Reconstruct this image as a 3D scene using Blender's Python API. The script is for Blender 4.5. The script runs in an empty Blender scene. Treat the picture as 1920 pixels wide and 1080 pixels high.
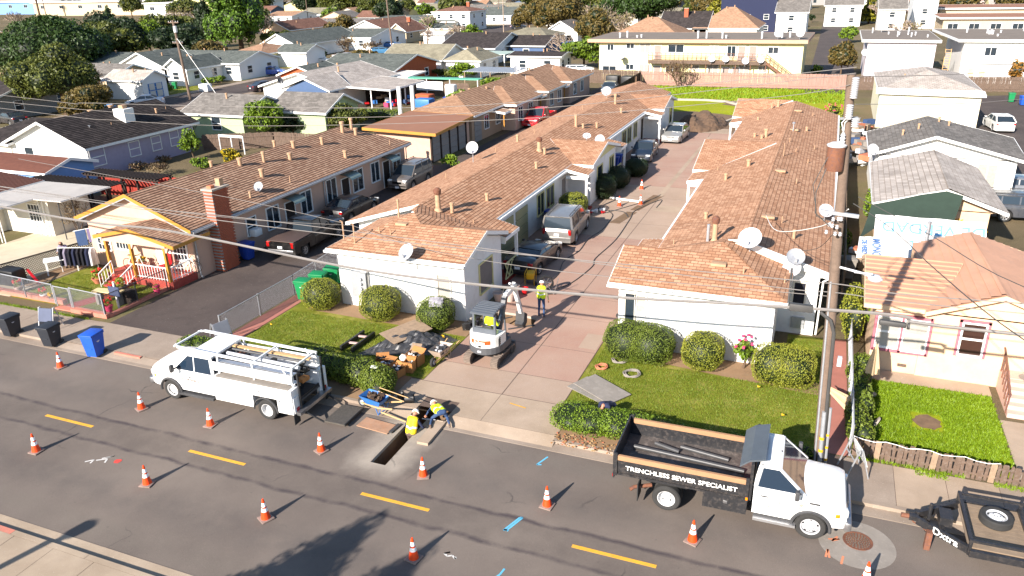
import bpy,bmesh,math,random
import numpy as np
from mathutils import Vector,Matrix
from mathutils.geometry import tessellate_polygon
R=math.radians
random.seed(7)
S=bpy.context.scene
COL=S.collection
# ------- camera, sky, sun, exposure
def make_camera():
 pit,roll,yaw=R(22.165),R(-1.512),R(-22.369)
 fw=Vector((math.sin(yaw)*math.cos(pit),math.cos(yaw)*math.cos(pit),-math.sin(pit)))
 r=Vector((math.cos(yaw),-math.sin(yaw),0));u=r.cross(fw)
 r2=r*math.cos(roll)+u*math.sin(roll);u2=u*math.cos(roll)-r*math.sin(roll)
 cd=bpy.data.cameras.new('camera');co=bpy.data.objects.new('camera',cd);COL.objects.link(co)
 M=Matrix((r2,u2,-fw)).transposed().to_4x4();M.translation=Vector((0,0,15));co.matrix_world=M
 cd.sensor_width=36;cd.lens=36*1440.2/1920;cd.clip_start=.3;cd.clip_end=4000
 S.camera=co
make_camera()
SUN_EL,SUN_AZ=27.0,196.5
W=bpy.data.worlds.new('World');S.world=W;W.use_nodes=True
nt=W.node_tree;nt.nodes.clear()
sky=nt.nodes.new('ShaderNodeTexSky');sky.sky_type='NISHITA';sky.sun_disc=False
sky.sun_elevation=R(SUN_EL);sky.sun_rotation=R(SUN_AZ);sky.air_density=1.0;sky.dust_density=.4;sky.ozone_density=2.0
bg=nt.nodes.new('ShaderNodeBackground');bg.inputs[1].default_value=.085
wo=nt.nodes.new('ShaderNodeOutputWorld');nt.links.new(sky.outputs[0],bg.inputs[0]);nt.links.new(bg.outputs[0],wo.inputs[0])
sl=bpy.data.lights.new('sun','SUN');sl.energy=5.0;sl.angle=R(.5);sl.color=(1,.92,.83)
so=bpy.data.objects.new('sun',sl);COL.objects.link(so)
az=R(SUN_AZ);el=R(SUN_EL)
sd=Vector((math.sin(az)*math.cos(el),math.cos(az)*math.cos(el),math.sin(el)))
so.rotation_euler=sd.to_track_quat('Z','Y').to_euler();so.location=(0,0,60)
S.view_settings.view_transform='Standard';S.view_settings.look='None';S.view_settings.gamma=1
S.view_settings.use_curve_mapping=False;S.view_settings.exposure=1.25
S.render.engine='CYCLES';S.cycles.max_bounces=5;S.cycles.diffuse_bounces=3;S.cycles.glossy_bounces=3
S.cycles.transparent_max_bounces=8
# ------- materials
def hexc(h):
 h=h.lstrip('#');c=[int(h[i:i+2],16)/255 for i in(0,2,4)]
 return tuple(((x+.055)/1.055)**2.4 if x>.04045 else x/12.92 for x in c)
class NT:
 def __init__(s,name):
  s.m=bpy.data.materials.new(name);s.m.use_nodes=True;s.t=s.m.node_tree;s.b=s.t.nodes['Principled BSDF']
 def n(s,typ,**kw):
  nd=s.t.nodes.new(typ)
  for k,v in kw.items():
   if k.startswith('i_'):nd.inputs[k[2:].replace('_',' ')].default_value=v
   else:setattr(nd,k,v)
  return nd
 def l(s,a,b):s.t.links.new(a,b)
 def mix(s,f,a,b,bt='MIX'):
  m=s.n('ShaderNodeMix',data_type='RGBA',blend_type=bt)
  for i,v in((0,f),(6,a),(7,b)):
   if hasattr(v,'is_linked')or hasattr(v,'links'):s.l(v,m.inputs[i])
   else:m.inputs[i].default_value=v if i==0 else(tuple(v)+(1,)if len(v)==3 else v)
  return m.outputs[2]
 def ramp(s,v,lo,hi):
  m=s.n('ShaderNodeMapRange');m.inputs[1].default_value=lo;m.inputs[2].default_value=hi;s.l(v,m.inputs[0]);return m.outputs[0]
 def noise(s,vec,sc,det=4,rough=.6,dist=0):
  n=s.n('ShaderNodeTexNoise');n.inputs['Scale'].default_value=sc;n.inputs['Detail'].default_value=det
  n.inputs['Roughness'].default_value=rough;n.inputs['Distortion'].default_value=dist;s.l(vec,n.inputs['Vector']);return n.outputs[0]
 def math(s,op,a,b=0.0):
  m=s.n('ShaderNodeMath',operation=op)
  for i,v in((0,a),(1,b)):
   if hasattr(v,'links'):s.l(v,m.inputs[i])
   else:m.inputs[i].default_value=v
  return m.outputs[0]
 def bump(s,h,st=.3,d=.02):
  b=s.n('ShaderNodeBump');b.inputs['Strength'].default_value=st;b.inputs['Distance'].default_value=d
  s.l(h,b.inputs['Height']);s.l(b.outputs[0],s.b.inputs['Normal'])
 def world(s):
  g=s.n('ShaderNodeNewGeometry');return g.outputs['Position']
 def obj(s):
  g=s.n('ShaderNodeTexCoord');return g.outputs['Object']
def cm(c,k):return tuple(min(1,x*k)for x in c)
MATS={}
def mat(name,col,rough=.75,var=.18,scale=2.5,bump=.0,metal=0.,spec=.5,fine=30,dirt=None,dirt_amt=.0,coat=0.):
 if name in MATS:return MATS[name]
 t=NT(name);v=t.world();col=hexc(col)if isinstance(col,str)else col
 c=t.mix(t.ramp(t.noise(v,scale),.3,.7),cm(col,1-var),cm(col,1+var))
 c=t.mix(t.ramp(t.noise(v,fine,2),.35,.65),c,t.mix(.5,c,cm(col,1+var*.8)))
 if dirt_amt>0:
  c=t.mix(t.math('MULTIPLY',t.ramp(t.noise(v,scale*2.3,6,.7),.5,.72),dirt_amt),c,dirt or(.12,.09,.07))
 t.l(c,t.b.inputs['Base Color']);t.b.inputs['Roughness'].default_value=rough;t.b.inputs['Metallic'].default_value=metal
 t.b.inputs['Specular IOR Level'].default_value=spec;t.b.inputs['Coat Weight'].default_value=coat
 if bump:t.bump(t.noise(v,fine,3),bump,.01)
 MATS[name]=t.m;return t.m
def paint(name,col,rough=.3,metal=0.,coat=.6,dirt=.12):
 if name in MATS:return MATS[name]
 t=NT(name);v=t.obj();col=hexc(col)if isinstance(col,str)else col
 d=t.ramp(t.noise(v,1.6,6,.65),.45,.8)
 c=t.mix(t.math('MULTIPLY',d,dirt),col,(.3,.26,.21))
 t.l(c,t.b.inputs['Base Color']);t.l(t.math('ADD',t.math('MULTIPLY',d,.25),rough),t.b.inputs['Roughness'])
 t.b.inputs['Metallic'].default_value=metal;t.b.inputs['Coat Weight'].default_value=coat;t.b.inputs['Coat Roughness'].default_value=.12
 MATS[name]=t.m;return t.m
def shingle(name,c1,c2,gap,bw=.33,bh=.25,mort=.012,var=.25,rough=.95):
 t=NT(name);uv=t.n('ShaderNodeUVMap').outputs[0];v=t.world()
 br=t.n('ShaderNodeTexBrick');t.l(uv,br.inputs['Vector'])
 br.inputs['Color1'].default_value=(*hexc(c1),1);br.inputs['Color2'].default_value=(*hexc(c2),1);br.inputs['Mortar'].default_value=(*hexc(gap),1)
 br.inputs['Scale'].default_value=1;br.inputs['Mortar Size'].default_value=mort;br.inputs['Mortar Smooth'].default_value=.3
 br.inputs['Brick Width'].default_value=bw;br.inputs['Row Height'].default_value=bh;br.inputs['Bias'].default_value=-.1
 n=t.ramp(t.noise(v,.7,5,.6),.3,.7)
 c=t.mix(1,br.outputs[0],t.mix(n,(1-var,)*3,(1+var*.4,)*3),'MULTIPLY')
 g=t.ramp(t.noise(v,45,2),.3,.7);c=t.mix(1,c,t.mix(g,(.8,)*3,(1.15,)*3),'MULTIPLY')
 t.l(c,t.b.inputs['Base Color']);t.b.inputs['Roughness'].default_value=rough;t.b.inputs['Specular IOR Level'].default_value=.15
 t.bump(t.noise(v,60,2),.4,.01);MATS[name]=t.m;return t.m
def leaf(name,c1,c2,trans=.15):
 t=NT(name);v=t.world();a=hexc(c1)if isinstance(c1,str)else c1;b=hexc(c2)if isinstance(c2,str)else c2
 n1=t.ramp(t.noise(v,1.1,3),.35,.65);n2=t.ramp(t.noise(v,14,2),.3,.7)
 c=t.mix(t.math('MULTIPLY',t.math('ADD',n1,n2),.5),a,b);c=t.mix(t.ramp(t.noise(v,40,1),.4,.6),cm(a,.75),c)
 t.l(c,t.b.inputs['Base Color']);t.b.inputs['Roughness'].default_value=.55;t.b.inputs['Specular IOR Level'].default_value=.35
 tr=t.n('ShaderNodeBsdfTranslucent');t.l(c,tr.inputs[0]);mx=t.n('ShaderNodeMixShader');mx.inputs[0].default_value=trans
 t.l(t.b.outputs[0],mx.inputs[1]);t.l(tr.outputs[0],mx.inputs[2]);t.l(mx.outputs[0],t.t.nodes['Material Output'].inputs[0])
 MATS[name]=t.m;return t.m
 # ------- mesh builder
class MB:
 def __init__(s):s.v=[];s.f=[];s.mi=[];s.uv=[];s.mats=[];s.M=None;s.sm=[]
 def mid(s,m):
  if m not in s.mats:s.mats.append(m)
  return s.mats.index(m)
 def add(s,vs,fs,m,uvs=None,smooth=False):
  o=len(s.v);k=s.mid(m)
  if s.M is not None:vs=[tuple(s.M@Vector(p))for p in vs]
  s.v+=[tuple(p)for p in vs]
  for i,f in enumerate(fs):
   s.f.append([o+j for j in f]);s.mi.append(k);s.sm.append(smooth)
   s.uv.append(uvs[i]if uvs else None)
  return s
 def box(s,x0,y0,z0,x1,y1,z1,m):
  v=[(x,y,z)for z in(z0,z1)for y in(y0,y1)for x in(x0,x1)]
  return s.add(v,[(0,2,3,1),(4,5,7,6),(0,1,5,4),(2,6,7,3),(0,4,6,2),(1,3,7,5)],m)
 def cbox(s,c,d,m,rot=None,bev=0):
  hx,hy,hz=d[0]/2,d[1]/2,d[2]/2
  if bev:
   b=min(bev,hx*.9,hy*.9,hz*.9);vs=[];
   bm=bmesh.new();bmesh.ops.create_cube(bm,size=1)
   for v in bm.verts:v.co=Vector((v.co.x*d[0],v.co.y*d[1],v.co.z*d[2]))
   bmesh.ops.bevel(bm,geom=bm.edges[:]+bm.verts[:],offset=b,segments=2,affect='EDGES',profile=.5)
   vs=[v.co.copy()for v in bm.verts];bm.verts.index_update();fs=[[v.index for v in f.verts]for f in bm.faces];bm.free()
  else:
   vs=[Vector((x,y,z))for z in(-hz,hz)for y in(-hy,hy)for x in(-hx,hx)]
   fs=[(0,2,3,1),(4,5,7,6),(0,1,5,4),(2,6,7,3),(0,4,6,2),(1,3,7,5)]
  if rot is not None:
   rm=rot if isinstance(rot,Matrix)else Matrix.Rotation(rot,3,'Z')
   vs=[rm@v for v in vs]
  return s.add([v+Vector(c)for v in vs],fs,m,smooth=bool(bev))
 def beam(s,a,b,w,h,m,up=(0,0,1)):
  a,b=Vector(a),Vector(b);d=(b-a);L=d.length
  if L<1e-6:return s
  d.normalize();u=Vector(up)
  if abs(d.dot(u))>.98:u=Vector((1,0,0))
  r=d.cross(u).normalized()*w/2;u=r.cross(d).normalized()*h/2
  v=[p+i*r+j*u for p in(a,b)for i,j in((-1,-1),(1,-1),(1,1),(-1,1))]
  return s.add(v,[(3,2,1,0),(4,5,6,7),(0,1,5,4),(1,2,6,5),(2,3,7,6),(3,0,4,7)],m)
 def tube(s,pts,r,m,n=6,cap=True,rs=None,closed=False):
  pts=[Vector(p)for p in pts];vs=[];N=len(pts);pu=None
  for i,p in enumerate(pts):
   if closed:d=pts[(i+1)%N]-pts[i-1]
   else:d=pts[min(i+1,N-1)]-pts[max(i-1,0)]
   d=d.normalized()if d.length>1e-9 else Vector((0,0,1))
   if pu is None:u=d.orthogonal().normalized()
   else:
    u=pu-d*pu.dot(d);u=u.normalized()if u.length>1e-6 else d.orthogonal().normalized()
   pu=u;w=d.cross(u);rr=rs[i]if rs else r
   vs+=[p+(u*math.cos(2*math.pi*k/n)+w*math.sin(2*math.pi*k/n))*rr for k in range(n)]
  fs=[]
  for i in range(N if closed else N-1):
   a=i*n;b=((i+1)%N)*n
   fs+=[(a+k,a+(k+1)%n,b+(k+1)%n,b+k)for k in range(n)]
  if cap and not closed:fs+=[tuple(range(n))[::-1],tuple((N-1)*n+k for k in range(n))]
  return s.add(vs,fs,m,smooth=True)
 def lathe(s,prof,m,n=16,M=None,cap=True,ms=None):
  vs=[]
  for r,z in prof:vs+=[Vector((r*math.cos(2*math.pi*k/n),r*math.sin(2*math.pi*k/n),z))for k in range(n)]
  if M is not None:vs=[M@v for v in vs]
  for i in range(len(prof)-1):
   mm=ms[i]if ms else m
   s.add(vs[i*n:(i+2)*n],[(k,(k+1)%n,n+(k+1)%n,n+k)for k in range(n)],mm,smooth=True)
  if cap:
   if prof[0][0]>1e-4:s.add(vs[:n],[tuple(range(n))[::-1]],ms[0]if ms else m)
   if prof[-1][0]>1e-4:s.add(vs[-n:],[tuple(range(n))],ms[-1]if ms else m)
  return s
 def quad(s,pts,m,uv=None):return s.add(pts,[tuple(range(len(pts)))],m,[uv]if uv else None)
 def prism(s,pts,off,m):
  n=len(pts);off=Vector(off);p2=[Vector(p)+off for p in pts]
  return s.add([Vector(p)for p in pts]+p2,[tuple(range(n))[::-1],tuple(range(n,2*n))]+[(i,(i+1)%n,n+(i+1)%n,n+i)for i in range(n)],m)
 def sheet(s,outer,z,m,holes=()):
  loops=[[Vector((x,y,0))for x,y in L]for L in(outer,*holes)]
  flat=[p for L in loops for p in L];tris=tessellate_polygon(loops)
  fs=[]
  for a,b,c in tris:
   if(flat[b]-flat[a]).cross(flat[c]-flat[a]).z<0:b,c=c,b
   fs.append((a,b,c))
  return s.add([(p.x,p.y,z)for p in flat],fs,m)
 def mesh(s,name):
  me=bpy.data.meshes.new(name);me.from_pydata(s.v,[],s.f)
  for m in s.mats:me.materials.append(m)
  me.polygons.foreach_set('material_index',s.mi);me.polygons.foreach_set('use_smooth',s.sm)
  if any(u is not None for u in s.uv):
   ul=me.uv_layers.new(name='UVMap');arr=[]
   for f,u in zip(s.f,s.uv):arr+=[c for p in(u or[(0,0)]*len(f))for c in p]
   ul.data.foreach_set('uv',arr)
  me.update()
  if any(s.sm):me.set_sharp_from_angle(angle=R(38))
  return me
 def build(s,name,parent=None,loc=None):
  o=bpy.data.objects.new(name,s.mesh(name));COL.objects.link(o)
  if parent is not None:
   o.parent=parent
   if loc is None:
    w=Vector((0,0,0));q=parent
    while q is not None:w+=q.location;q=q.parent
    o.location=-w
   else:o.location=loc
  elif loc is not None:o.location=loc
  return o
def thing(name,label,cat,loc=(0,0,0),rz=0,group=None):
 o=bpy.data.objects.new(name,None);COL.objects.link(o);o.location=loc;o.rotation_euler=(0,0,rz)
 o.empty_display_size=.3;o['label']=label;o['category']=cat
 if group:o['group']=group
 return o
def tag(o,label,cat,group=None):
 o['label']=label;o['category']=cat
 if group:o['group']=group
 return o
def structure(o):o['kind']='structure';return o
def stuff(o,label=None,cat=None):
 o['kind']='stuff'
 if label:o['label']=label
 if cat:o['category']=cat
 return o
def children(o):return[c for c in bpy.data.objects if c.parent==o]
KIDS={}
def dup(root,loc,rz=0,label=None,group=None,scale=None):
 if root.name not in KIDS:
  ks=[(c,children(c))for c in children(root)];KIDS[root.name]=ks
 r=root.copy();COL.objects.link(r);r.location=loc;r.rotation_euler=(0,0,rz)
 if scale:r.scale=(scale,)*3 if not isinstance(scale,tuple)else scale
 if label:r['label']=label
 if group:r['group']=group
 for c,gs in KIDS[root.name]:
  c2=c.copy();COL.objects.link(c2);c2.parent=r
  for g in gs:g2=g.copy();COL.objects.link(g2);g2.parent=c2
 return r
def loc0(mb,name,parent):return mb.build(name,parent,(0,0,0))
# ------- palette
M={}
def P(k,*a,**kw):M[k]=mat(k,*a,**kw);return M[k]
P('white',(.78,.77,.74),.7,.04,.6);P('trim',(.80,.79,.76),.55,.04);P('offwhite',(.62,.58,.50),.7,.06)
P('stucco_white',(.74,.73,.70),.9,.07,.5,.25,fine=50,dirt=(.42,.36,.30),dirt_amt=.35)
P('tan','#a48a72',.9,.06,.5,.2,fine=50);P('pinktan','#c3a18c',.9,.07,.5,.2,fine=50,dirt=(.3,.22,.17),dirt_amt=.3)
P('peach','#d2b292',.9,.07,.5,.2,fine=50,dirt=(.45,.28,.2),dirt_amt=.5);P('cream','#cfc58e',.9,.06);P('yellow_wall','#dbd2a0',.9,.05,.4,dirt=(.5,.45,.3),dirt_amt=.3)
P('lavender','#77707c',.85,.08);P('blue_wall','#44597a',.85,.08);P('green_wall','#a3b189',.85,.08);P('grey_wall','#8a8784',.85,.08);P('beige_wall','#bca98c',.85,.08)
P('brick_wall','#9c5238',.9,.12,3);P('salmon','#a5522e',.9,.1);P('orange_trim','#b07a2c',.6,.06);P('pink_trim','#a3606a',.7,.1)
P('red_step','#9a3a30',.7,.15,3,dirt=(.3,.16,.12),dirt_amt=.4);P('pinkpath','#9d6558',.9,.12,2,.2);P('pinkcurb','#b4705e',.9,.18,3,.2,dirt=(.3,.22,.18),dirt_amt=.5)
P('black',(.015,.015,.016),.5,.2);P('rubber',(.025,.024,.023),.85,.2,6,.2);P('darkmetal',(.05,.05,.052),.45,.25,5);P('steel',(.42,.42,.43),.35,.15,6,metal=.9)
P('alu',(.62,.62,.63),.3,.1,8,metal=.8);P('galv',(.42,.43,.45),.45,.12,8,metal=.5);P('rust','#6e4632',.85,.3,6,.3,dirt=(.08,.05,.06),dirt_amt=.8)
P('wood','#8a7560',.9,.25,6,.3);P('oldwood','#5d4c40',.95,.3,5,.4,dirt=(.25,.22,.2),dirt_amt=.4);P('pinewood','#b59468',.85,.12,5);P('darkwood','#2c2019',.9,.25,5);P('polewood','#6b5a4e',.95,.2,5,.5,dirt=(.09,.06,.04),dirt_amt=.5)
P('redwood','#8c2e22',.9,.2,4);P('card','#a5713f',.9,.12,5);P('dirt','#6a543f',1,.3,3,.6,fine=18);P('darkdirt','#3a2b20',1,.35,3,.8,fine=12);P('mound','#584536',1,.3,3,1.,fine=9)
P('orange','#e2430a',.5,.08,dirt=(.2,.08,.04),dirt_amt=.3);P('reflect',(.85,.85,.85),.4,.03);P('conebase','#7d6a62',.8,.25,9);P('yellow','#d9a514',.6,.1);P('hivis','#c8e010',.7,.1);P('hivis2','#e8c814',.7,.08)
P('bin_blue','#173c95',.5,.1);P('bin_blue2','#1c51b4',.5,.1);P('bin_green','#0b7a45',.5,.1);P('bin_dark','#22252c',.55,.15);P('bin_brown','#33261f',.5,.1)
P('redplastic','#b0121a',.5,.1);P('bluemetal','#2d6cb0',.5,.15,dirt=(.2,.17,.14),dirt_amt=.4);P('skin','#a5725a',.6,.06);P('hair','#2a1a12',.8,.2);P('denim','#33486b',.9,.15,8);P('navy','#1f2540',.9,.15,8);P('greyknit','#7f7788',.9,.12);P('brownpants','#5b4a44',.9,.15);P('darkcloth','#1d1d26',.95,.2,6);P('whitecloth','#c9c8cc',.95,.06);P('lilaccloth','#6b5f7e',.95,.1)
P('tarp',(.035,.036,.04),.38,.3,3,.0,dirt=(.2,.18,.16),dirt_amt=.3);P('umbrella','#b9a07c',.95,.08);P('shade_net','#26352c',.95,.15);P('concrete_lt','#a89c8e',.95,.08,1.5,.15,dirt=(.3,.26,.22),dirt_amt=.3)
P('terracotta','#b26c4e',.85,.1);P('pot_white','#b9a498',.7,.08);P('gray_board','#827b73',.9,.12,2,dirt=(.45,.4,.36),dirt_amt=.3);P('steelplate','#5c544c',.75,.25,4,dirt=(.2,.1,.05),dirt_amt=.6);P('rustplate','#9a7860',.8,.22,3,dirt=(.35,.14,.05),dirt_amt=.6)
P('insul',(.5,.5,.52),.35,.05);P('cable',(.05,.048,.046),.6,.2);P('cable_lt',(.17,.155,.145),.6,.15);P('glassgreen',(.15,.2,.18),.15,.2);P('taillight','#a01010',.25,.05);P('headlight',(.7,.7,.68),.12,.03,metal=.3);P('amber','#e08010',.3,.05);P('plate',(.7,.7,.72),.5,.05)
P('tread','#6d6056',.95,.25,8,.3);P('flower_red','#c01c18',.8,.2);P('flower_pink','#c43a62',.8,.2);P('paint_yellow','#d09a2c',.9,.12,6,dirt=(.2,.17,.15),dirt_amt=.4);P('spray_blue','#58a8c8',.9,.1);P('spray_red','#c04038',.9,.1);P('spray_orange','#c07858',.9,.1);P('spray_white',(.55,.53,.5),.9,.1)
M['glass']=NT('window_glass').m;_b=M['glass'].node_tree.nodes['Principled BSDF'];_b.inputs['Base Color'].default_value=(.022,.032,.042,1);_b.inputs['Roughness'].default_value=.06;_b.inputs['Specular IOR Level'].default_value=.8
M['glass_blue']=NT('car_glass').m;_b=M['glass_blue'].node_tree.nodes['Principled BSDF'];_b.inputs['Base Color'].default_value=(.012,.025,.045,1);_b.inputs['Roughness'].default_value=.04;_b.inputs['Specular IOR Level'].default_value=.9
P('curtain','#9a958c',.9,.15,6);P('screen','#6f6a66',.8,.15)
M['sh_main']=shingle('roof_shingles_brown','#a57a5e','#c49a7c','#7a5844',.30,.2,.014,.12)
M['sh_A']=shingle('roof_shingles_dun','#96745f','#b4937b','#6b5142',.30,.2,.014,.12)
M['sh_B']=shingle('roof_shingles_tan','#98765e','#ad8a70','#6f5646',.4,.26,.01,.15)
M['sh_dark']=shingle('roof_shingles_dark','#35302f','#4a4341','#221f1f',.4,.26,.01)
M['sh_grey']=shingle('roof_shingles_grey','#6c6762','#86807a','#55504c',.4,.26,.01)
M['sh_mid']=shingle('roof_shingles_grey_green','#555a56','#6a6e68','#44474a',.4,.26,.01)
M['sh_light']=shingle('roof_shingles_light','#a69c93','#bdb3aa','#8a8078',.4,.3,.02)
M['sh_red']=shingle('roof_shingles_red','#785648','#8a6758','#554038',.4,.26,.01)
M['sh_olive']=shingle('roof_shingles_olive','#807a68','#918a76','#6a6458',.4,.26,.01)
M['tile_roof']=mat('roof_tile_clay','#b88c72',.85,.12,.8,dirt=(.3,.2,.15),dirt_amt=.35)
P('flatroof','#8a5f48',.9,.1,.6);P('gravelroof','#6f645a',1,.15,.6);P('whiteroof','#c9c2ba',.9,.08,.5,dirt=(.35,.33,.3),dirt_amt=.3)
def rand(a,b):return random.uniform(a,b)
# ------- ground materials
def asphalt_road():
 t=NT('road_asphalt');v=t.world();sx=t.n('ShaderNodeSeparateXYZ');t.l(v,sx.inputs[0]);X,Y=sx.outputs[0],sx.outputs[1]
 big=t.ramp(t.noise(v,.22,5,.6),.3,.7);c=t.mix(big,(.118,.096,.083),(.185,.152,.128))
 nz=t.math('MULTIPLY',t.math('SUBTRACT',t.noise(v,.7,4),.5),.35)
 yy=t.math('ADD',Y,nz)
 def band(y0,w,k,col,base,soft=.5):
  d=t.math('ABSOLUTE',t.math('SUBTRACT',yy,y0));f=t.ramp(d,w,w*soft)
  f=t.math('MULTIPLY',f,t.math('MULTIPLY',t.ramp(t.noise(v,1.3,4),.25,.6),k));return t.mix(f,base,col)
 c=band(16.7,.75,.35,(.082,.068,.06),c,.8)
 c=band(14.1,1.0,.4,(.085,.075,.07),c,.2);c=band(18.6,.9,.35,(.09,.08,.074),c,.2);c=band(12.6,.7,.3,(.16,.14,.115),c,.2);c=band(20.4,.6,.3,(.155,.14,.12),c,.2)
 c=band(16.08,.13,.75,(.045,.036,.042),c,.1);c=band(17.34,.13,.8,(.045,.036,.042),c,.1)
 dx=t.math('MAXIMUM',t.math('SUBTRACT',t.math('ABSOLUTE',t.math('SUBTRACT',X,-12.6)),.55),0.)
 dy=t.math('MAXIMUM',t.math('SUBTRACT',t.math('ABSOLUTE',t.math('SUBTRACT',Y,19.8)),1.5),0.)
 dd=t.math('ADD',t.math('SQRT',t.math('ADD',t.math('MULTIPLY',dx,dx),t.math('MULTIPLY',dy,dy))),t.math('MULTIPLY',t.noise(v,1.6,5,.65),.9))
 c=t.mix(t.math('MULTIPLY',t.ramp(dd,1.25,.35),.85),c,(.36,.31,.255))
 vo=t.n('ShaderNodeTexVoronoi',feature='DISTANCE_TO_EDGE');vo.inputs['Scale'].default_value=.33
 wv=t.n('ShaderNodeVectorMath',operation='ADD');nn=t.n('ShaderNodeTexNoise');nn.inputs['Scale'].default_value=1.1;nn.inputs['Detail'].default_value=5;t.l(v,nn.inputs['Vector']);t.l(v,wv.inputs[0]);t.l(nn.outputs['Color'],wv.inputs[1]);t.l(wv.outputs[0],vo.inputs['Vector'])
 f=t.math('MULTIPLY',t.ramp(vo.outputs[0],.012,.004),t.ramp(t.noise(v,.35,2),.58,.66));c=t.mix(t.math('MULTIPLY',f,.6),c,(.05,.045,.042))
 sp=t.ramp(t.noise(v,26,2),.66,.72);c=t.mix(t.math('MULTIPLY',sp,.45),c,(.24,.21,.18))
 sp=t.ramp(t.noise(v,9,3),.68,.76);c=t.mix(t.math('MULTIPLY',sp,.5),c,(.05,.045,.04))
 g=t.ramp(t.noise(v,90,1),.3,.7);c=t.mix(1,c,t.mix(g,(.8,)*3,(1.2,)*3),'MULTIPLY')
 t.l(c,t.b.inputs['Base Color']);t.b.inputs['Roughness'].default_value=.93;t.b.inputs['Specular IOR Level'].default_value=.25
 t.bump(t.noise(v,70,2),.35,.012);return t.m
def concrete(name,c1,c2,sc=.5,stain=(.2,.17,.14),amt=.4):
 t=NT(name);v=t.world();c=t.mix(t.ramp(t.noise(v,sc,5,.6),.3,.7),hexc(c1),hexc(c2))
 c=t.mix(t.math('MULTIPLY',t.ramp(t.noise(v,2.3,6,.7),.52,.75),amt),c,stain)
 c=t.mix(t.math('MULTIPLY',t.ramp(t.noise(v,17,2),.66,.74),.35),c,(.6,.55,.48))
 g=t.ramp(t.noise(v,80,1),.3,.7);c=t.mix(1,c,t.mix(g,(.88,)*3,(1.12,)*3),'MULTIPLY')
 t.l(c,t.b.inputs['Base Color']);t.b.inputs['Roughness'].default_value=.9;t.b.inputs['Specular IOR Level'].default_value=.3;t.bump(t.noise(v,60,2),.25,.01);return t.m
def lawnmat(name,c1,c2,dry,amt=.35,sc=.6):
 t=NT(name);v=t.world();c=t.mix(t.ramp(t.noise(v,sc,5,.65),.3,.7),hexc(c1),hexc(c2))
 c=t.mix(t.math('MULTIPLY',t.ramp(t.noise(v,sc*1.7,6,.7),.5,.72),amt),c,hexc(dry))
 g=t.ramp(t.noise(v,38,3,.7),.3,.7);c=t.mix(1,c,t.mix(g,(.6,)*3,(1.35,)*3),'MULTIPLY')
 t.l(c,t.b.inputs['Base Color']);t.b.inputs['Roughness'].default_value=.95;t.b.inputs['Specular IOR Level'].default_value=.1;t.bump(t.noise(v,50,3),.8,.03);return t.m
M['road']=asphalt_road()
M['drive_asphalt']=concrete('drive_asphalt','#453c39','#554b46',.35,(.03,.027,.025),.5)
M['side']=concrete('sidewalk_concrete','#857668','#9b8c7e',.6,(.2,.16,.12),.45)
M['apron']=concrete('apron_concrete','#94826f','#ab9885',.6,(.3,.24,.19),.35)
M['drive_pink']=concrete('drive_pink','#9c7a6b','#a58c7c',.28,(.34,.25,.21),.4)
M['drive_beige']=concrete('drive_beige','#998473','#a69180',.4,(.38,.3,.25),.4)
M['joint']=P('joint','#5d4d43',.95,.2);M['near_conc']=concrete('near_concrete','#93826f','#ab9a86',.6,(.25,.2,.16),.3)
M['carport_conc']=concrete('carport_concrete','#b5a890','#c9bda6',.5,(.3,.26,.2),.35)
M['lawn']=lawnmat('lawn','#5f681e','#858434','#aa9c5c',.65);M['lawn_bright']=lawnmat('lawn_bright','#7c8812','#98a022','#8a8a3a',.45);M['field']=lawnmat('field','#808a18','#9ca024','#9a8a48',.4,.25)
M['bgsoil']=lawnmat('yard_ground','#5d5440','#7b6c54','#56602c',.5,.08);M['soil']=mat('soil_bed','#84694e',1,.2,1.5,.5,fine=14,dirt=(.2,.16,.1),dirt_amt=.4)
RZ=-.12
TR=[(-12.9,18.35),(-12.32,18.35),(-12.32,21.38),(-11.62,21.38),(-11.62,22.68),(-12.98,22.68),(-12.98,21.38),(-12.9,21.38)]
H2=[(-13.68,29.85),(-12.6,29.95),(-11.95,29.72),(-11.35,29.9),(-11.5,30.95),(-12.5,31.1),(-13.7,31.1)]
DRV=[(-13.78,22.0),(-7.88,22.0),(-7.88,30.2),(-7,30.2),(-7,78),(-16.1,78),(-16.1,34),(-13.78,34)]
def rect(x0,y0,x1,y1):return[(x0,y0),(x1,y0),(x1,y1),(x0,y1)]
b=MB();b.sheet(rect(-900,21.75,900,2500),-.012,M['bgsoil'],[rect(-12.98,21.76,-11.62,22.68),H2])
structure(b.build('ground'))
b=MB();b.sheet(rect(-300,-40,300,6.1),-.012,M['bgsoil']);structure(b.build('ground'))
b=MB();b.sheet([(-300,11.75),(300,11.75),(300,21.3),(-12.32,21.3),(-12.32,18.35),(-12.9,18.35),(-12.9,21.3),(-300,21.3)],RZ,M['road']);structure(b.build('road'))
b=MB()
for k in range(-12,9):
 x=-12.26+k*7.0;b.box(x,16.70,RZ+.002,x+2.42,16.83,RZ+.006,M['paint_yellow'])
 if k==0:pass
structure(b.build('road_marking'))
b=MB();b.box(-60,11.55,RZ-.1,40,12.02,RZ+.012,M['near_conc']);structure(b.build('gutter'))
b=MB()
for i in range(34):
 x0=-60+i*3;b.box(x0+.006,11.38,RZ-.1,x0+2.994,11.56,(.0 if not(-22.5<x0<-15)else-.0),M['pinkcurb']if-24<x0+1<-21.9 else M['near_conc'])
structure(b.build('kerb'))
sw=structure(MB().box(-60,6,-.14,40,11.38,-.008,M['joint']).build('sidewalk'))
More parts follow.
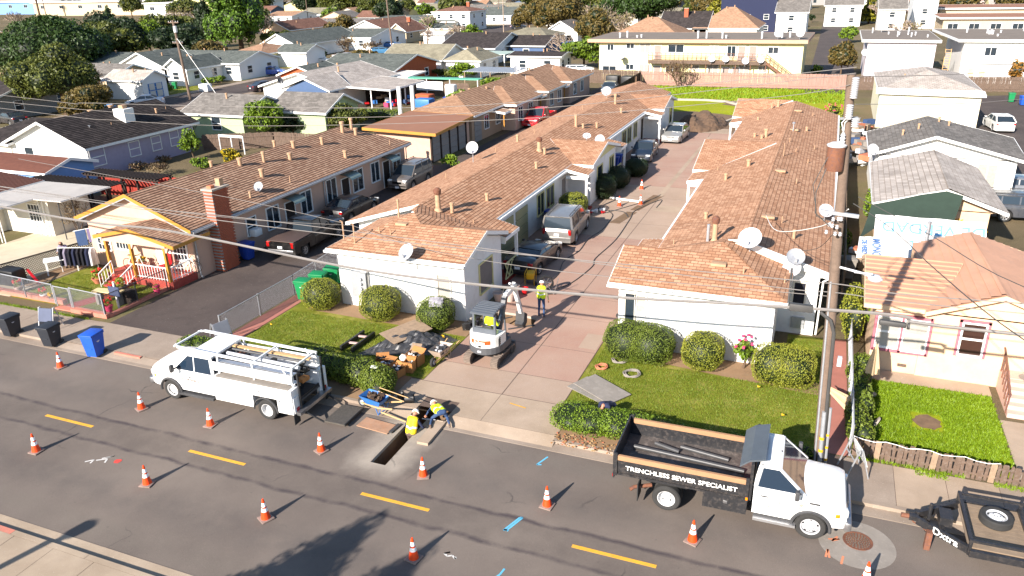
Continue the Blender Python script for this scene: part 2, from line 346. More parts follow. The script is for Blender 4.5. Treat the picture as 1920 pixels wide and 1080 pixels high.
for i in range(26):
 x0=-32+i*1.6
 for y0,y1 in((9.6,11.37),(7.8,9.59)):
  MB().box(x0+.008,y0,-.02,x0+1.592,y1,rand(-.002,.003),M['near_conc']).build('slab',sw)
b=MB()
for x0,x1 in((-70,-12.9),(-12.32,60)):b.box(x0,21.0,RZ-.1,x1,21.46,RZ+.012,M['side'])
structure(b.build('gutter'))
b=MB();x=-70.0
while x<60:
 x1=x+2.4
 if not(x1>-14.4 and x<-7.3)and not(x1>-31.4 and x<-24.0):
  b.box(x+.005,21.46,RZ-.1,x1-.005,21.62,.012,M['redwood']if abs(x1+26.8)<0 else M['side'])
 x=x1
b.box(-27.9,21.47,RZ,-26.4,21.605,.02,M['pinkcurb'])
for x0,x1 in((-33,-31.2),(-24.2,-21.6),(-15.8,-14.25),(-7.45,-4.8)):b.box(x0,21.463,RZ-.1,x1,21.617,.010,M['side'])
b.box(-12.3,21.3,RZ-.3,-11.62,21.32,RZ,M['dirt'])
structure(b.build('kerb'))
sw=structure(MB().sheet(rect(-70,21.6,-18.9,23.8),-.006,M['joint']).sheet(rect(1.3,21.6,60,23.8),-.006,M['joint']).build('sidewalk'))
structure(MB().sheet(rect(-18.9,21.6,-14.3,23.95),-.003,M['soil']).sheet(rect(-7.42,21.6,1.3,23.9),-.003,M['soil']).build('soil_bed'))
for x0 in[-44+i*1.48 for i in range(38)]:
 if x0+1.48>-18.8 and x0<1.2:continue
 w=x0+1.48
 lit=(3.1<x0<5.0)  # sunlight painted in: these slabs take the paler apron concrete
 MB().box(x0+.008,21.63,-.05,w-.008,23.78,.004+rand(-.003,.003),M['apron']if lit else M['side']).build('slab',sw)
ap=structure(MB().sheet([(-14.3,21.78),(-7.4,21.78),(-7.4,23.8),(-14.3,23.8)],-.002,M['joint'],[rect(-12.98,21.79,-11.62,22.68)]).build('driveway_apron'))
b=MB()
for x0,x1 in((-14.3,-12.98),(-11.62,-7.4)):b.quad([(x0,21.2,RZ+.014),(x1,21.2,RZ+.014),(x1,21.79,.005),(x0,21.79,.005)],M['apron'])
b.box(-12.98,21.2,RZ,-12.9,21.3,RZ+.016,M['apron']);b.box(-12.32,21.2,RZ,-11.62,21.3,RZ+.016,M['apron'])
b.build('ramp',ap)
MB().sheet([(-14.28,21.8),(-12.99,21.8),(-12.99,22.69),(-11.6,22.69),(-11.6,21.8),(-10.36,21.8),(-10.36,23.79),(-14.28,23.79)],.005,M['apron']).build('slab',ap)
MB().sheet(rect(-10.34,21.8,-7.42,23.79),.006,M['apron']).build('slab',ap)
MB().quad([(-31.2,21.2,RZ+.014),(-24.2,21.2,RZ+.014),(-24.2,21.75,.008),(-31.2,21.75,.008)],M['side']).build('ramp',ap)
for(x,y,w,d,rz,h)in((-11.72,20.6,.42,1.5,.02,.10),(-11.35,21.95,.5,.5,.1,.02)):
 MB().cbox((x,y,RZ+h/2+.002),(w,d,h),M['apron'],rz).build('slab',ap)
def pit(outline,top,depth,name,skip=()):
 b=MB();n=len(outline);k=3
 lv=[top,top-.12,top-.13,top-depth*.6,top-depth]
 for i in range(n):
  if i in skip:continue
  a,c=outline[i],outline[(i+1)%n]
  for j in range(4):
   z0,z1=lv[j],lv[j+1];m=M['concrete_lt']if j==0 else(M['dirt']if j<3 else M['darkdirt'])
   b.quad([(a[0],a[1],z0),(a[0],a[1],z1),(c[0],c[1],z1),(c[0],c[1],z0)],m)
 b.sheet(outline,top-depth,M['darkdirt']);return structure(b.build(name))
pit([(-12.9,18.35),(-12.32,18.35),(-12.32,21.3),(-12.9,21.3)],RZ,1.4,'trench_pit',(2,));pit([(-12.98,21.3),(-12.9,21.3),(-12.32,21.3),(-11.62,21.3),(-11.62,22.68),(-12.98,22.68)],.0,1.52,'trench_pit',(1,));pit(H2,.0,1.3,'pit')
b=MB()
for i in range(420):
 a=rand(0,6.28);
 if i%2:x,y=rand(-13.6,-11.5),rand(29.9,31);z=-1.25+rand(0,.25)
 else:x,y=rand(-12.95,-11.65),rand(21.5,22.6);z=-1.5+rand(0,.75)*(y-21.4)/1.2
 r=rand(.04,.13);b.cbox((x,y,z),(r*2,r*1.6,r*1.3),M['dirt']if i%3 else M['darkdirt'],a)
stuff(b.build('dirt_clods'),'loose brown clods of soil lying in the open holes of the driveway','soil')
dw=structure(MB().sheet(DRV,.0,M['joint'],[H2]).build('driveway'))
ys=[23.81,25.6,28.3,31.5,34.0,37.2,40.4,43.6,46.8,50.0,53.1,56.3,59.6,62.8,66,69.3,72.6,75.4,78]
for i in range(len(ys)-1):
 y0,y1=ys[i]+.012,ys[i+1]-.012
 for x0,x1 in((-16.1,-13.78),(-13.77,-10.35),(-10.33,-7.89),(-7.88,-7.0)):
  if x0<-14 and y0<34:continue
  if x0>-8 and y0<30.5:continue
  m=M['drive_pink']if(24<y0<42 or y0>54)else M['drive_beige']
  if 43.5<y0<56 and x0<-13:m=M['drive_beige']
  hole=[H2]if(x0==-13.77 and ys[i]==28.3)else[]
  MB().sheet(rect(x0+.01,y0,x1-.01,y1),.006+rand(-.001,.001),m,hole).build('concrete_panel',dw)
b=MB();b.sheet([(-11.6,49.6),(-11.0,49.6),(-10.1,53.8),(-10.9,53.8)],.011,M['dirt']);b.sheet([(-12.2,46.4),(-11.5,46.4),(-11.0,49.2),(-11.7,49.2)],.011,M['dirt']);b.sheet(rect(-10.1,49.9,-7.0,51.3),.0115,M['apron']);b.sheet([(-10.55,53.6),(-10.2,53.6),(-10.05,76),(-10.35,76)],.0125,M['apron']);b.sheet(rect(-8.75,28.6,-7.95,30.1),.0115,M['drive_beige'])
structure(b.build('driveway_patch'))
b=MB();b.sheet([(-30.75,23.82),(-24.4,23.82),(-24.4,34),(-24.0,34),(-24.0,108),(-30.2,108),(-30.2,58),(-31,58)],.0,M['drive_asphalt']);b.sheet(rect(-31.3,21.75,-24.2,23.8),.009,M['side']);structure(b.build('driveway'))
b=MB();b.sheet(rect(-24.25,23.85,-23.45,31.8),.004,M['pinkpath']);b.sheet([(1.42,23.85),(2.02,23.85),(1.98,33),(1.45,33)],.006,M['pinkpath']);b.sheet([(-34.9,24.6),(-34.0,24.5),(-32.8,27.6),(-33.7,27.6)],.006,M['red_step']);structure(b.build('path'))
b=MB();b.sheet([(2.0,29.7),(7.0,29.7),(7.0,30.65),(2.0,30.65)],.012,M['apron']);b.sheet([(7.0,23.9),(8.6,23.9),(8.6,28.0),(7.0,28.0)],.012,M['apron']);structure(b.build('path'))
b=MB();b.sheet([(-23.4,23.9),(-13.8,23.9),(-13.8,28.2),(-17,28.35),(-21.6,28.6),(-23.4,29.0)],.0,M['lawn']);structure(b.build('lawn'))
b=MB();b.sheet([(-7.86,23.85),(1.35,23.85),(1.35,32.9),(-.4,32.9),(-.4,28.4),(-3,28.1),(-7.1,28.6),(-7.86,29.4)],.001,M['lawn']);structure(b.build('lawn'))
b=MB();b.sheet([(2.1,24.1),(6.95,24.1),(6.95,29.7),(2.1,29.7)],.002,M['lawn_bright']);structure(b.build('lawn'))
b=MB();b.sheet([(-38.6,24.6),(-31.3,24.6),(-31.6,28.6),(-38.4,29.6)],.0,M['lawn']);structure(b.build('lawn'))
b=MB();b.sheet([(-22.6,28.3),(-13.82,28.0),(-13.82,29.55),(-22.6,29.55)],.004,M['soil']);b.sheet([(-7.86,29.42),(-7.1,28.6),(-3,28.1),(1.0,27.7),(1.0,28.6),(-.4,29.55),(-7.86,29.55)],.004,M['soil']);b.sheet([(2.2,24.3),(6.5,24.2),(6.2,24.9),(2.8,25.1)],.008,M['soil']);structure(b.build('soil_bed'))
def disc(cx,cy,rx,ry,n=18,j=.15):return[(cx+rx*math.cos(2*math.pi*k/n)*(1+rand(-j,j)),cy+ry*math.sin(2*math.pi*k/n)*(1+rand(-j,j)))for k in range(n)]
b=MB();b.sheet(disc(4.6,27.0,.45,.5),.012,M['dirt']);b.sheet(disc(2.75,26.1,.35,.35),.012,M['dirt']);structure(b.build('bare_earth'))
b=MB();b.sheet([(-25,84),(2.6,84),(2.6,110.8),(-25.2,110.8)],.0,M['field']);b.sheet([(-25,78.05),(-14,78.05),(-14,84),(-25,84)],.0,M['field']);structure(b.build('field'))
b=MB();b.sheet(disc(-13.3,87.0,5.2,3.2),.006,M['dirt']);b.sheet(disc(-7,97,5,2.6),.006,M['dirt']);b.sheet([(-14.2,78.02),(-7.6,78.02),(-8.2,85),(-14.4,83)],.005,M['dirt']);b.sheet(rect(-11.2,78,-8.6,80.5),.011,M['apron']);structure(b.build('bare_earth'))
b=MB()
pts=[(-17.5,98.3),(-14,98.6),(-11.5,98.0),(-9.6,95.6),(-8.6,91.5),(-8.9,87),(-10.2,82.5),(-11.3,79.6)]
for p,q in zip(pts,pts[1:]):b.beam((*p,.1),(*q,.1),.32,.22,M['concrete_lt'])
structure(b.build('edging'))
b=MB();b.sheet([(14,50),(40,50),(40,119),(13.9,108)],.0,M['drive_asphalt']);structure(b.build('parking_lot'))
b=MB();b.sheet([(-3.0,108),(3.2,108),(3.4,600),(-7.0,600),(-3.4,190)],.004,M['drive_asphalt']);structure(b.build('road'))
b=MB();b.sheet(rect(-47.5,24.6,-38.7,35),.0,M['carport_conc']);structure(b.build('driveway'))
b=MB();b.sheet(rect(-40,26,-38.75,31),.006,M['soil']);structure(b.build('soil_bed'))
b=MB();b.sheet([(-87,40),(-79,40),(-79,100),(-80.5,140),(-86,190),(-92,250),(-100,420),(-110,420),(-102,250),(-95,190),(-89,140),(-87,100)],.0,M['drive_asphalt']);b.sheet([(-240,203),(-94,203),(-60,208),(30,212),(30,219),(-60,215),(-94,211),(-240,211)],.006,M['drive_asphalt']);structure(b.build('road'))
b=MB();b.sheet([(-78.8,40),(-77.2,40),(-77.2,100),(-78.7,140),(-84,190),(-85.8,190),(-80.3,140),(-78.8,100)],.012,M['side']);b.sheet([(-89,40),(-87.2,40),(-87.2,100),(-89.2,140),(-95.2,190),(-97,190),(-91,140),(-89,100)],.012,M['side']);structure(b.build('sidewalk'))
b=MB()
for(x0,y0,x1,y1)in((-96,88,-89.2,97),(-97,104,-89.5,118),(-77,95,-72,104),(-98,122,-91,136),(-62,190,-40,202),(-78,62,-70,72)):b.sheet(rect(x0,y0,x1,y1),.006,M['lawn'])
structure(b.build('lawn'))
def mark(name,polys,m,z=RZ+.006):
 b=MB()
 for pl in polys:
  for p,q in zip(pl,pl[1:]):
   d=Vector((q[0]-p[0],q[1]-p[1]));
   if d.length<1e-4:continue
   d.normalize();n=Vector((-d.y,d.x))*.03;
   b.quad([(p[0]-n.x,p[1]-n.y,z),(q[0]-n.x,q[1]-n.y,z),(q[0]+n.x,q[1]+n.y,z),(p[0]+n.x,p[1]+n.y,z)],m)
 return structure(b.build(name))
mark('utility_mark',[[(-7.1,17.4),(-7.02,17.42),(-7.25,16.75),(-7.35,16.7),(-7.1,17.4)],[(-7.35,16.75),(-7.2,16.72)]],M['spray_blue'])
mark('utility_mark',[[(-6.72,15.25),(-6.75,15.02),(-6.98,14.45),(-6.78,14.55),(-6.98,14.45)]],M['spray_blue'])
mark('utility_mark',[[(-7.35,20.65),(-7.55,20.1),(-7.4,20.15)]],M['spray_blue'])
mark('utility_mark',[[(-21.8,15.35),(-21.5,15.62),(-21.7,15.4)],[(-21.9,15.2),(-21.6,15.4),(-21.5,15.2)],[(-22.2,15.0),(-22.0,15.2),(-21.95,15.0)]],M['spray_white'])
mark('utility_mark',[[(-8.55,15.22),(-8.42,15.32),(-8.55,15.22),(-8.42,15.15),(-8.3,15.22),(-8.15,15.12),(-8.2,15.2)]],M['spray_white'])
mark('utility_mark',[[(1.45,18.75),(1.5,19.1),(1.55,18.75)],[(1.85,18.6),(1.9,18.95)],[(4.4,18.9),(5.2,18.75)],[(4.4,18.6),(5.2,18.4)],[(1.5,19.55),(1.8,19.65),(1.6,19.5),(1.75,19.75)]],M['spray_orange'])
b=MB();b.sheet(disc(-21.15,15.42,.13,.13,10,.2),RZ+.006,M['spray_red']);structure(b.build('utility_mark'))
mark('utility_mark',[[(-9.8,23.3),(-9.1,23.15)]],M['paint_yellow'],.012)
b=MB();b.sheet(disc(2.25,19.6,1.02,1.02,40,0),RZ+.005,M['gray_board']);mh=b.build('manhole');structure(mh)
b=MB();b.lathe([(.40,.006),(.40,.016),(.36,.016),(.355,.010),(.0,.010)],M['rust'],40,Matrix.Translation((2.28,19.74,RZ)))
for r_,n_ in((.30,22),(.24,18),(.18,14),(.12,9),(.06,5)):
 for k in range(n_):
  a=2*math.pi*k/n_;b.cbox((2.28+r_*math.cos(a),19.74+r_*math.sin(a),RZ+.016),(.035,.045,.012),M['steelplate'],a)
b.build('cover',mh)
# ------- buildings
def clip(poly,k,v,keep):
 out=[]
 for i in range(len(poly)):
  a,b=poly[i],poly[(i+1)%len(poly)]
  ia=(a[1]>=v-1e-9)if keep>0 else(a[1]<=v+1e-9);ib=(b[1]>=v-1e-9)if keep>0 else(b[1]<=v+1e-9)
  if ia:out.append(a)
  if ia!=ib:
   f=(v-a[1])/(b[1]-a[1]);out.append((a[0]+(b[0]-a[0])*f,v))
 return out
def plane_axes(poly):
 p=[Vector(q)for q in poly];n=Vector((0,0,0))
 for i in range(len(p)):n+=p[i].cross(p[(i+1)%len(p)])
 n.normalize()
 if n.z<0:n=-n
 u=Vector((0,0,1)).cross(n)
 u=u.normalized()if u.length>1e-4 else Vector((1,0,0));v=n.cross(u)
 return n,u,v
def roof(parent,polys,m,step=0,lift=.03,th=.14,fm=None,name='roof',fascia=True,under=None,skipz=1e9):
 fm=fm or M['trim'];b=MB();edges={}
 for poly in polys:
  n,u,v=plane_axes(poly);P3=[Vector(q)for q in poly]
  if sum(((P3[i]-P3[0]).cross(P3[i+1]-P3[0])for i in range(1,len(P3)-1)),Vector()).dot(n)<0:P3.reverse()
  b.quad(P3,m,[(p.dot(u),p.dot(v))for p in P3]);b.quad([p-Vector((0,0,th))for p in reversed(P3)],under or fm)
  for i in range(len(P3)):
   a,c=P3[i],P3[(i+1)%len(P3)];ka=tuple(round(x,2)for x in a);kc=tuple(round(x,2)for x in c)
   k=(min(ka,kc),max(ka,kc));edges.setdefault(k,[]).append((a,c))
 ro=b.build(name,parent)
 f=MB()
 for k,l in edges.items():
  if len(l)==1 and fascia and min(l[0][0].z,l[0][1].z)<skipz:
   a,c=l[0];d=(c-a).normalized();o=d.cross(Vector((0,0,1))).normalized()*.02;h=Vector((0,0,th+.05))
   q=[a+o+Vector((0,0,.012)),c+o+Vector((0,0,.012))]
   f.prism([q[0],q[1],q[1]-h,q[0]-h],-o*2,fm)
 if f.f:f.build('fascia',ro)
 if step:
  b=MB()
  for poly in polys:
   n,u,v=plane_axes(poly);P3=[Vector(q)for q in poly];o=P3[0]
   if sum(((P3[i]-P3[0]).cross(P3[i+1]-P3[0])for i in range(1,len(P3)-1)),Vector()).dot(n)<0:P3.reverse()
   w0=n.dot(o);pl=[(p.dot(u),p.dot(v))for p in P3];lo=min(q[1]for q in pl);hi=max(q[1]for q in pl)
   k0=math.floor(lo/step)
   for k in range(k0,math.ceil(hi/step)+1):
    a=clip(clip(pl,0,k*step,1),0,(k+1)*step,-1)if len(pl)>2 else[]
    if len(a)<3:continue
    vb=max(k*step,lo);vs=[]
    for(x,y)in a:
     hgt=w0+.008+lift*(1-(y-k*step)/step);vs.append(u*x+v*y+n*hgt)
    b.add(vs,[tuple(range(len(vs)))],m,[[(x,y)for x,y in a]])
    low=sorted([q for q in a if abs(q[1]-vb)<1e-6]);
    if len(low)>=2:
     x0,x1=low[0][0],low[-1][0];t=w0+.008+lift*(1-(vb-k*step)/step)
     b.quad([u*x1+v*vb+n*t,u*x0+v*vb+n*t,u*x0+v*vb+n*(w0-.001),u*x1+v*vb+n*(w0-.001)],m,[(x1,vb),(x0,vb),(x0,vb),(x1,vb)])
  stuff(b.build('shingles',ro))
 return ro
def window(parent,side,c,z,w,h,at,fm=None,pane=None,style='slide',d=.06,name='window',trim=.07):
 """window on the wall facing -y / +x / -x / +y: c is the centre along the wall, at the wall plane"""
 fm=fm or M['trim'];pane=pane or M['glass']
 ax={'-y':(Vector((1,0,0)),Vector((0,-1,0))),'+y':(Vector((-1,0,0)),Vector((0,1,0))),'+x':(Vector((0,1,0)),Vector((1,0,0))),'-x':(Vector((0,-1,0)),Vector((-1,0,0)))}[side]
 U,N=ax;O=(Vector((c,at,z))if side[1]=='y' else Vector((at,c,z)))
 b=MB();t=trim
 def bar(u0,u1,z0,z1,dd,m=fm,d0=-.02):
  p=[O+U*u0+Vector((0,0,z0)),O+U*u1+Vector((0,0,z0)),O+U*u1+Vector((0,0,z1)),O+U*u0+Vector((0,0,z1))]
  b.prism([q+N*dd for q in p],N*(d0-dd),m)
 bar(-w/2-t,-w/2,-t,h+t,d);bar(w/2,w/2+t,-t,h+t,d);bar(-w/2,w/2,h,h+t,d);bar(-w/2-.03,w/2+.03,-t,0,d+.04)
 if style=='slide':bar(-.025,.025,0,h,d*.8)
 elif style=='hung':bar(-w/2,w/2,h*.48,h*.54,d*.8)
 elif style=='grid':
  for k in(1,2,3):bar(-w/2+w*k/4-.015,-w/2+w*k/4+.015,0,h,d*.8)
  for k in(1,2):bar(-w/2,w/2,h*k/3-.015,h*k/3+.015,d*.7)
 wo=b.build(name,parent)
 q=MB();p=[O+U*(-w/2),O+U*(w/2),O+U*(w/2)+Vector((0,0,h)),O+U*(-w/2)+Vector((0,0,h))]
 q.quad([x+N*.012 for x in p],pane);q.build('pane',wo)
 return wo
def door(parent,side,c,z,w,h,at,m,fm=None,d=.05):
 U,N={'-y':(Vector((1,0,0)),Vector((0,-1,0))),'+x':(Vector((0,1,0)),Vector((1,0,0))),'-x':(Vector((0,-1,0)),Vector((-1,0,0))),'+y':(Vector((-1,0,0)),Vector((0,1,0)))}[side]
 O=(Vector((c,at,z))if side[1]=='y' else Vector((at,c,z)));b=MB();fm=fm or M['trim']
 def pr(u0,u1,z0,z1,dd,mm):b.prism([q+N*dd for q in(O+U*u0+Vector((0,0,z0)),O+U*u1+Vector((0,0,z0)),O+U*u1+Vector((0,0,z1)),O+U*u0+Vector((0,0,z1)))],N*(-.02-dd),mm)
 pr(-w/2,w/2,0,h,d*.5,m);pr(-w/2-.07,-w/2,0,h+.07,d,fm);pr(w/2,w/2+.07,0,h+.07,d,fm);pr(-w/2,w/2,h,h+.07,d,fm)
 for k in range(2):pr(-w/2+.12,w/2-.12,.25+k*.95,1.0+k*.85,d*.62,m)
 o=b.build('door',parent);q=MB();q.M=Matrix.Translation(O+U*(w/2-.1)+N*(d+.02)+Vector((0,0,1)));q.cbox((0,0,0),(.06,.06,.06),M['steel']);q.build('handle',o);return o
def walls(parent,x0,x1,y0,y1,z1,m,z0=-.05,name='wall'):
 return MB().box(x0,y0,z0,x1,y1,z1,m).build(name,parent)
def vent(parent,x,y,z,h=.45,r=.09,kind='stack',m=None):
 m=m or M['vent'];b=MB();T=Matrix.Translation((x,y,z-.05))
 if kind=='stack':b.lathe([(r,0),(r,h*.8),(r*1.35,h*.82),(r*1.35,h),(r*.5,h+.02)],m,10,T)
 elif kind=='pipe':b.lathe([(r*.9,0),(r*.5,.06),(r*.42,h)],m,8,T)
 elif kind=='flue':b.lathe([(r*1.8,0),(r*1.15,.15),(r,.2),(r*.95,h*.8)],m,12,T);b.lathe([(r*1.35,h*.8),(r*1.5,h),(r*.6,h+.1)],M['rust'],12,T)
 elif kind=='flat':b.cbox((x,y,z+.05),(.62,.42,.12),m,.0,.02)
 elif kind=='mush':b.lathe([(r*.5,0),(r*.5,h*.8),(r*1.5,h*.8),(r*1.7,h*.9),(0,h)],M['galv'],10,T)
 return b.build('roof_vent',parent)
P('vent','#a8876a',.8,.12,6)
def dish(parent,x,y,z,r=.42,az=-100,el=35,m=None,pole=.5):
 """reflector facing azimuth az (degrees from +x), on a bent arm; foot at x, y, z"""
 m=m or M['insul'];b=MB();d=Vector((math.cos(R(az))*math.cos(R(el)),math.sin(R(az))*math.cos(R(el)),math.sin(R(el))))
 c=Vector((x,y,z+pole+r*.7));rot=d.to_track_quat('Z','X').to_matrix().to_4x4();T=Matrix.Translation(c)@rot
 b.lathe([(0,.0),(r*.5,.035*r/.4),(r*.85,.10*r/.4),(r,.14*r/.4),(r,.155*r/.4),(r*.85,.115*r/.4),(0,.015)],m,20,T,cap=False)
 o=b.build('satellite_dish',parent)
 a=MB();a.tube([(x,y,z-.05),(x,y,z+pole*.7),c-d*.06],.028,M['galv'],6);f=c+d*r*1.0-Vector((0,0,r*.75));a.tube([c-Vector((0,0,r*.9)),f],.018,M['galv'],6);a.cbox(f,(.1,.1,.14),M['galv']);a.build('arm',o)
 return o
def gable_house(name,label,x0,x1,y0,y1,wz,rz,axis,rm,wm,ov=.45,hip=(0,0),wins=(),cat='house',fm=None,step=0,vents=(),loc=None,pane=None,group=None,chim=None,floor=-.05,winz=1.0):
 """axis 'y': ridge runs along y (gables at y0 and y1); hip: shorten ridge at start/end"""
 t=thing(name,label,cat,(x0,y0,0),0,group);wo=MB();wo.box(x0,y0,floor,x1,y1,wz,wm)
 sl=(rz-wz)/((x1-x0)/2 if axis=='y' else(y1-y0)/2);ez=wz-sl*ov+.16;top=rz+.16
 if axis=='y':
  xm=(x0+x1)/2;A,B=x0-ov,x1+ov;C,D=y0-ov,y1+ov;h0,h1=hip;r0,r1=C+h0,D-h1
  polys=[[(A,C,ez),(xm,r0,top),(xm,r1,top),(A,D,ez)],[(B,C,ez),(B,D,ez),(xm,r1,top),(xm,r0,top)]]
  if h0:polys.append([(A,C,ez),(B,C,ez),(xm,r0,top)])
  else:wo.prism([(x0,y0,wz),(x1,y0,wz),(xm,y0,rz)],(0,.12,0),wm)
  if h1:polys.append([(B,D,ez),(A,D,ez),(xm,r1,top)])
  else:wo.prism([(x0,y1-.12,wz),(x1,y1-.12,wz),(xm,y1-.12,rz)],(0,.12,0),wm)
 else:
  ym=(y0+y1)/2;A,B=x0-ov,x1+ov;C,D=y0-ov,y1+ov;h0,h1=hip;r0,r1=A+h0,B-h1
  polys=[[(A,C,ez),(B,C,ez),(r1,ym,top),(r0,ym,top)],[(A,D,ez),(r0,ym,top),(r1,ym,top),(B,D,ez)]]
  if h0:polys.append([(A,C,ez),(r0,ym,top),(A,D,ez)])
  else:wo.prism([(x0,y0,wz),(x0,ym,rz),(x0,y1,wz)],(.12,0,0),wm)
  if h1:polys.append([(B,C,ez),(B,D,ez),(r1,ym,top)])
  else:wo.prism([(x1-.12,y0,wz),(x1-.12,ym,rz),(x1-.12,y1,wz)],(.12,0,0),wm)
 wo.build('wall',t);ro=roof(t,polys,rm,step,fm=fm,th=.16)
 for w in wins:
  side,c,w_,h_=w[:4];st=w[4]if len(w)>4 else 'hung';z=w[5]if len(w)>5 else winz
  at={'-y':y0,'+y':y1,'-x':x0,'+x':x1}[side]
  if st=='door':door(t,side,c,0.05,w_,h_,at,M[w[6]]if len(w)>6 else M['darkwood'])
  elif st=='garage':garage_door(t,side,c,w_,h_,at,M[w[6]]if len(w)>6 else M['white'])
  else:window(t,side,c,z,w_,h_,at,style=st,pane=pane)
 for v in vents:
  x,y=v[:2];zr=top-sl*abs((x-(x0+x1)/2)if axis=='y' else(y-(y0+y1)/2));vent(ro,x,y,zr,*(v[2:]if len(v)>2 else()))
 if chim:x,y,h,mm=chim;MB().box(x-.45,y-.35,wz-.5,x+.45,y+.35,rz+h,M[mm]).box(x-.5,y-.4,rz+h,x+.5,y+.4,rz+h+.1,M['concrete_lt']).build('chimney',ro)
 return t,ro
def garage_door(t,side,c,w,h,at,m):
 b=MB();
 for k in range(4):
  z0,z1=.02+h*k/4,h*(k+1)/4-.02
  if side[1]=='y':s=-1 if side[0]=='-' else 1;b.box(c-w/2,min(at,at+s*.05),z0,c+w/2,max(at,at+s*.05),z1,m)
  else:s=-1 if side[0]=='-' else 1;b.box(min(at,at+s*.05),c-w/2,z0,max(at,at+s*.05),c+w/2,z1,m)
 return b.build('garage_door',t)
 # ===== centre white bungalow row (C)
ez=3.0
C=thing('bungalow_row','long white bungalow row left of the red driveway, three round bushes along its front','apartment building',(-18,29.5,0))
b=MB();wm=M['stucco_white']
b.box(-21.3,29.5,-.05,-14.5,33.9,2.85,wm);b.prism([(-14.5,29.5,2.85),(-14.5,33.9,2.85),(-14.5,31.7,3.55)],(-.15,0,0),wm)
b.box(-23.3,34.6,-.05,-16.1,84,2.6,wm);b.prism([(-23.4,34.62,2.5),(-16.1,34.62,2.8),(-19.2,34.62,3.78)],(0,.15,0),wm);b.prism([(-23.4,83.85,2.5),(-16.1,83.85,2.8),(-19.2,83.85,3.78)],(0,.15,0),wm)
b.box(-16.2,49.9,-.05,-14.5,56.6,2.8,wm);b.prism([(-14.5,49.9,2.8),(-14.5,56.6,2.8),(-14.5,53.2,3.65)],(-.15,0,0),M['cream']);b.box(-16.2,73.6,-.05,-14.5,79.8,2.8,wm);b.prism([(-14.5,73.6,2.8),(-14.5,79.8,2.8),(-14.5,76.7,3.6)],(-.15,0,0),wm)
b.build('wall',C)
AP=(-18.6,32.6,4.07);e0=-15.7
polys=[[(-21.65,29.1,ez),(-14.25,29.1,ez),(-14.25,31.7,3.8),(-17.8,31.7,3.8),AP],[(-21.65,29.1,ez),AP,(-21.65,34.2,ez)],[(-14.25,34.3,ez),(e0,34.3,ez),(-17.8,31.7,3.8),(-14.25,31.7,3.8)],[(e0,34.3,2.95),(e0,84.4,2.95),(-19.2,84.4,4.0),(-19.2,34.3,4.0)],[(e0,34.3,2.95),(-19.2,34.3,4.0),AP],[(e0,34.3,2.95),AP,(-17.8,31.7,3.8)],[(-19.2,34.3,4.0),(-19.5,33.8,3.8),AP],[(-23.9,34.2,2.6),(-19.2,34.2,4.0),(-19.2,84.4,4.0),(-23.9,84.4,2.6)]]
crf=roof(C,polys,M['sh_main'],.2,.014,skipz=3.5)
def wing(p,xe,xi,ya,yb,ym,zr,zmain,m='sh_main'):
 s=zmain;return[[(xe,ya,2.93),(xe,ym,zr),(s,ym,zr),(xi,ya,2.93)],[(xe,yb,2.93),(xi,yb,2.93),(s,ym,zr),(xe,ym,zr)]]
roof(C,wing(C,-14.2,-15.75,49.5,56.95,53.2,3.82,-18.55),M['sh_main'],.2,.014)
roof(C,wing(C,-14.2,-15.75,73.3,80.1,76.7,3.75,-18.35),M['sh_main'],.2,.014)
def porch(p,xw,xe,y0,y1,z1,z0,posts,m='sh_main',beam=True,flip=1,railing=False):
 r_=roof(p,[[(xw,y0,z1),(xe,y0,z0),(xe,y1,z0),(xw,y1,z1)]],M[m],.2,.014)
 for(x,y)in posts:MB().box(x-.07,y-.07,0,x+.07,y+.07,z0-.12,M['trim']).build('porch_post',p)
 b=MB();b.box(min(xw,xe)+.05,y0+.02,z0-.34,max(xw,xe)-.05,y0+.12,z0-.14,M['trim']);b.build('porch_beam',p)
 MB().box(min(xw,xe)-.3,y0+.1,-.02,max(xw,xe)-.1,y1-.1,.14,M['redwood']).build('porch_floor',p)
porch(C,-15.7,-14.4,34.32,36.2,2.95,2.6,[(-14.5,36.0)]);porch(C,-15.7,-14.1,48.0,49.48,2.93,2.62,[(-14.25,48.15)]);porch(C,-15.7,-14.1,56.97,58.6,2.93,2.62,[(-14.25,58.45)]);porch(C,-15.7,-14.1,71.6,73.28,2.93,2.62,[(-14.25,71.75)])
b=MB()
for y0,y1 in((34.4,35.9),(57.1,58.4)):
 for k in range(3):
  a=y0+(y1-y0)*k/3;c=y0+(y1-y0)*(k+1)/3;b.beam((-14.5,a,.3),(-14.5,c,1.1),.05,.04,M['cream']);b.beam((-14.5,c,.3),(-14.5,a,1.1),.05,.04,M['cream'])
 b.beam((-14.5,y0,1.12),(-14.5,y1,1.12),.06,.06,M['cream']);b.beam((-14.5,y0,.28),(-14.5,y1,.28),.06,.06,M['cream'])
b.build('porch_rail',C)
window(C,'-y',-15.55,.95,.62,1.25,29.5,M['offwhite'],M['curtain'],'none');window(C,'+x',31.9,.75,1.5,1.45,-14.5,M['cream'],M['screen'],'none')
window(C,'+x',52.2,.8,1.3,1.5,-14.5,M['cream'],M['glass'],'none');window(C,'+x',55.4,.8,1.1,1.5,-14.5,M['cream'],M['glass'],'slide');window(C,'+x',78.2,.8,1.2,1.5,-14.5,M['cream'],M['glass'],'none')
for y,w_ in((44.2,1.2),(46.0,1.4),(65.6,1.3),(67.5,1.3),(69.8,1.2),(60.2,1.0)):window(C,'+x',y,.9,w_,1.3,-16.1,M['cream'],M['glass'],'slide')
for y in(38.6,40.9):garage_door(C,'+x',y,1.9,2.2,-16.1,P('door_khaki','#a39a72',.7,.06))
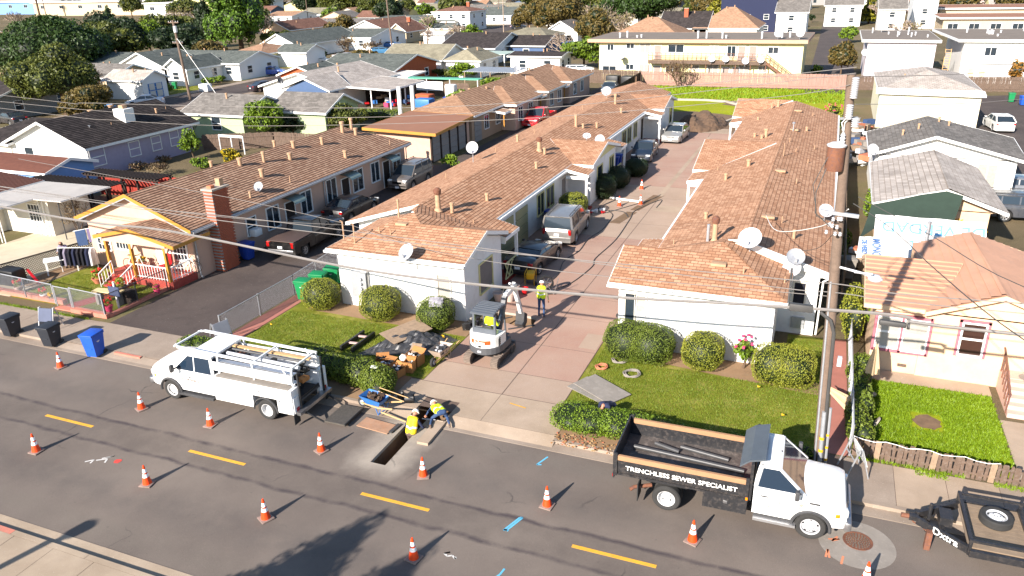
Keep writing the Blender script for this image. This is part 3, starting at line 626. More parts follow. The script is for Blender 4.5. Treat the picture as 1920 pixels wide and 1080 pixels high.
door(C,'+x',35.4,.1,.9,2.0,-16.1,M['bin_blue']);door(C,'+x',48.8,.1,.9,2.0,-16.1,M['grey_wall']);door(C,'+x',72.5,.1,.95,2.05,-16.1,M['darkwood']);door(C,'+x',63.2,.1,.9,2.0,-16.1,M['white'])
for x,y,z,h,r_,k in((-18.15,34.3,3.75,1.15,.14,'flue'),(-17.55,34.7,3.6,.55,.1,'stack'),(-17.0,38.0,3.35,.5,.1,'stack'),(-18.1,49.6,3.7,.9,.15,'flue'),(-17.6,49.3,3.6,.45,.1,'stack'),(-17.0,46.0,3.35,.5,.1,'stack'),(-18.3,58.7,3.75,1.0,.12,'stack'),(-17.8,59.0,3.6,.4,.1,'stack'),(-17.1,60.5,3.4,.45,.1,'stack'),(-17.0,68.0,3.35,.5,.12,'stack'),(-18.2,70.5,3.7,1.0,.12,'stack'),(-16.3,34.6,3.05,.3,.06,'pipe'),(-15.2,51.4,3.3,.3,.06,'pipe'),(-19.55,30.7,3.45,.4,.07,'pipe'),(-18.9,30.65,3.42,.4,.07,'pipe'),(-21.7,42.3,3.25,.4,.05,'pipe'),(-21.6,50.1,3.25,.45,.05,'pipe'),(-21.2,53.4,3.4,.6,.1,'stack'),(-20.9,56.2,3.5,.45,.05,'pipe'),(-20.8,59.7,3.5,.5,.05,'pipe'),(-21.5,63.5,3.35,.4,.05,'pipe'),(-20.1,66.4,3.7,.5,.05,'pipe'),(-19.0,82,3.95,.9,.05,'pipe')):
 vent(crf,x,y,z,h,r_,k)
vent(crf,-18.75,31.6,3.72,.1,.1,'flat')
MB().lathe([(.055,0),(.055,1.35),(.075,1.36),(.075,1.45)],M['vent'],8,Matrix.Translation((-19.4,32.4,3.3))).build('roof_vent',crf)
for x,y,h in((-20.35,29.7,1.0),(-21.3,30.2,.9)):MB().tube([(x,y,3.1),(x,y,3.15+h),(x-.1,y-.05,3.22+h)],.035,M['vent'],6).build('service_mast',crf)
dish(C,-17.05,29.0,2.65,.42,-110,40,pole=.35);dish(C,-15.0,54.0,3.3,.36,-90,30,pole=.2);dish(C,-22.1,47.3,3.1,.42,-80,25,pole=.75);dish(C,-15.9,53.6,3.75,.3,-70,60,pole=.05);dish(C,-19.6,72.5,4.0,.45,-80,30,pole=.2)
b=MB();b.box(-20.55,29.32,.55,-19.7,29.5,1.85,M['galv']);b.box(-19.66,29.38,.5,-19.6,29.5,2.0,M['steel'])
for z in(.8,1.05,1.3,1.55):b.lathe([(.09,0),(.09,.12),(.0,.14)],M['insul'],12,Matrix.Translation((-20.0,29.32,z))@Matrix.Rotation(R(90),4,'X'))
b.build('meter_box',C)
def gutter(p,pts,r_=.06,m=None):
 b=MB();m=m or M['trim']
 for a,c in zip(pts,pts[1:]):b.beam(a,c,.12,.11,m)
 return b.build('gutter',p)
gutter(C,[(e0+.1,36.3,2.82),(e0+.1,47.9,2.8)]);gutter(C,[(e0+.1,58.7,2.8),(e0+.1,71.5,2.78)]);gutter(C,[(-21.7,29.02,2.9),(-14.25,29.02,2.9)])
# ===== right white bungalow row
RB=thing('bungalow_row','long white bungalow row right of the red driveway, beside the big utility pole','apartment building',(-3,29.5,0))
b=MB();b.box(-7.25,29.5,-.05,-.95,33.5,2.85,wm);b.prism([(-7.25,29.5,2.85),(-7.25,33.9,2.85),(-7.25,31.7,3.55)],(.15,0,0),wm)
b.box(-6.2,33.1,-.05,.6,73.6,2.75,wm);b.prism([(-3.4,33.12,2.7),(.9,33.12,2.7),(.9,33.12,2.84),(-2.62,33.12,3.9),(-3.4,33.12,3.9)],(0,.15,0),wm);b.prism([(-6.3,73.5,2.75),(.7,73.5,2.75),(-2.6,73.5,3.85)],(0,.15,0),wm)
b.box(-7.3,50.7,-.05,-6.1,58.9,2.8,wm);b.prism([(-7.3,50.7,2.8),(-7.3,58.9,2.8),(-7.3,54.9,3.8)],(.15,0,0),wm);b.box(-7.3,71.0,-.05,-6.1,77.5,2.8,wm)
b.build('wall',RB)
AR_=(-3.5,32.6,4.07)
polys=[[(-7.62,29.1,ez),(-.5,29.1,ez),AR_,(-4.2,31.7,3.8),(-7.62,31.7,3.8)],[(-.5,29.1,ez),(-.5,33.0,3.0),(-3.3,33.0,4.06),AR_],[(-7.62,34.0,2.98),(-7.62,31.7,3.8),(-4.2,31.7,3.8),(-6.6,34.0,2.98)],[(-6.6,34.0,2.93),(-2.6,34.0,4.0),(-2.6,73.9,4.0),(-6.6,73.9,2.93)],[(-6.6,34.0,2.93),(-4.2,31.7,3.8),AR_],[(-6.6,34.0,2.93),AR_,(-2.6,34.0,4.0)],[(-2.6,34,4.0),AR_,(-2.6,33.0,4.0)],[(1.0,33.0,2.9),(1.0,73.9,2.9),(-2.6,73.9,4.0),(-2.6,34.0,4.0),(-2.6,33.0,4.0)]]
rrf=roof(RB,polys,M['sh_main'],.2,.014,skipz=3.5)
roof(RB,wing(RB,-7.65,-6.55,50.2,59.4,54.9,4.0,-2.9),M['sh_main'],.2,.014)
roof(RB,[[(-7.65,70.9,2.9),(-6.55,70.9,2.9),(-2.9,74.4,3.98),(-7.65,74.4,3.98)],[(-7.65,77.9,2.9),(-7.65,74.4,3.98),(-2.9,74.4,3.98),(-2.4,77.9,2.9)]],M['sh_main'],.26,.028)
porch(RB,-6.55,-7.6,34.02,35.5,2.95,2.85,[]);porch(RB,-6.55,-7.6,47.8,50.1,2.95,2.75,[(-7.5,47.95)]);porch(RB,-6.55,-7.6,68.6,70.85,2.95,2.75,[(-7.5,68.75)])
MB().prism([(-3.3,32.98,3.9),(.95,32.98,2.72),(.95,32.98,3.02),(-2.62,32.98,4.12),(-3.3,32.98,4.1)],(0,-.06,0),M['trim']).build('parapet',RB)
window(RB,'-y',-6.75,1.1,.38,1.35,29.5,M['offwhite'],M['glass'],'none');window(RB,'-y',-6.28,1.6,.36,.8,29.5,M['trim'],M['curtain'],'hung')
window(RB,'-y',-.15,1.2,.45,1.2,33.1,M['offwhite'],M['darkcloth'],'none');window(RB,'-x',49.0,1.0,1.0,1.2,-6.2);window(RB,'-x',53,.9,1.3,1.4,-7.3);window(RB,'-x',37.5,.9,1.3,1.3,-6.2);window(RB,'-x',42.5,.9,1.3,1.3,-6.2);window(RB,'-x',72.5,.9,.8,1.3,-7.3)
for x,y,z,h,r_,k in((-5.0,38.1,3.28,.5,.09,'stack'),(-4.1,49.2,3.55,.55,.12,'stack'),(-5.1,46.4,3.25,.55,.09,'stack'),(-4.7,59.4,3.35,.45,.1,'stack'),(-3.85,58.4,3.6,.75,.13,'stack'),(-4.1,58.1,3.55,.4,.1,'stack'),(-6.0,49.7,3.08,.3,.06,'pipe'),(-4.0,33.9,3.62,1.15,.12,'flue'),(-5.2,67.5,3.2,.4,.09,'stack'),(-4.0,72.5,3.7,.6,.12,'stack'),(-4.5,72.3,3.6,.4,.08,'stack'),(-5.9,34.4,3.1,.3,.06,'pipe'),(-1.35,37.6,3.62,.4,.06,'pipe'),(-1.1,45.8,3.5,.4,.06,'pipe'),(-.7,51.8,3.4,.35,.06,'pipe'),(-1.2,62,3.55,.4,.09,'stack'),(-2.1,60.2,3.85,.75,.07,'mush'),(-.45,56.5,3.35,.35,.06,'pipe'),(-2.2,51.4,3.88,.9,.05,'pipe'),(-2.1,56.2,3.8,.4,.06,'pipe'),(-1.55,53.8,3.65,.35,.06,'pipe'),(-1.0,69.2,3.5,.35,.07,'pipe'),(-.7,36.0,3.45,.45,.07,'stack'),(-2.3,33.4,3.9,.45,.08,'stack'),(-2.35,30.6,3.4,.35,.07,'pipe'),(-.75,31.0,3.15,.3,.06,'pipe')):
 vent(rrf,x,y,z,h,r_,k)
MB().lathe([(.07,0),(.07,.8)],M['galv'],8,Matrix.Translation((-4.3,33.9,3.6))).build('roof_vent',rrf)
for x,y,z in((-3.4,31.0,3.58),(-2.0,37.6,3.84),(-2.1,47.2,3.87),(-2.05,60.6,3.85),(-2.2,69,3.9)):vent(rrf,x,y,z,.1,.1,'flat')
dish(RB,-2.35,32.7,3.75,.5,-105,45,pole=.15);dish(RB,-.48,32.75,3.25,.38,-80,45,M['galv'],.1);dish(RB,-.55,32.6,2.75,.38,-100,40,pole=.15);dish(RB,.55,40.5,3.1,.36,-70,40,pole=.2)
gutter(RB,[(1.08,33.0,2.82),(1.08,73.9,2.82)]);gutter(RB,[(-7.65,29.02,2.9),(-.5,29.02,2.9)]);gutter(RB,[(-6.68,35.5,2.8),(-6.68,47.8,2.8)])
MB().tube([(1.08,33.05,2.8),(.75,33.0,2.6),(.72,33.0,.1)],.045,M['trim'],6).build('downpipe',RB)
MB().tube([(-.48,29.2,2.9),(-.5,29.3,4.4)],.04,M['darkmetal'],6).build('service_mast',RB)
MB().box(-.35,33.0,.3,.2,33.1,.8,M['galv']).build('meter_box',RB)
# ===== tan house on the left with orange trimmed gable and porch
A,ar=gable_house('gabled_duplex','pinkish tan duplex with orange gable trim, red porch steps and brick chimney',-38.4,-30.85,29.9,53.2,2.85,4.35,'y',M['sh_A'],M['pinktan'],ov=.4,hip=(0,3.4),fm=M['galv'],step=.2,chim=None,wins=[('-y',-37.4,.9,1.0,'grid',1.0),('-y',-36.0,.9,1.1,'grid',1.2),('-y',-33.0,.95,2.0,'door',0,'white'),('-y',-31.8,.9,1.0,'grid',1.0),('+x',36.6,1.1,1.3,'slide',.9),('+x',40.0,1.1,1.4,'slide',.9),('+x',42.9,1.1,1.5,'slide',.9),('+x',46.2,1.3,1.5,'slide',.8),('+x',48.6,1.1,1.4,'slide',.9),('+x',51.8,1.1,1.3,'slide',.9),('+x',34.6,.8,1.0,'hung',1.1),('+x',38.3,.9,2.0,'door',0,'darkwood'),('+x',44.6,.9,2.0,'door',0,'darkwood'),('+x',50.2,.9,2.0,'door',0,'darkwood')],vents=[(-34.0,38.0,.55,.13),(-33.6,39.8,.75,.1),(-32.4,38.0,.6,.14),(-33.0,41.7,.55,.13),(-34.0,43.5,.55,.13),(-33.4,46.0,.6,.12),(-31.4,45.8,.6,.13),(-31.1,39.0,.5,.06,'pipe'),(-33.9,49.4,.9,.14),(-33.2,50.1,.6,.13),(-34.0,50.8,.9,.12),(-32.5,34.8,.35,.06,'pipe'),(-31.1,35.2,.45,.07),(-31.0,51.3,.5,.05,'pipe'),(-35.2,43.0,.6,.1),(-35.0,36.6,.5,.1)])
b=MB();b.prism([(-38.85,29.47,2.72),(-34.62,29.47,4.38),(-30.4,29.47,2.72),(-30.4,29.47,2.92),(-34.62,29.47,4.58),(-38.85,29.47,2.92)],(0,.035,0),M['orange_trim']);b.build('rake_board',A)
ch=MB()
for k in range(51):
 z=k*.09-.9 if 0 else k*.09;dx=.02 if k%2 else 0
 for i in range(5):
  y=31.25+i*.235+(0.11 if k%2 else 0);ch.box(-30.83,y,z,-30.2,y+.222,z+.08,M['brick_wall'])
ch.box(-30.82,31.27,0,-30.22,32.4,4.6,M['grey_wall']);cho=stuff(ch.build('chimney',A))
MB().box(-30.9,31.2,4.6,-30.12,32.55,4.7,M['concrete_lt']).box(-30.65,31.4,4.7,-30.35,31.7,4.85,M['terracotta']).box(-30.65,32.1,4.7,-30.35,32.4,5.1,M['vent']).build('chimney_cap',A)
gutter(A,[(-30.38,29.6,2.75),(-30.38,53.5,2.75)],m=M['galv']);
for y in(30.0,42.0,53.3):MB().tube([(-30.4,y,2.7),(-30.8,y+.05,2.45),(-30.8,y+.05,.15),(-30.6,y,.08)],.045,M['galv'],6).build('downpipe',A)
pr=MB();pr.box(-35.6,28.15,-.02,-30.9,29.9,.42,M['red_step']);pr.build('porch_floor',A)
for k in range(3):MB().box(-35.0,27.9-.3*k,-.02,-33.6,28.2-.3*k,.32-.11*k,M['red_step']).build('step',A)
roof(A,[[(-35.75,27.95,2.62),(-33.15,27.95,3.22),(-33.15,30.0,3.22),(-35.75,30.0,2.62)],[(-30.2,27.95,2.55),(-30.2,30.6,2.55),(-33.15,30.0,3.22),(-33.15,27.95,3.22)]],M['sh_A'],.2,.014,fm=M['orange_trim'],name='porch_roof')
b=MB();b.prism([(-35.4,28.15,2.3),(-31.0,28.15,2.3),(-31.0,28.15,2.62),(-33.15,28.15,3.1),(-35.4,28.15,2.62)],(0,.12,0),M['pinktan'])
for x in(-35.35,-33.4,-31.0):b.prism([(x-.2,28.15,2.3),(x+.2,28.15,2.3),(x+.08,28.15,2.05),(x-.08,28.15,2.05)],(0,.12,0),M['pinktan'])
b.build('porch_gable',A)
for x in(-35.2,-33.45,-31.1):MB().box(x-.07,28.12,.4,x+.07,28.28,2.3,M['orange_trim']).build('porch_post',A)
def railing(p,a,c,h=.75,n=12,m=None,sq=.025):
 m=m or M['white'];a,c=Vector(a),Vector(c);b=MB();U=Vector((0,0,h));b.beam(a+U,c+U,.05,.05,m);b.beam(a+U*.12,c+U*.12,.03,.03,m)
 for k in range(n+1):q=a.lerp(c,k/n);b.beam(q,q+U,sq,sq,m)
 return stuff(b.build('railing',p))
railing(A,(-33.4,28.2,.42),(-31.1,28.2,.42));railing(A,(-31.0,28.3,.42),(-31.0,29.8,.42),n=7);railing(A,(-35.05,27.2,.0),(-35.05,28.15,.42),n=5);railing(A,(-33.5,27.2,.0),(-33.5,28.15,.42),n=5)
for(y,w_)in((38.3,1.2),(44.7,1.3),(50.3,1.3)):
 b=MB();n=6
 for k in range(n):
  a0,a1=math.pi/2*k/n,math.pi/2*(k+1)/n;q=lambda a:(-30.85+.95*math.sin(a),2.15+.32*math.cos(a))
  (xa,za),(xb,zb)=q(a0),q(a1);b.add([(xa,y-w_/2,za),(xa,y+w_/2,za),(xb,y+w_/2,zb),(xb,y-w_/2,zb)],[(0,1,2,3)],M['glassgreen'])
  b.add([(xa,y-w_/2,za-.03),(xa,y+w_/2,za-.03),(xb,y+w_/2,zb-.03),(xb,y-w_/2,zb-.03)],[(3,2,1,0)],M['glassgreen'])
 b.build('awning',A)
b=MB();b.cbox((-30.6,34.6,1.25),(.5,.6,.42),M['white'],0,.02);b.build('air_conditioner',A)
dish(A,-31.3,36.3,3.0,.3,-80,30,M['galv'],.3)
G=thing('garage_block','low garage block with flat terracotta roof and yellow fascia behind the tan duplex','garage',(-37,58,0))
walls(G,-36.9,-31.4,58.6,66.6,2.75,M['pinktan'])
roof(G,[[(-37.6,57.8,2.95),(-30.4,57.8,2.75),(-30.9,66.6,2.8),(-37.6,66.6,3.0)]],M['flatroof'],fm=M['orange_trim'],th=.2)
for k in range(4):garage_door(G,'+x',59.6+k*1.75,1.55,2.15,-31.4,M['grey_wall'])
b=MB();
for k in range(5):b.box(-31.4,58.65+k*1.75,0,-31.28,58.83+k*1.75,2.7,M['darkwood'])
stuff(b.build('door_pillars',G))
B=thing('bungalow_row','long tan bungalow row with hipped shingle roof behind the garage block, orange porch braces','apartment building',(-38,67,0))
walls(B,-37.7,-31.3,67.0,101.5,2.55,M['tan'])
for y0,y1 in((74.5,81.5),(84.2,90.2),(92.8,101.5)):walls(B,-31.4,-29.8,y0,y1,2.55,M['pinktan'])
bz=2.75
def hipbox(p,x0,x1,y0,y1,z,pitch,m,hips=(1,1)):
 w=(x1-x0)/2;zr=z+w*pitch;xm=(x0+x1)/2;a=y0+(w if hips[0]else 0);c=y1-(w if hips[1]else 0)
 return roof(p,[[(x0,y0,z),(xm,a,zr),(xm,c,zr),(x0,y1,z)],[(x1,y0,z),(x1,y1,z),(xm,c,zr),(xm,a,zr)]]+([[(x0,y0,z),(x1,y0,z),(xm,a,zr)]]if hips[0]else[])+([[(x1,y1,z),(x0,y1,z),(xm,c,zr)]]if hips[1]else[]),m,.26,.022)
br=hipbox(B,-38.2,-30.8,66.6,101.9,bz,.38,M['sh_B'])
for y0,y1 in((73.9,82.0),(83.8,90.6),(92.4,101.9)):
 ym=(y0+y1)/2;h=(y1-y0)/2*.36;h=min(h,1.25)
 roof(B,[[(-29.4,y0,bz-.02),(-29.4-h/.38,ym,bz+h),(-29.4-h/.38-.8,ym,bz+h),(-32.3,y0,bz-.02)],[(-29.4,y0,bz-.02),(-29.4,y1,bz-.02),(-29.4-h/.38,ym,bz+h)],[(-29.4,y1,bz-.02),(-32.3,y1,bz-.02),(-29.4-h/.38-.8,ym,bz+h),(-29.4-h/.38,ym,bz+h)]],M['sh_B'],.26,.022)
for y in(72.2,83.0,91.5):
 roof(B,[[(-31.2,y-.9,2.55),(-29.6,y-.9,2.35),(-29.6,y+.9,2.35),(-31.2,y+.9,2.55)]],M['sh_B'],name='porch_roof')
 MB().beam((-29.8,y-.7,2.2),(-29.8,y-.7,.9),.1,.1,M['orange_trim']).build('porch_post',B)
for y in(70.5,73.4):window(B,'+x',y,.9,1.0,1.3,-31.3)
for y in(76,79,86,88.8,95,98):window(B,'+x',y,.9,1.2,1.3,-29.8)
garage_door(B,'+x',68.4,1.6,2.1,-31.3,M['grey_wall'])
for x,y,h in((-34.6,70,.5),(-35.6,74,.5),(-35.6,76,.5),(-33.8,76.5,.4),(-35,80.6,.5),(-34.8,86,.6),(-34.4,91,.7)):vent(br,x,y,3.75 if x>-35 else 3.5,h,.11)
dish(B,-34.3,86.6,4.0,.4,-60,30,M['galv'])
# ===== yellow/peach bungalow at right with clay tile roof
E_=thing('tiled_bungalow','peach bungalow with brown clay tile roof and pink window surrounds behind the picket fence','house',(2.6,30.7,0))
b=MB();pm=M['peach'];b.box(2.75,30.7,-.05,4.6,35.3,2.75,pm);b.box(4.45,30.6,-.05,9.1,38,2.75,pm);b.prism([(4.45,30.6,2.7),(9.1,30.6,2.7),(6.85,30.6,3.62)],(0,.15,0),pm)
b.prism([(2.75,30.7,2.7),(2.75,35.3,2.7),(2.75,33.6,3.4)],(.12,0,0),pm);b.build('wall',E_)
er=roof(E_,[[(2.28,31.0-.55,2.85),(4.75,30.45,2.85),(5.9,34.0,3.62),(2.28,34.0,3.62)],[(2.28,36.0,2.9),(2.28,34.0,3.62),(5.9,34.0,3.62),(5,36.0,2.9)]],M['tile_roof'],.33,.06,fm=M['peach'],th=.12)
roof(E_,[[(4.4,30.25,2.85),(6.85,30.25,3.82),(6.6,38.0,3.82),(4.5,38.4,2.85)],[(9.4,30.25,2.85),(9.4,38.4,2.85),(6.6,38.0,3.82),(6.85,30.25,3.82)]],M['tile_roof'],.33,.06,fm=M['peach'],th=.12)
for c,w_ in((3.27,.95),(4.22,.95)):window(E_,'-y',c,1.05+.9*.0+.0,w_-.18,1.25,30.7 if c<4 else 30.6,M['white'],M['curtain'],'hung',trim=.06)
b=MB()
for x0,x1,z0,z1 in((2.78,4.72,.88,.98),(2.78,4.72,2.38,2.48),(2.74,2.83,.88,2.48),(4.66,4.76,.88,2.48),(3.70,3.79,.9,2.4),(5.62,6.66,2.5,2.62),(5.62,5.72,1.1,2.6),(6.56,6.66,1.1,2.6)):b.box(x0,30.55,z0,x1,30.6 if x0>4 else 30.7,z1,M['pink_trim'])
b.build('window_surround',E_);window(E_,'-y',6.14,1.2,.72,1.25,30.6,M['white'],P('win_brown','#3a2620',.3,.1),'hung',trim=.07)
for k in range(5):MB().box(7.25,28.3+.32*k,-.02,8.9,28.62+.32*k,.16+.15*k,P('pink_step','#c9a596',.85,.08)).build('step',E_)
MB().box(7.25,29.9,-.02,9.1,30.6,.78,M['pink_step']).build('porch_floor',E_)
MB().lathe([(.0,.8),(.33,.8),(.33,.79)],M['gray_board'],20,Matrix.Translation((8.1,30.1,0))).build('doormat',E_)
b=MB()
for k in range(7):b.beam((7.15,28.2+k*.3,.2+k*.13),(7.15,28.2+k*.3,.95+k*.13),.03,.03,M['rust'])
b.beam((7.15,28.2,.95),(7.15,30.2,1.85),.05,.05,M['rust']);stuff(b.build('railing',E_))
MB().tube([(5.05,38.6,2.9),(5.05,38.6,4.0)],.09,M['galv'],8).build('roof_vent',E_)
b=MB();b.box(3.8,30.58,.3,4.1,30.64,.4,M['oldwood']);b.build('wall_vent',E_)
# ===== houses behind it
F2=thing('bungalow','cream bungalow with pale shingle roof and dark shade net slung under its gable','house',(3,45.5,0))
b=MB();b.box(3.5,45.6,-.05,8.7,55,2.75,M['peach']);b.prism([(3.3,45.6,2.7),(9.0,45.6,2.7),(6.4,45.6,3.7)],(0,.12,0),M['peach']);b.build('wall',F2)
roof(F2,[[(2.95,45.1,2.95),(6.45,45.1,3.95),(6.7,55.4,3.95),(3.05,55.4,2.95)],[(9.45,45.1,2.88),(9.3,55.4,2.9),(6.7,55.4,3.95),(6.45,45.1,3.95)]],M['sh_light'],.3,.03)
for(x,z,s)in((7.3,2.1,.18),(7.9,1.8,.16),(7.0,1.6,.14),(8.5,1.7,.17),(7.6,1.2,.14)):
 b=MB();
 for k in range(8):a=k*math.pi/4;b.prism([(x,45.55,z),(x+s*math.cos(a-.2),45.55,z+s*math.sin(a-.2)),(x+s*1.5*math.cos(a),45.55,z+s*1.5*math.sin(a)),(x+s*math.cos(a+.2),45.55,z+s*math.sin(a+.2))],(0,-.03,0),M['yellow']if s>.15 else M['terracotta'])
 b.build('sun_ornament',F2)
F=thing('gabled_house','white stucco house with grey shingle gable roof, third building back on the right','house',(3.4,57.6,0))
b=MB();b.box(3.5,57.7,-.05,11.9,65,3.05,M['white']);b.prism([(3.5,57.7,3.0),(11.9,57.7,3.0),(7.0,57.7,4.3)],(0,.12,0),M['white']);b.build('wall',F)
fr=roof(F,[[(3.05,57.2,3.1),(6.95,57.2,4.5),(7.05,65.2,4.5),(3.05,65.4,3.1)],[(12.4,57.2,3.12),(12.9,65.4,3.12),(7.05,65.2,4.5),(6.95,57.2,4.5)]],M['sh_grey'],.26,.025)
for x,y,z in((5.2,60.5,3.85),(6.2,61.2,4.2),(8.3,63.2,4.15),(7.7,63.8,4.3)):vent(fr,x,y,z,.45,.07)
window(F,'-y',10.3,1.0,1.1,1.7,57.7,M['white'],M['curtain'],'slide');b=MB()
for k in range(5):b.box(6.9,57.64,3.3+k*.13,7.2,57.7,3.38+k*.13,M['white'])
stuff(b.build('gable_vent',F));dish(F,3.2,57.2,2.6,.4,-60,30)
F3=thing('stucco_building','plain blank walled cream building with low hip roof beyond the grey gabled house','apartment building',(4.5,85,0))
walls(F3,4.7,13.5,85.2,100,3.3,P('cream_white','#d8d0b8',.9,.04,.4));roof(F3,[[(4.35,84.8,3.5),(13.8,84.8,3.4),(13.8,86.2,3.62),(4.35,86.2,3.7)]],M['whiteroof'],name='canopy')
roof(F3,[[(4.5,86.2,3.6),(13.7,86.2,3.6),(9.2,92,4.9)],[(13.7,86.2,3.6),(13.7,100.3,3.6),(9.2,95,4.9),(9.2,92,4.9)],[(4.5,86.2,3.6),(9.2,92,4.9),(9.2,95,4.9),(4.5,100.3,3.6)],[(4.5,100.3,3.6),(9.2,95,4.9),(13.7,100.3,3.6)]],M['sh_light'])
for k in range(6):vent(F3,7+rand(0,4),89+rand(0,5),4.1,.4,.07)
W2=thing('apartment_block','two storey lilac white apartment block with flat roof and blank front wall','apartment building',(3.8,120,0));walls(W2,4.2,12.6,120.5,138,5.4,P('lilac_white','#c9bfc4',.9,.04));r_=roof(W2,[[(3.4,120,5.65),(13.1,120,5.6),(13.1,138.5,5.6),(3.4,138.5,5.65)]],M['gravelroof'],th=.3)
for k in range(9):vent(r_,rand(5,12),rand(124,134),5.6,rand(.4,.9),.1,'stack',M['insul'])
dish(W2,6.3,134,5.6,.45,-80,30);dish(W2,4.0,121.5,2.9,.5,-80,30)
W3=thing('apartment_block','two storey white apartment block with brown flat roof at far right above the car park','apartment building',(15.3,121,0));walls(W3,16,29,121.5,140,5.4,M['white']);r_=roof(W3,[[(15.2,121,5.65),(30,121,5.65),(30,141,5.65),(13.8,141,5.65)]],M['gravelroof'],th=.3)
window(W3,'-y',19.2,3.6,1.3,1.0,121.5,style='slide');
for x in(17.0,18.3):MB().box(x,121.42,.9,x+.7,121.5,1.9,M['peach']).build('shutter',W3)
MB().box(16.1,121.3,2.5,29,121.5,2.65,M['galv']).build('ledge',W3)
b=MB();b.beam((14.2,124,.2),(14.2,124,4.2),.08,.08,M['pinewood']);b.beam((14.9,124,.2),(14.9,124,4.2),.08,.08,M['pinewood'])
for k in range(12):b.box(14.2,123.97,.4+k*.33,14.9,124.03,.46+k*.33,M['pinewood'])
stuff(b.build('ladder',W3))
for k in range(10):vent(r_,rand(17,27),rand(124,138),5.65,rand(.3,.7),.12,'stack',M['insul'])
# ===== yellow two storey apartment block with balcony
Y=thing('apartment_block','yellow two storey apartment block with brown balcony and outside stair behind the green field','apartment building',(-33,115,0))
walls(Y,-32.6,-3.9,116,128.5,5.6,M['yellow_wall']);yr=roof(Y,[[(-34.2,115.2,5.9),(-3.4,115.2,5.9),(-3.0,129.5,5.9),(-34.2,129.5,5.9)]],M['gravelroof'],fm=P('fascia_pink','#b9917a',.8,.06),th=.42)
b=MB();b.box(-24.9,114.7,2.75,-8.5,116,2.95,M['rust']);b.box(-24.9,114.66,2.6,-8.5,114.7,3.1,M['oldwood']);b.build('balcony_deck',Y)
railing(Y,(-24.9,114.72,3.0),(-8.5,114.72,3.0),1.1,26,P('rail_brown','#75503c',.8,.1),.06);b=MB()
for z in(3.35,3.7):b.box(-24.9,114.68,z,-8.5,114.74,z+.07,M['rail_brown'])
stuff(b.build('rails',Y))
for k in range(9):MB().box(-24.8+k*2.03,114.75,0,-24.7+k*2.03,114.85,2.7,M['rail_brown']).build('balcony_post',Y)
b=MB();b.prism([(-8.5,114.7,2.7),(-4.6,114.7,0),(-4.2,114.7,0),(-8.5,114.7,3.0)],(0,.9,0),M['rail_brown']);b.beam((-8.5,114.7,4.0),(-4.3,114.7,1.0),.1,.1,M['rail_brown']);b.beam((-8.5,114.7,3.6),(-4.3,114.7,.6),.08,.08,M['rail_brown'])
for k in range(8):b.beam((-8.5+k*.55,114.7,2.9-k*.37),(-8.5+k*.55,114.7,3.95-k*.37),.05,.05,M['rail_brown'])
b.build('staircase',Y)
for x,w_,z,h_ in((-30.9,.9,4.3,.8),(-27.9,1.1,4.6,.6),(-25.7,1.5,3.9,1.3),(-21.2,2.2,4.1,1.0),(-15.8,1.2,4.4,.6),(-13.4,1.1,3.6,1.4),(-7.8,1.3,4.1,.8),(-27.9,1.1,1.6,.7),(-25.7,1.5,1.0,1.3),(-31,2.0,1.0,1.0),(-21.5,2.0,1.2,.9),(-18.4,1.2,1.7,.6),(-15.8,1.4,1.2,1.2),(-11.5,1.3,1.2,1.2),(-9.0,1.0,1.5,.8)):window(Y,'-y',x,z,w_,h_,116,M['white'],M['glass']if(x*7)%3>1 else M['curtain'],'slide')
for x,z in((-23.8,3.0),(-12.0,3.0),(-10.5,3.0),(-23.8,.1),(-14.0,.1),(-12.6,.1)):door(Y,'-y',x,z,.95,2.0,116,P('screen_door','#8f8078',.7,.08))
for x,y,h in((-30,118,1.0),(-29,118.5,1.2),(-27.5,118.5,.6),(-26.9,118.7,.7),(-18.4,117.5,1.3),(-17.2,117.6,1.3),(-15,117.7,1.2),(-14.5,118,.7),(-9.6,117.7,1.2),(-7,119,1.2),(-6,120,1.1)):vent(yr,x,y,5.68,h,.13,'stack',M['insul'])
for x,z in((-29.1,2.9),(-15.9,2.75),(-14.0,2.75),(-11.3,2.5),(-9.3,2.7)):dish(Y,x,114.5,z,.5,-70,30,pole=.25)
dish(Y,-7.4,116.6,5.7,.55,-85,30);dish(Y,-4.6,117,5.7,.55,-85,30);dish(Y,-29.2,116,2.6,.5,-70,20)
# ===== left side houses
H1,h1r=gable_house('house','x',-65.3,-56.4,45.4,57.4,2.7,4.5,'y',M['sh_dark'],M['white'],ov=.5,step=.26,wins=[('-y',-63.2,1.0,1.3),('+x',46.3,1.4,1.4),('+x',50.2,1.1,1.2),('+x',52.7,1.0,1.2),('+x',54.9,1.0,1.3),('+x',56.6,.8,1.1)],vents=[(-61.7,51,.4,.2,'stack'),(-61.4,53,.4,.2),(-58.6,55.5,.5,.1),(-58.6,48,.25,.07,'mush'),(-58.3,50,.3,.05,'pipe'),(-58.9,57,.3,.05,'pipe')])
MB().box(-56.39,45.5,-.05,-56.383,57.3,2.7,P('lavender2','#a097ac',.85,.08)).build('side_cladding',H1)
roof(H1,[[(-70.5,44.8,2.6),(-64.9,44.8,2.6),(-63.5,50,3.9),(-68,50,3.9)],[(-68,50,3.9),(-63.5,50,3.9),(-64.9,56,2.6),(-70.5,56,2.6)]],M['sh_dark'],.26,.025);walls(H1,-70,-65.3,45.3,55.5,2.5,M['offwhite'])
H1['label']='white and lavender house with dark shingle gable roof and square white chimney at the left edge'
MB().box(-59.4,51.4,3.2,-58.1,52.5,4.75,M['white']).box(-59.0,51.7,4.75,-58.5,52.2,5.05,M['vent']).build('chimney',H1)
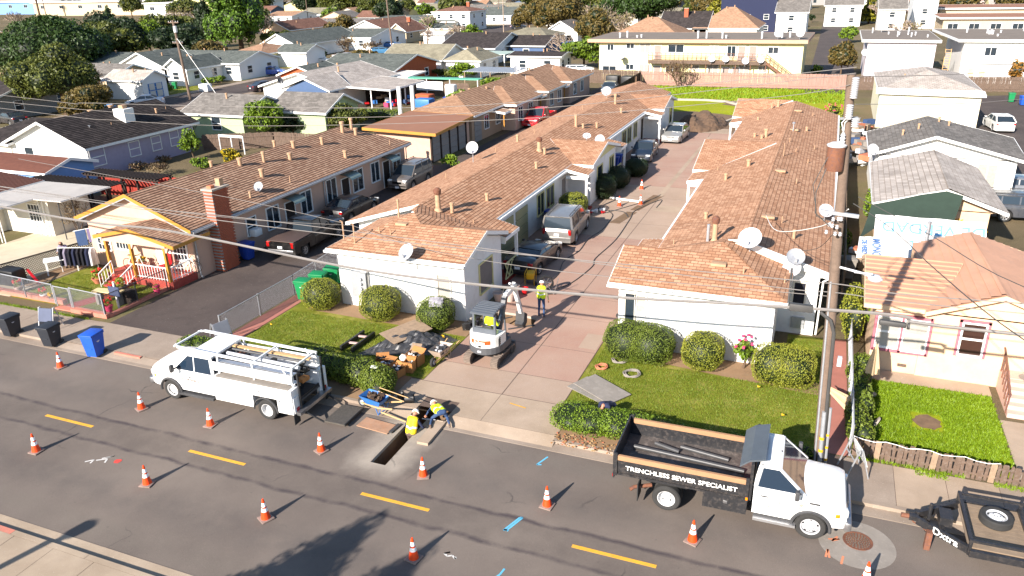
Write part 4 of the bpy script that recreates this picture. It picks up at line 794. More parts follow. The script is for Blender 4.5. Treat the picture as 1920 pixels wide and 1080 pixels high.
b=MB();b.beam((-56.0,50.9,0),(-56.15,51.0,2.8),.04,.04,M['alu']);b.beam((-56.0,51.35,0),(-56.15,51.45,2.8),.04,.04,M['alu'])
for k in range(9):b.beam((-56.0-.016*k,50.9,.3*k+.15),(-56.0-.016*k,51.4,.3*k+.15),.03,.03,M['alu'])
tag(b.build('ladder'),'aluminium ladder leaning on the lavender side wall','ladder')
gable_house('house','sage green house with grey gable roof behind the garden arch',-62,-54.6,62.4,69.5,2.6,3.95,'x',M['sh_grey'],M['green_wall'],wins=[('+x',65.9,1.2,1.3),('-y',-58,1.1,1.2)],vents=[(-58.5,65,.6,.1)])
gable_house('house','grey green house with dark gable roof hidden behind the leafy garden tree',-53.8,-47.2,66,72.2,2.6,3.9,'x',M['sh_grey'],M['green_wall'],wins=[('+x',69,1.0,1.1)])
hb,hbr=gable_house('house','white and steel blue house with pale hip roof and dark back porch, left of the brown yard fence',-67.6,-56.2,82,96,2.6,4.2,'y',M['sh_light'],M['white'],wins=[('-y',-64,.9,1.1)],vents=[(-60,88,.7,.12),(-62.8,92,.4,.12)])
walls(hb,-62.2,-56.2,79.6,82,2.6,M['blue_wall']);roof(hb,[[(-63.5,79.2,2.65),(-59.2,79.2,4.1),(-59.2,86,4.1),(-63.5,84,2.65)],[(-55.6,79.2,2.65),(-55.6,84,2.65),(-59.2,86,4.1),(-59.2,79.2,4.1)]],M['sh_light']);MB().prism([(-62.2,79.58,2.6),(-56.2,79.58,2.6),(-59.2,79.58,3.9)],(0,.1,0),M['blue_wall']).build('gable',hb)
window(hb,'-y',-60.6,.9,.8,1.3,79.6,style='hung');window(hb,'-y',-57.8,1.3,.8,1.0,79.6,style='hung');roof(hb,[[(-56.2,83,2.7),(-49.5,83,2.45),(-49.5,92,2.45),(-56.2,92,2.9)]],M['sh_light'],name='porch_roof')
for x,y in((-49.8,83.3),(-52.5,83.3),(-49.8,87)):MB().box(x,y,0,x+.12,y+.12,2.4,M['white']).build('porch_post',hb)
walls(hb,-56.2,-50.5,88,91.5,2.4,M['darkwood'],name='porch_wall');dish(hb,-62.9,79.6,2.8,.4,-30,30,M['darkmetal'])
K=thing('carport_house','white house with ribbed white carport roof at the left edge','house',(-48,30,0));walls(K,-50,-45.6,33.0,36,2.4,M['offwhite']);walls(K,-55.5,-50,31.5,36,2.5,M['offwhite'])
b=MB();n=40
for k in range(n):
 x=-49.6+k*(6.1/n);w_=6.1/n;zz=2.5+.002*k
 y1=36.2;y0=30.1 if x<-46 else 32.4
 b.box(x,y0,zz,x+w_*.55,y1,zz+.07,M['whiteroof']);b.box(x+w_*.55,y0,zz,x+w_,y1,zz+.02,M['whiteroof'])
stuff(b.build('ribbed_roof',K))
roof(K,[[(-56,31,3.1),(-49.7,31,2.62),(-49.7,36.2,2.62),(-56,36.2,3.1)]],P('roof_rust','#5e3628',.95,.2,3),.26,.03)
window(K,'-y',-46.9,.9,1.1,1.1,33.0,style='grid');
for x,y in((-47.7,30.9),(-47.4,30.9),(-46.3,32.9),(-45.95,32.9),(-44.2,32.7),(-43.7,33.3)):MB().tube([(x,y,0),(x,y,2.5)],.035,M['white']if x<-45 else M['darkmetal'],6).build('carport_post',K)
KB,_=gable_house('shed','pale blue shed building at the left edge in front of the lavender house',-60,-52.4,38.4,42.5,2.4,3.0,'x',M['roof_rust'],P('skyblue_wall','#6c93c4',.85,.08),cat='shed',ov=.3)
PG=thing('pergola','dark wooden slatted pergola over the red yard fence on the left','pergola',(-50,37,0))
for n_,(x0,x1,y0,y1)in enumerate(((-52.5,-44.4,36.8,38.4),(-50,-42.8,39.4,41.0))):
 for k in range(24):x=x0+k*(x1-x0)/24;MB().box(x,y0,2.3,x+.12,y1,2.38,M['darkwood']).build('slat',PG)
 for y in(y0+.1,y1-.2):MB().box(x0,y,2.18,x1,y+.1,2.3,M['darkwood']).build('beam',PG)
 for x in(x0+.3,(x0+x1)/2,x1-.3):
  for y in(y0+.1,y1-.2):MB().box(x,y,0,x+.12,y+.12,2.2,M['darkwood']).build('post',PG)
def board_fence(name,label,pts,h=1.7,m=None,w=.14,gap=.012,cat='fence',post=2.4,group=None,z=0,parts=True,top=0):
 m=m or M['oldwood'];t=thing(name,label,cat,(pts[0][0],pts[0][1],z),0,group);me=None;cnt=0;ms=None
 tot=sum((Vector(q)-Vector(p)).length for p,q in zip(pts,pts[1:]));pieces=tot/(w+gap)
 bb=MB()
 for p,q in zip(pts,pts[1:]):
  p,q=Vector(p),Vector(q);d=q-p;L=d.length;d.normalize();a=math.atan2(d.y,d.x);k=0;n=int(L/(w+gap))
  for k in range(n):
   c=p+d*(k+.5)*(w+gap)
   if parts and cnt<290:
    if me is None:x=MB();x.box(-w/2,-.012,0,w/2,.012,h,m);me=x.mesh('board')
    o=bpy.data.objects.new('board',me);COL.objects.link(o);o.parent=t;o.location=(c.x-pts[0][0],c.y-pts[0][1],rand(-.03,.03));o.rotation_euler=(rand(-.01,.01),rand(-.012,.012),a);cnt+=1
   else:bb.M=Matrix.Translation((c.x,c.y,z+rand(-.03,.03)))@Matrix.Rotation(a,4,'Z');bb.box(-w/2,-.012,0,w/2,.012,h,m)
  n2=max(1,int(L/post))
  rr=MB()
  for zz in(.35,h-.35):rr.beam((p.x-d.y*-.04,p.y-d.x*.04+.0,z+zz),(q.x-d.y*-.04,q.y-d.x*.04,z+zz),.05,.09,m)
  rr.build('rail',t)
  for k in range(n2+1):c=p+d*L*k/n2;MB().box(c.x-.05,c.y-.05,z-.05,c.x+.05,c.y+.05,z+h-.1+top,m).build('post',t)
 if bb.f:bb.M=None;stuff(bb.build('boards',t))
 return t
board_fence('board_fence','red painted board fence in the yard behind the dark pergola',[(-51.5,42.0),(-43.0,43.0),(-41.5,38.2)],1.6,M['redwood'],.2)
board_fence('board_fence','long weathered pinkish board fence in front of the yellow apartments',[(-25.0,111.3),(2.2,112)],1.9,P('pinkfence','#96766a',.95,.12,3),.17)
board_fence('board_fence','grey board fence left of the field by the parked rubbish',[(-34.5,112.3),(-25.2,111.9)],1.9,M['oldwood'],.17)
board_fence('board_fence','dark brown board fence running along the back alley edge of the field',[(-25.2,111.4),(-24.6,92),(-24.2,88)],1.8,M['darkwood'],.2)
board_fence('board_fence','brown fence with dark stained panel behind the white back porch posts',[(-56.8,96.0),(-44.5,95.0)],1.8,M['oldwood'],.16)
board_fence('board_fence','low grey fence behind the garden tree with the yellow bush',[(-55.5,57.5),(-49.5,60.5),(-42,60.8)],1.5,M['oldwood'],.16)
board_fence('board_fence','brown board fence between the blue house and the hedge',[(-55.5,77.2),(-49.5,77.4)],1.6,M['darkwood'],.16)
board_fence('board_fence','sunlit brown fence behind the car park at the far right',[(14.5,113),(27,114.5)],1.8,M['oldwood'],.18)
board_fence('board_fence','grey fence piece right of the utility pole beyond the field',[(2.4,112.0),(6.0,112.2)],1.8,M['oldwood'],.18)
board_fence('board_fence','brown fence between the right bungalow row and the pale roofed neighbour',[(1.75,38),(1.9,70)],1.7,M['wood'],.22,parts=False)
# ===== houses of the neighbourhood behind, each where the photograph shows it
def bgh(label,x0,x1,y0,y1,ax,rm,wm,wz=2.7,rz=4.1,hip=(0,0),name='house',cat='house',wins=True,**kw):
 ws=[]
 if wins:
  n=max(1,int((x1-x0)/4))
  ws+=[('-y',x0+(k+.5)*(x1-x0)/n,1.1,1.1)for k in range(n)]+[('+x',y0+(k+.5)*(y1-y0)/2,1.1,1.1)for k in range(2)]
  if wz>4:ws+=[('-y',x0+(k+.5)*(x1-x0)/n,1.1,1.1,'hung',3.6)for k in range(n)]+[('+x',y0+(k+.5)*(y1-y0)/2,1.1,1.1,'hung',3.6)for k in range(2)]
 v=[(x0+rand(.3,.7)*(x1-x0),y0+rand(.3,.7)*(y1-y0),.5,.11)for _ in range(2)]
 return gable_house(name,label,x0,x1,y0,y1,wz,rz,ax,M[rm],M[wm],hip=hip,wins=ws,vents=v,cat=cat,**kw)
bgh('white house with grey roof and small front gable beside the round green bush',-112,-90,104,114,'x','sh_mid','white');t,_=bgh('white front wing with louvred gable behind the street utility pole',-98,-93.5,96,104,'y','sh_mid','white')
bgh('tan roofed cream house with porch columns behind two blue cars',-104,-97,118,130,'x','sh_B','cream',hip=(4,4));bgh('white shed garage with blue trimmed doors beside the tall pole',-95.5,-88.8,82.6,87,'x','sh_light','white',rz=3.7,name='garage',cat='garage',wins=False)
t=bpy.data.objects['garage'];garage_door(t,'+x',84.8,2.6,2.1,-88.8,P('door_blue','#2f6fae',.6,.05))
for y in(84.15,85.45):
 for z in(.2,1.2):MB().box(-88.76,y-.48,z,-88.72,y+.48,z+.85,M['offwhite']).build('door_panel',t)
bgh('low grey roofed house left of the blue door garage',-107,-96,84,92,'x','sh_grey','beige_wall');bgh('grey green roofed house behind the large dark trees on the left',-126,-110,98,110,'x','sh_mid','offwhite',hip=(3,3));bgh('big white gable ended house at far left middle distance',-108,-97.5,96,104,'y','sh_mid','white',rz=4.9)
bgh('dark brown tiled house at the far left edge above the grey sedan',-112,-93,64,76,'x','sh_dark','grey_wall',rz=4.4);bgh('tan roofed house at the left edge beyond the autumn tree',-210,-190,136,148,'x','sh_B','white')
bgh('yellow walled house with dark grey roof between the tall trees',-200,-184,190,206,'x','sh_mid','yellow_wall');bgh('brown roofed white house above the yellow walled house',-262,-244,262,276,'x','sh_red','white')
bgh('white gable house with grey green roof behind the pale pickups',-112,-103,137,160,'y','sh_mid','white',rz=4.8);bgh('small white garage with grey green roof behind the brown fence',-97,-90.6,123,129,'x','sh_mid','white',rz=3.8,name='garage',cat='garage',wins=False)
bgh('rust red roofed peach house left of the grey roofed porch house',-146,-137,180,200,'y','sh_red','peach',rz=4.8);bgh('white house with solar panel roof beside the giant pepper tree',-202,-190,252,268,'x','sh_B','white');bgh('dark slate roofed house behind the rust red roof',-150,-134,200,216,'x','sh_dark','offwhite')
bgh('white house with wide grey roof and dark screened porch near the blue pickup',-112,-97,156,172,'x','sh_mid','white',hip=(4,0));t,_=bgh('large white gable house with brown roof left of the roadside pole',-117,-104,176,196,'y','sh_red','white',rz=5.2);bgh('small brown roofed gable wing with chimney beside the roadside pole',-104,-99,176,186,'y','sh_red','beige_wall',rz=4.4,chim=(-103,185,1.2,'brick_wall'))
bgh('wide grey green roofed house behind the roadside pole',-136,-104,214,232,'x','sh_mid','offwhite',hip=(6,6));bgh('long grey roofed house at left centre in front of the umbrella tree',-152,-128,200,214,'x','sh_grey','offwhite');bgh('two storey white house with brown hip roof and brick chimney',-112,-100,216,228,'x','sh_red','white',5.4,6.6,(5,5),chim=(-104,224,1.2,'brick_wall'))
bgh('pale yellow garden shed with grey door beside the two storey house',-99.5,-93.7,192,196,'x','sh_mid','cream',2.4,3.4,name='shed',cat='shed',wins=False);bgh('small flat white shed near the bare fig tree',-91,-85.5,170,175,'x','whiteroof','white',2.5,3.0,name='shed',cat='shed',wins=False)
hs,_=bgh('salmon orange walled house with slate roof facing the green trellis',-71,-58,98.5,112,'x','sh_mid','salmon',rz=4.3);roof(hs,[[(-60.5,95.5,2.45),(-54,95.5,2.35),(-54,101,2.55),(-60.5,101,2.6)]],M['whiteroof'],name='porch_roof');bgh('low front wing of the salmon house with slate roof',-72.5,-66,92,98.3,'y','sh_mid','salmon',rz=3.8)
bgh('white house with olive grey roof and two dark windows',-69,-58.2,114,124,'x','sh_olive','white',rz=4.6);bgh('white side wing with olive grey hip roof',-57.5,-51.6,114.4,122,'y','sh_olive','white',hip=(2,2));bgh('white gable house with charcoal roof behind the olive roofed house',-68.5,-57.5,134,150,'x','sh_dark','white',rz=4.8);bgh('dark blue grey gable cottage with charcoal roof left of the round pine',-57,-50,140,150,'x','sh_dark','blue_wall')
bgh('brown hip roofed house by the cross street with white dish',-67,-56.5,160,172,'x','sh_olive','beige_wall',hip=(4,4));bgh('white gable end house behind the brown hip roof near the cypresses',-62,-54,174,188,'y','sh_grey','white',rz=5.0);bgh('low white workshop with charcoal flat roof behind the tan bungalow row',-49,-40.5,121,127,'x','sh_dark','white',2.7,3.1)
bgh('white house with dark grey double gable beyond the cross street',-112,-100,248,262,'x','sh_mid','white',rz=5.0);bgh('grey roofed white house left of the double gable',-128,-116,272,286,'x','sh_grey','white',rz=5);bgh('tan shingled roof behind the left end of the yellow apartments',-40,-27,150,164,'x','sh_B','beige_wall',3.6,6.6,(6,6));bgh('dark brown roof with brick chimney behind the yellow apartments',-36,-26,176,188,'x','sh_dark','beige_wall',3.5,6.5,chim=(-31,180,.8,'brick_wall'));bgh('tan gabled roof behind the conifer at centre top',-28.5,-15.5,176,192,'x','sh_B','offwhite',3.5,7.2,(6,6))
bgh('tall dark grey blue building behind the conifer',-27,-14,205,222,'x','sh_dark','navy',9.5,12);bgh('white two storey house with grey roof beyond the street lamp',-13.5,-6.8,200,214,'x','sh_grey','white',5.4,8);bgh('white gabled row house at the end of the right street',-3.5,5.5,236,250,'x','sh_grey','white',5.4,8.5);bgh('white narrow row house behind the blossom tree',9,14.5,212,226,'x','sh_grey','white',5.4,8.5);bgh('tall white house at the right of the row behind the fence',17,22.5,226,240,'x','sh_grey','white',7.5,9.5)
for lab,(x0,x1,y0,y1,z)in(('long low beige block with dark windows at the top right',(22,46,205,222,3.6)),('second long flat roofed block behind the beige block at top right',(24,52,236,256,4.2))):
 t=thing('apartment_block',lab,'apartment building',(x0,y0,0));walls(t,x0,x1,y0,y1,z,M['beige_wall']);roof(t,[[(x0-.8,y0-.8,z+.25),(x1+.8,y0-.8,z+.25),(x1+.8,y1,z+.25),(x0-.8,y1,z+.25)]],M['flatroof'],th=.3)
 for k in range(5):window(t,'-y',x0+2+k*4.2,1.1,2.0,1.4,y0,style='slide')
for lab,(x0,x1,y0,y1,z,m)in{'large blue grey warehouse at the top left corner':(-520,-440,352,420,7,'skyblue_wall'),'long beige warehouse with flat roof at top left':(-425,-338,330,390,7,'beige_wall'),'white flat roofed warehouse behind the cypress row at top left':(-330,-268,318,350,6,'white'),'cream tower block between the tall trees at top left':(-292,-262,300,312,12,'cream')}.items():
 t=thing('warehouse' if 'ware' in lab else 'tower_block',lab,'building',(x0,y0,0));walls(t,x0,x1,y0,y1,z,M[m]);roof(t,[[(x0-1,y0-1,z+.4),(x1+1,y0-1,z+.4),(x1+1,y1,z+.4),(x0-1,y1,z+.4)]],M['whiteroof'],th=.5)
 for k in range(6):window(t,'-y',x0+(k+.5)*(x1-x0)/6,z-3.2,3,1.6,y0,style='slide')
random.seed(21);RM=['sh_grey','sh_mid','sh_dark','sh_red','sh_B','sh_olive','sh_light'];WM=['white','offwhite','cream','beige_wall','grey_wall','blue_wall','white','peach']
RN=dict(sh_grey='grey',sh_mid='slate green',sh_dark='charcoal',sh_red='rust brown',sh_B='tan',sh_olive='olive',sh_light='pale');WN=dict(white='white',offwhite='off white',cream='cream',beige_wall='beige',grey_wall='grey',blue_wall='blue',peach='peach')
occupied=[(o.location.x,o.location.y)for o in bpy.data.objects if o.get('category')in('house','garage')]
cnt=0;wh=lambda p:'left corner' if p<-1.1 else 'left side' if p<-.85 else 'left of centre' if p<-.6 else 'centre' if p<-.35 else 'right of centre' if p<-.1 else 'right side'
for row,y in enumerate([238,268,300,335,372,412,456]):
 for k in range(-26,14):
  x=k*17+rand(-2,2)+row*5;yy=y+rand(-3,3)
  px=x/yy
  if not(-1.35<px<.3)or any(abs(x-a)<17 and abs(yy-c)<17 for a,c in occupied):continue
  if-12<x<6 and yy<330:continue
  if-430<x<-255 and yy<400 or x<-430:continue
  if rand(0,1)<.22:continue
  w_,d_=rand(8,13),rand(8,12);rm,wm_=random.choice(RM),random.choice(WM);ax=random.choice('xxy')
  t=thing('house',f'{WN[wm_]} house with {RN[rm]} roof, row {row+1} of the far suburb, {wh(px)}','house',(x,yy,0),0,'far houses near the top edge')
  two=rand(0,1)<.2;wz=5.2 if two else 2.8;b=MB();b.box(x,yy,-.1,x+w_,yy+d_,wz,M[wm_]);rz=wz+1.9
  if ax=='y':b.prism([(x,yy,wz),(x+w_,yy,wz),(x+w_/2,yy,rz)],(0,d_,0),M[wm_]);ps=[[(x-.4,yy-.4,wz),(x+w_/2,yy-.4,rz+.1),(x+w_/2,yy+d_+.4,rz+.1),(x-.4,yy+d_+.4,wz)],[(x+w_+.4,yy-.4,wz),(x+w_+.4,yy+d_+.4,wz),(x+w_/2,yy+d_+.4,rz+.1),(x+w_/2,yy-.4,rz+.1)]]
  else:b.prism([(x,yy,wz),(x,yy+d_/2,rz),(x,yy+d_,wz)],(w_,0,0),M[wm_]);ps=[[(x-.4,yy-.4,wz),(x+w_+.4,yy-.4,wz),(x+w_+.4,yy+d_/2,rz+.1),(x-.4,yy+d_/2,rz+.1)],[(x-.4,yy+d_+.4,wz),(x-.4,yy+d_/2,rz+.1),(x+w_+.4,yy+d_/2,rz+.1),(x+w_+.4,yy+d_+.4,wz)]]
  b.build('wall',t);roof(t,ps,M[rm],th=.2,fascia=False)
  for j in range(2):MB().box(x+w_*(.25+.5*j)-.6,yy-.05,1.0,x+w_*(.25+.5*j)+.6,yy,2.2,M['glass']).build('window',t)
  cnt+=1
random.seed(5)
# ------- vegetation
rng=np.random.default_rng(11)
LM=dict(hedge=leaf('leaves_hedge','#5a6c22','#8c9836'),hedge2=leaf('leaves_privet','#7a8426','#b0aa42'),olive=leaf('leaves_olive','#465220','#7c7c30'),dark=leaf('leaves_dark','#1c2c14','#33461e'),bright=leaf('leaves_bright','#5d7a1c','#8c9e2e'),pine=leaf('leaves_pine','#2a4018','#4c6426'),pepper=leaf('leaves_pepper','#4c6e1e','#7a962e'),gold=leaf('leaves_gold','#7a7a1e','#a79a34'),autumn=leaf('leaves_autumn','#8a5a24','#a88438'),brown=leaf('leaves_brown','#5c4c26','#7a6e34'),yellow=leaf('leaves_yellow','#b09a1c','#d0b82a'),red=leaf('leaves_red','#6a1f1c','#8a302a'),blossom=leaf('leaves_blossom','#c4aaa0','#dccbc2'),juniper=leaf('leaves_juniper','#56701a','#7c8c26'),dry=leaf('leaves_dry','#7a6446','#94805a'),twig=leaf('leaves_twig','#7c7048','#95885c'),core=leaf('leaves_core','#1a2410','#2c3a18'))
P('bark','#5c4a3a',1,.25,4,.5);P('bark_pale','#9a8878',1,.2,4,.4)
def leafmesh(pts,nrm,size,m,jit=.8,asp=.6,name='crown',core=None):
 """pts, nrm (n,3): one small quad per leaf, turned randomly about its outward direction"""
 n=len(pts);nr=nrm+rng.normal(0,jit,(n,3));nr/=np.linalg.norm(nr,axis=1,keepdims=True)+1e-9
 t=np.cross(nr,rng.normal(0,1,(n,3)));t/=np.linalg.norm(t,axis=1,keepdims=True)+1e-9;bt=np.cross(nr,t)
 s=(size*rng.uniform(.6,1.35,n))[:,None]*.5
 q=np.stack([pts-t*s,pts+bt*s*asp,pts+t*s,pts-bt*s*asp],1).reshape(-1,3)
 me=bpy.data.meshes.new(name);nf=n;cv,cf=([],[])if core is None else core
 V=q if not len(cv)else np.vstack([q,np.array(cv)]);loops=np.arange(n*4)
 me.vertices.add(len(V));me.vertices.foreach_set('co',V.astype(np.float32).ravel())
 li=list(loops);st=list(range(0,n*4,4));tot=[4]*n;mi=[0]*n
 for f in cf:st.append(len(li));tot.append(len(f));li+=[n*4+i for i in f];mi.append(1)
 me.loops.add(len(li));me.loops.foreach_set('vertex_index',li);me.polygons.add(len(st));me.polygons.foreach_set('loop_start',st);me.polygons.foreach_set('loop_total',tot)
 me.materials.append(m);me.materials.append(LM['core']);me.polygons.foreach_set('material_index',mi);me.update(calc_edges=True);me.validate();return me
_bm=bmesh.new();bmesh.ops.create_icosphere(_bm,subdivisions=2,radius=1);ICO=(np.array([v.co[:]for v in _bm.verts]),[[v.index for v in f.verts]for f in _bm.faces]);_bm.free()
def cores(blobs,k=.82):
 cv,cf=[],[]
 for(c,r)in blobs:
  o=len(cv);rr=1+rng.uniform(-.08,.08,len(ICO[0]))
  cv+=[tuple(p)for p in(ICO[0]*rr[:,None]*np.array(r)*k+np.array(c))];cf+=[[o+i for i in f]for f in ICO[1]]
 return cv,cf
def blob_points(blobs,dens,inner=.12,power=2.0):
 P_,N_=[],[]
 for(c,r)in blobs:
  c,r=np.array(c,float),np.array(r,float);area=4*math.pi*((r[0]*r[1])**1.6/3+(r[0]*r[2])**1.6/3+(r[1]*r[2])**1.6/3)**(1/1.6);n=max(12,int(area*dens))
  d=rng.normal(0,1,(n,3));d/=np.linalg.norm(d,axis=1,keepdims=True)
  if power>2:k=(np.abs(d)**power).sum(1)**(-1/power);d2=d*k[:,None]
  else:d2=d
  rad=1-np.abs(rng.normal(0,inner,n));rad=rad+.035*np.sin(d[:,0]*7+c[0]*3)*np.sin(d[:,2]*6+d[:,1]*5);k=rng.random(n)<.05;rad[k]+=rng.uniform(.0,.09,k.sum());p=c+d2*r*rad[:,None];nn=d/r;nn/=np.linalg.norm(nn,axis=1,keepdims=True);P_.append(p);N_.append(nn)
 return np.vstack(P_),np.vstack(N_)
def bush(name,label,blobs,dens,size,m,cat='bush',loc=(0,0,0),group=None,power=2.6,trunk=True,inner=.03):
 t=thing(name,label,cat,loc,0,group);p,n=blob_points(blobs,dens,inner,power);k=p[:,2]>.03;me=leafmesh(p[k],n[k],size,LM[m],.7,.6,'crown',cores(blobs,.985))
 o=bpy.data.objects.new('crown',me);COL.objects.link(o);o.parent=t
 if trunk:
  b=MB();
  for i in range(4):a=i*1.6;b.tube([(.06*math.cos(a),.06*math.sin(a),-.02),(.25*math.cos(a),.2*math.sin(a),.5)],.03,M['bark'],5)
  b.build('trunk',t,(0,0,0))
 return t
def trunk_mb(h,r,spread,n=5,bend=.1,m='bark'):
 b=MB();b.tube([(0,0,-.05),(rand(-bend,bend),rand(-bend,bend),h*.35),(rand(-bend,bend)*2,rand(-bend,bend)*2,h*.6)],r,M[m],8,rs=[r*1.25,r*.9,r*.7])
 for k in range(n):a=2*math.pi*k/n+rand(-.3,.3);s=spread*rand(.5,.9);b.tube([(0,0,h*.45),(s*.4*math.cos(a),s*.4*math.sin(a),h*.65),(s*math.cos(a),s*math.sin(a),h*.9)],r*.5,M[m],6,rs=[r*.6,r*.4,r*.15])
 return b
def crown_blobs(h,r,z0,n,flat=1.,clump=.3,top=1.):
 bl=[];c=np.array([0,0,(h+z0)/2]);R3=np.array([r,r,(h-z0)/2])
 for i in range(n):
  d=rng.normal(0,1,3);d/=np.linalg.norm(d);
  if d[2]<-.5:d[2]*=-.5
  rr=rng.uniform(.45,.8);k=clump*rng.uniform(.7,1.3);s=np.array([r*k,r*k,max((h-z0)/2*k*1.1,r*k*.5)]);bl.append((c+d*R3*rr,s))
 bl.append((c,R3*.55));return bl
def tree(x,y,h,r,kind,label):
 D=math.hypot(x,y);ls=max(.11,min(.55,D*.0021));dens=1.1/(ls*ls)*.9
 t=thing({'cypress':'cypress_tree','palm':'palm_tree','palmlow':'palm_tree','bare':'bare_tree'}.get(kind,'tree' if h>3 else 'shrub'),label,'tree' if h>3 else 'shrub',(x,y,0));me=None;tr=None
 if kind in('pine',):bl=[(np.array([r*.75*q*math.cos(a),r*.75*q*math.sin(a),h*.72-q*q*2.6]),np.array([r*.36,r*.36,h*.26]))for q in(.15,.55,1)for a in np.arange(0,6.28,6.28/(3+8*q))];mk='pine';tr=trunk_mb(h*.9,.4,r*.5,7)
 elif kind=='pepper':bl=[(np.array([rand(-1,1)*r*.7,rand(-1,1)*r*.6,rand(.28,.88)*h]),np.array([r*rand(.16,.3),r*rand(.16,.3),h*rand(.12,.2)]))for _ in range(34)];mk='pepper';tr=trunk_mb(h*.7,.5,r*.5,6)
 elif kind=='cypress':bl=[(np.array([0,0,h*f]),np.array([r*s,r*s,h*.16]))for f,s in((.12,.7),(.3,.95),(.5,1),(.68,.8),(.84,.5),(.94,.25))];mk='pine';tr=trunk_mb(h*.3,.12,r*.3,3)
 elif kind=='conifer':bl=[(np.array([r*(1-f)*.6*math.cos(a),r*(1-f)*.6*math.sin(a),h*f]),np.array([r*(1-f)*.5+.25,r*(1-f)*.5+.25,h*.06+.2]))for f in(.18,.32,.46,.6,.74,.88)for a in np.arange(f*9,f*9+6.2,1.26)];mk='gold';tr=trunk_mb(h*.9,.22,r*.4,5)
 elif kind in('bare','bareshrub','twig','palm','palmlow'):bl=None
 else:bl=crown_blobs(h,r,h*(.1 if h>4 else .04),26 if r>2 else 9,clump=.32);mk={'oak':'olive','dark':'dark','autumn':'autumn','gold':'bright','oakbrown':'brown','evergreen':'pine','redtree':'red','juniper':'juniper','blossom':'blossom','rosebush':'hedge2','rosebush2':'bright','citrus':'bright','yellowbush':'yellow'}[kind];tr=trunk_mb(h*.8,max(.05,r*.05),r*.6,5)
 if bl is not None:
  p,n=blob_points(bl,dens,.14);
  if kind=='pepper':p[:,2]-=rng.uniform(0,.8,len(p))
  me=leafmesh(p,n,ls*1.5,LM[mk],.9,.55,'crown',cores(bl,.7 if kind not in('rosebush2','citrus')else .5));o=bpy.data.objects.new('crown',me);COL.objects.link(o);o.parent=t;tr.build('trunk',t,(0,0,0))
 elif kind in('palm','palmlow'):
  b=MB();th=h*.75 if kind=='palm' else .3;b.tube([(0,0,0),(0,0,th)],.5 if kind=='palm' else .2,M['bark'],8);b.build('trunk',t,(0,0,0));f=MB()
  for k in range(22):
   a=k*2.4;e=rand(.1,1.1);L=r*rand(.8,1.3)
   pts=[Vector((0,0,th))+Vector((math.cos(a)*L*s,math.sin(a)*L*s,L*(math.sin(e)*s-.9*s*s)))for s in(0,.35,.7,1)]
   sd=Vector((-math.sin(a),math.cos(a),0))*.22*max(1,r*.4)
   for p,q in zip(pts,pts[1:]):f.add([p-sd,p+sd,q+sd*.7,q-sd*.7],[(0,1,2,3)],LM['olive'])
  f.build('crown',t,(0,0,0))
 else:
  b=MB();
  tmin=max(.012,D*.00022)
  def br(p,d,L,rr,lv):
   q=p+d*L;b.tube([p,p+d*L*.5+Vector((rand(-1,1),rand(-1,1),rand(-1,1)))*L*.06,q],rr,M['bark_pale' if kind!='bareshrub' else 'bark'],4 if lv<2 else 3,cap=False,rs=[rr,rr*.8,rr*.6])
   if lv>=4:return
   for k in range(3 if lv else 5):
    e=Vector((rand(-1,1),rand(-1,1),rand(-.15,.8)));e.normalize();d2=(d*.75+e*.85).normalized();br(q if k else p+d*L*.7,d2,L*rand(.6,.8),max(tmin,rr*.58),lv+1)
  n0=1 if h>3 and kind=='bare' else 4
  for k in range(n0):br(Vector((0,0,0)),Vector((rand(-.1,.1)if n0==1 else rand(-.7,.7),rand(-.1,.1)if n0==1 else rand(-.7,.7),1)).normalized(),h*.3,max(.04,r*.035),0 if n0==1 else 1)
  sz=np.array(b.v);mx=max(abs(sz[:,0]).max(),abs(sz[:,1]).max(),.1);sc=r/mx;zc=h/sz[:,2].max();b.v=[(v[0]*sc,v[1]*sc,v[2]*zc)for v in b.v];b.build('branches',t,(0,0,0))
  if kind in('twig','bareshrub'):
   bl=crown_blobs(h,r,h*.1,12,clump=.35);p,n=blob_points(bl,dens*.22,.3);o=bpy.data.objects.new('crown',leafmesh(p,n,ls*1.2,LM['twig' if kind=='twig' else 'dry'],1.2,.4));COL.objects.link(o);o.parent=t
 if kind in('rosebush','rosebush2'):
  b=MB()
  for _ in range(26 if kind=='rosebush' else 8):a,e=rand(0,6.3),rand(.2,1.2);b.cbox((r*.9*math.cos(a)*math.cos(e),r*.9*math.sin(a)*math.cos(e),h*.5+h*.45*math.sin(e)),(.1,.1,.08),M['flower_pink'],rand(0,3))
  stuff(b.build('flowers',t,(0,0,0)))
 return t
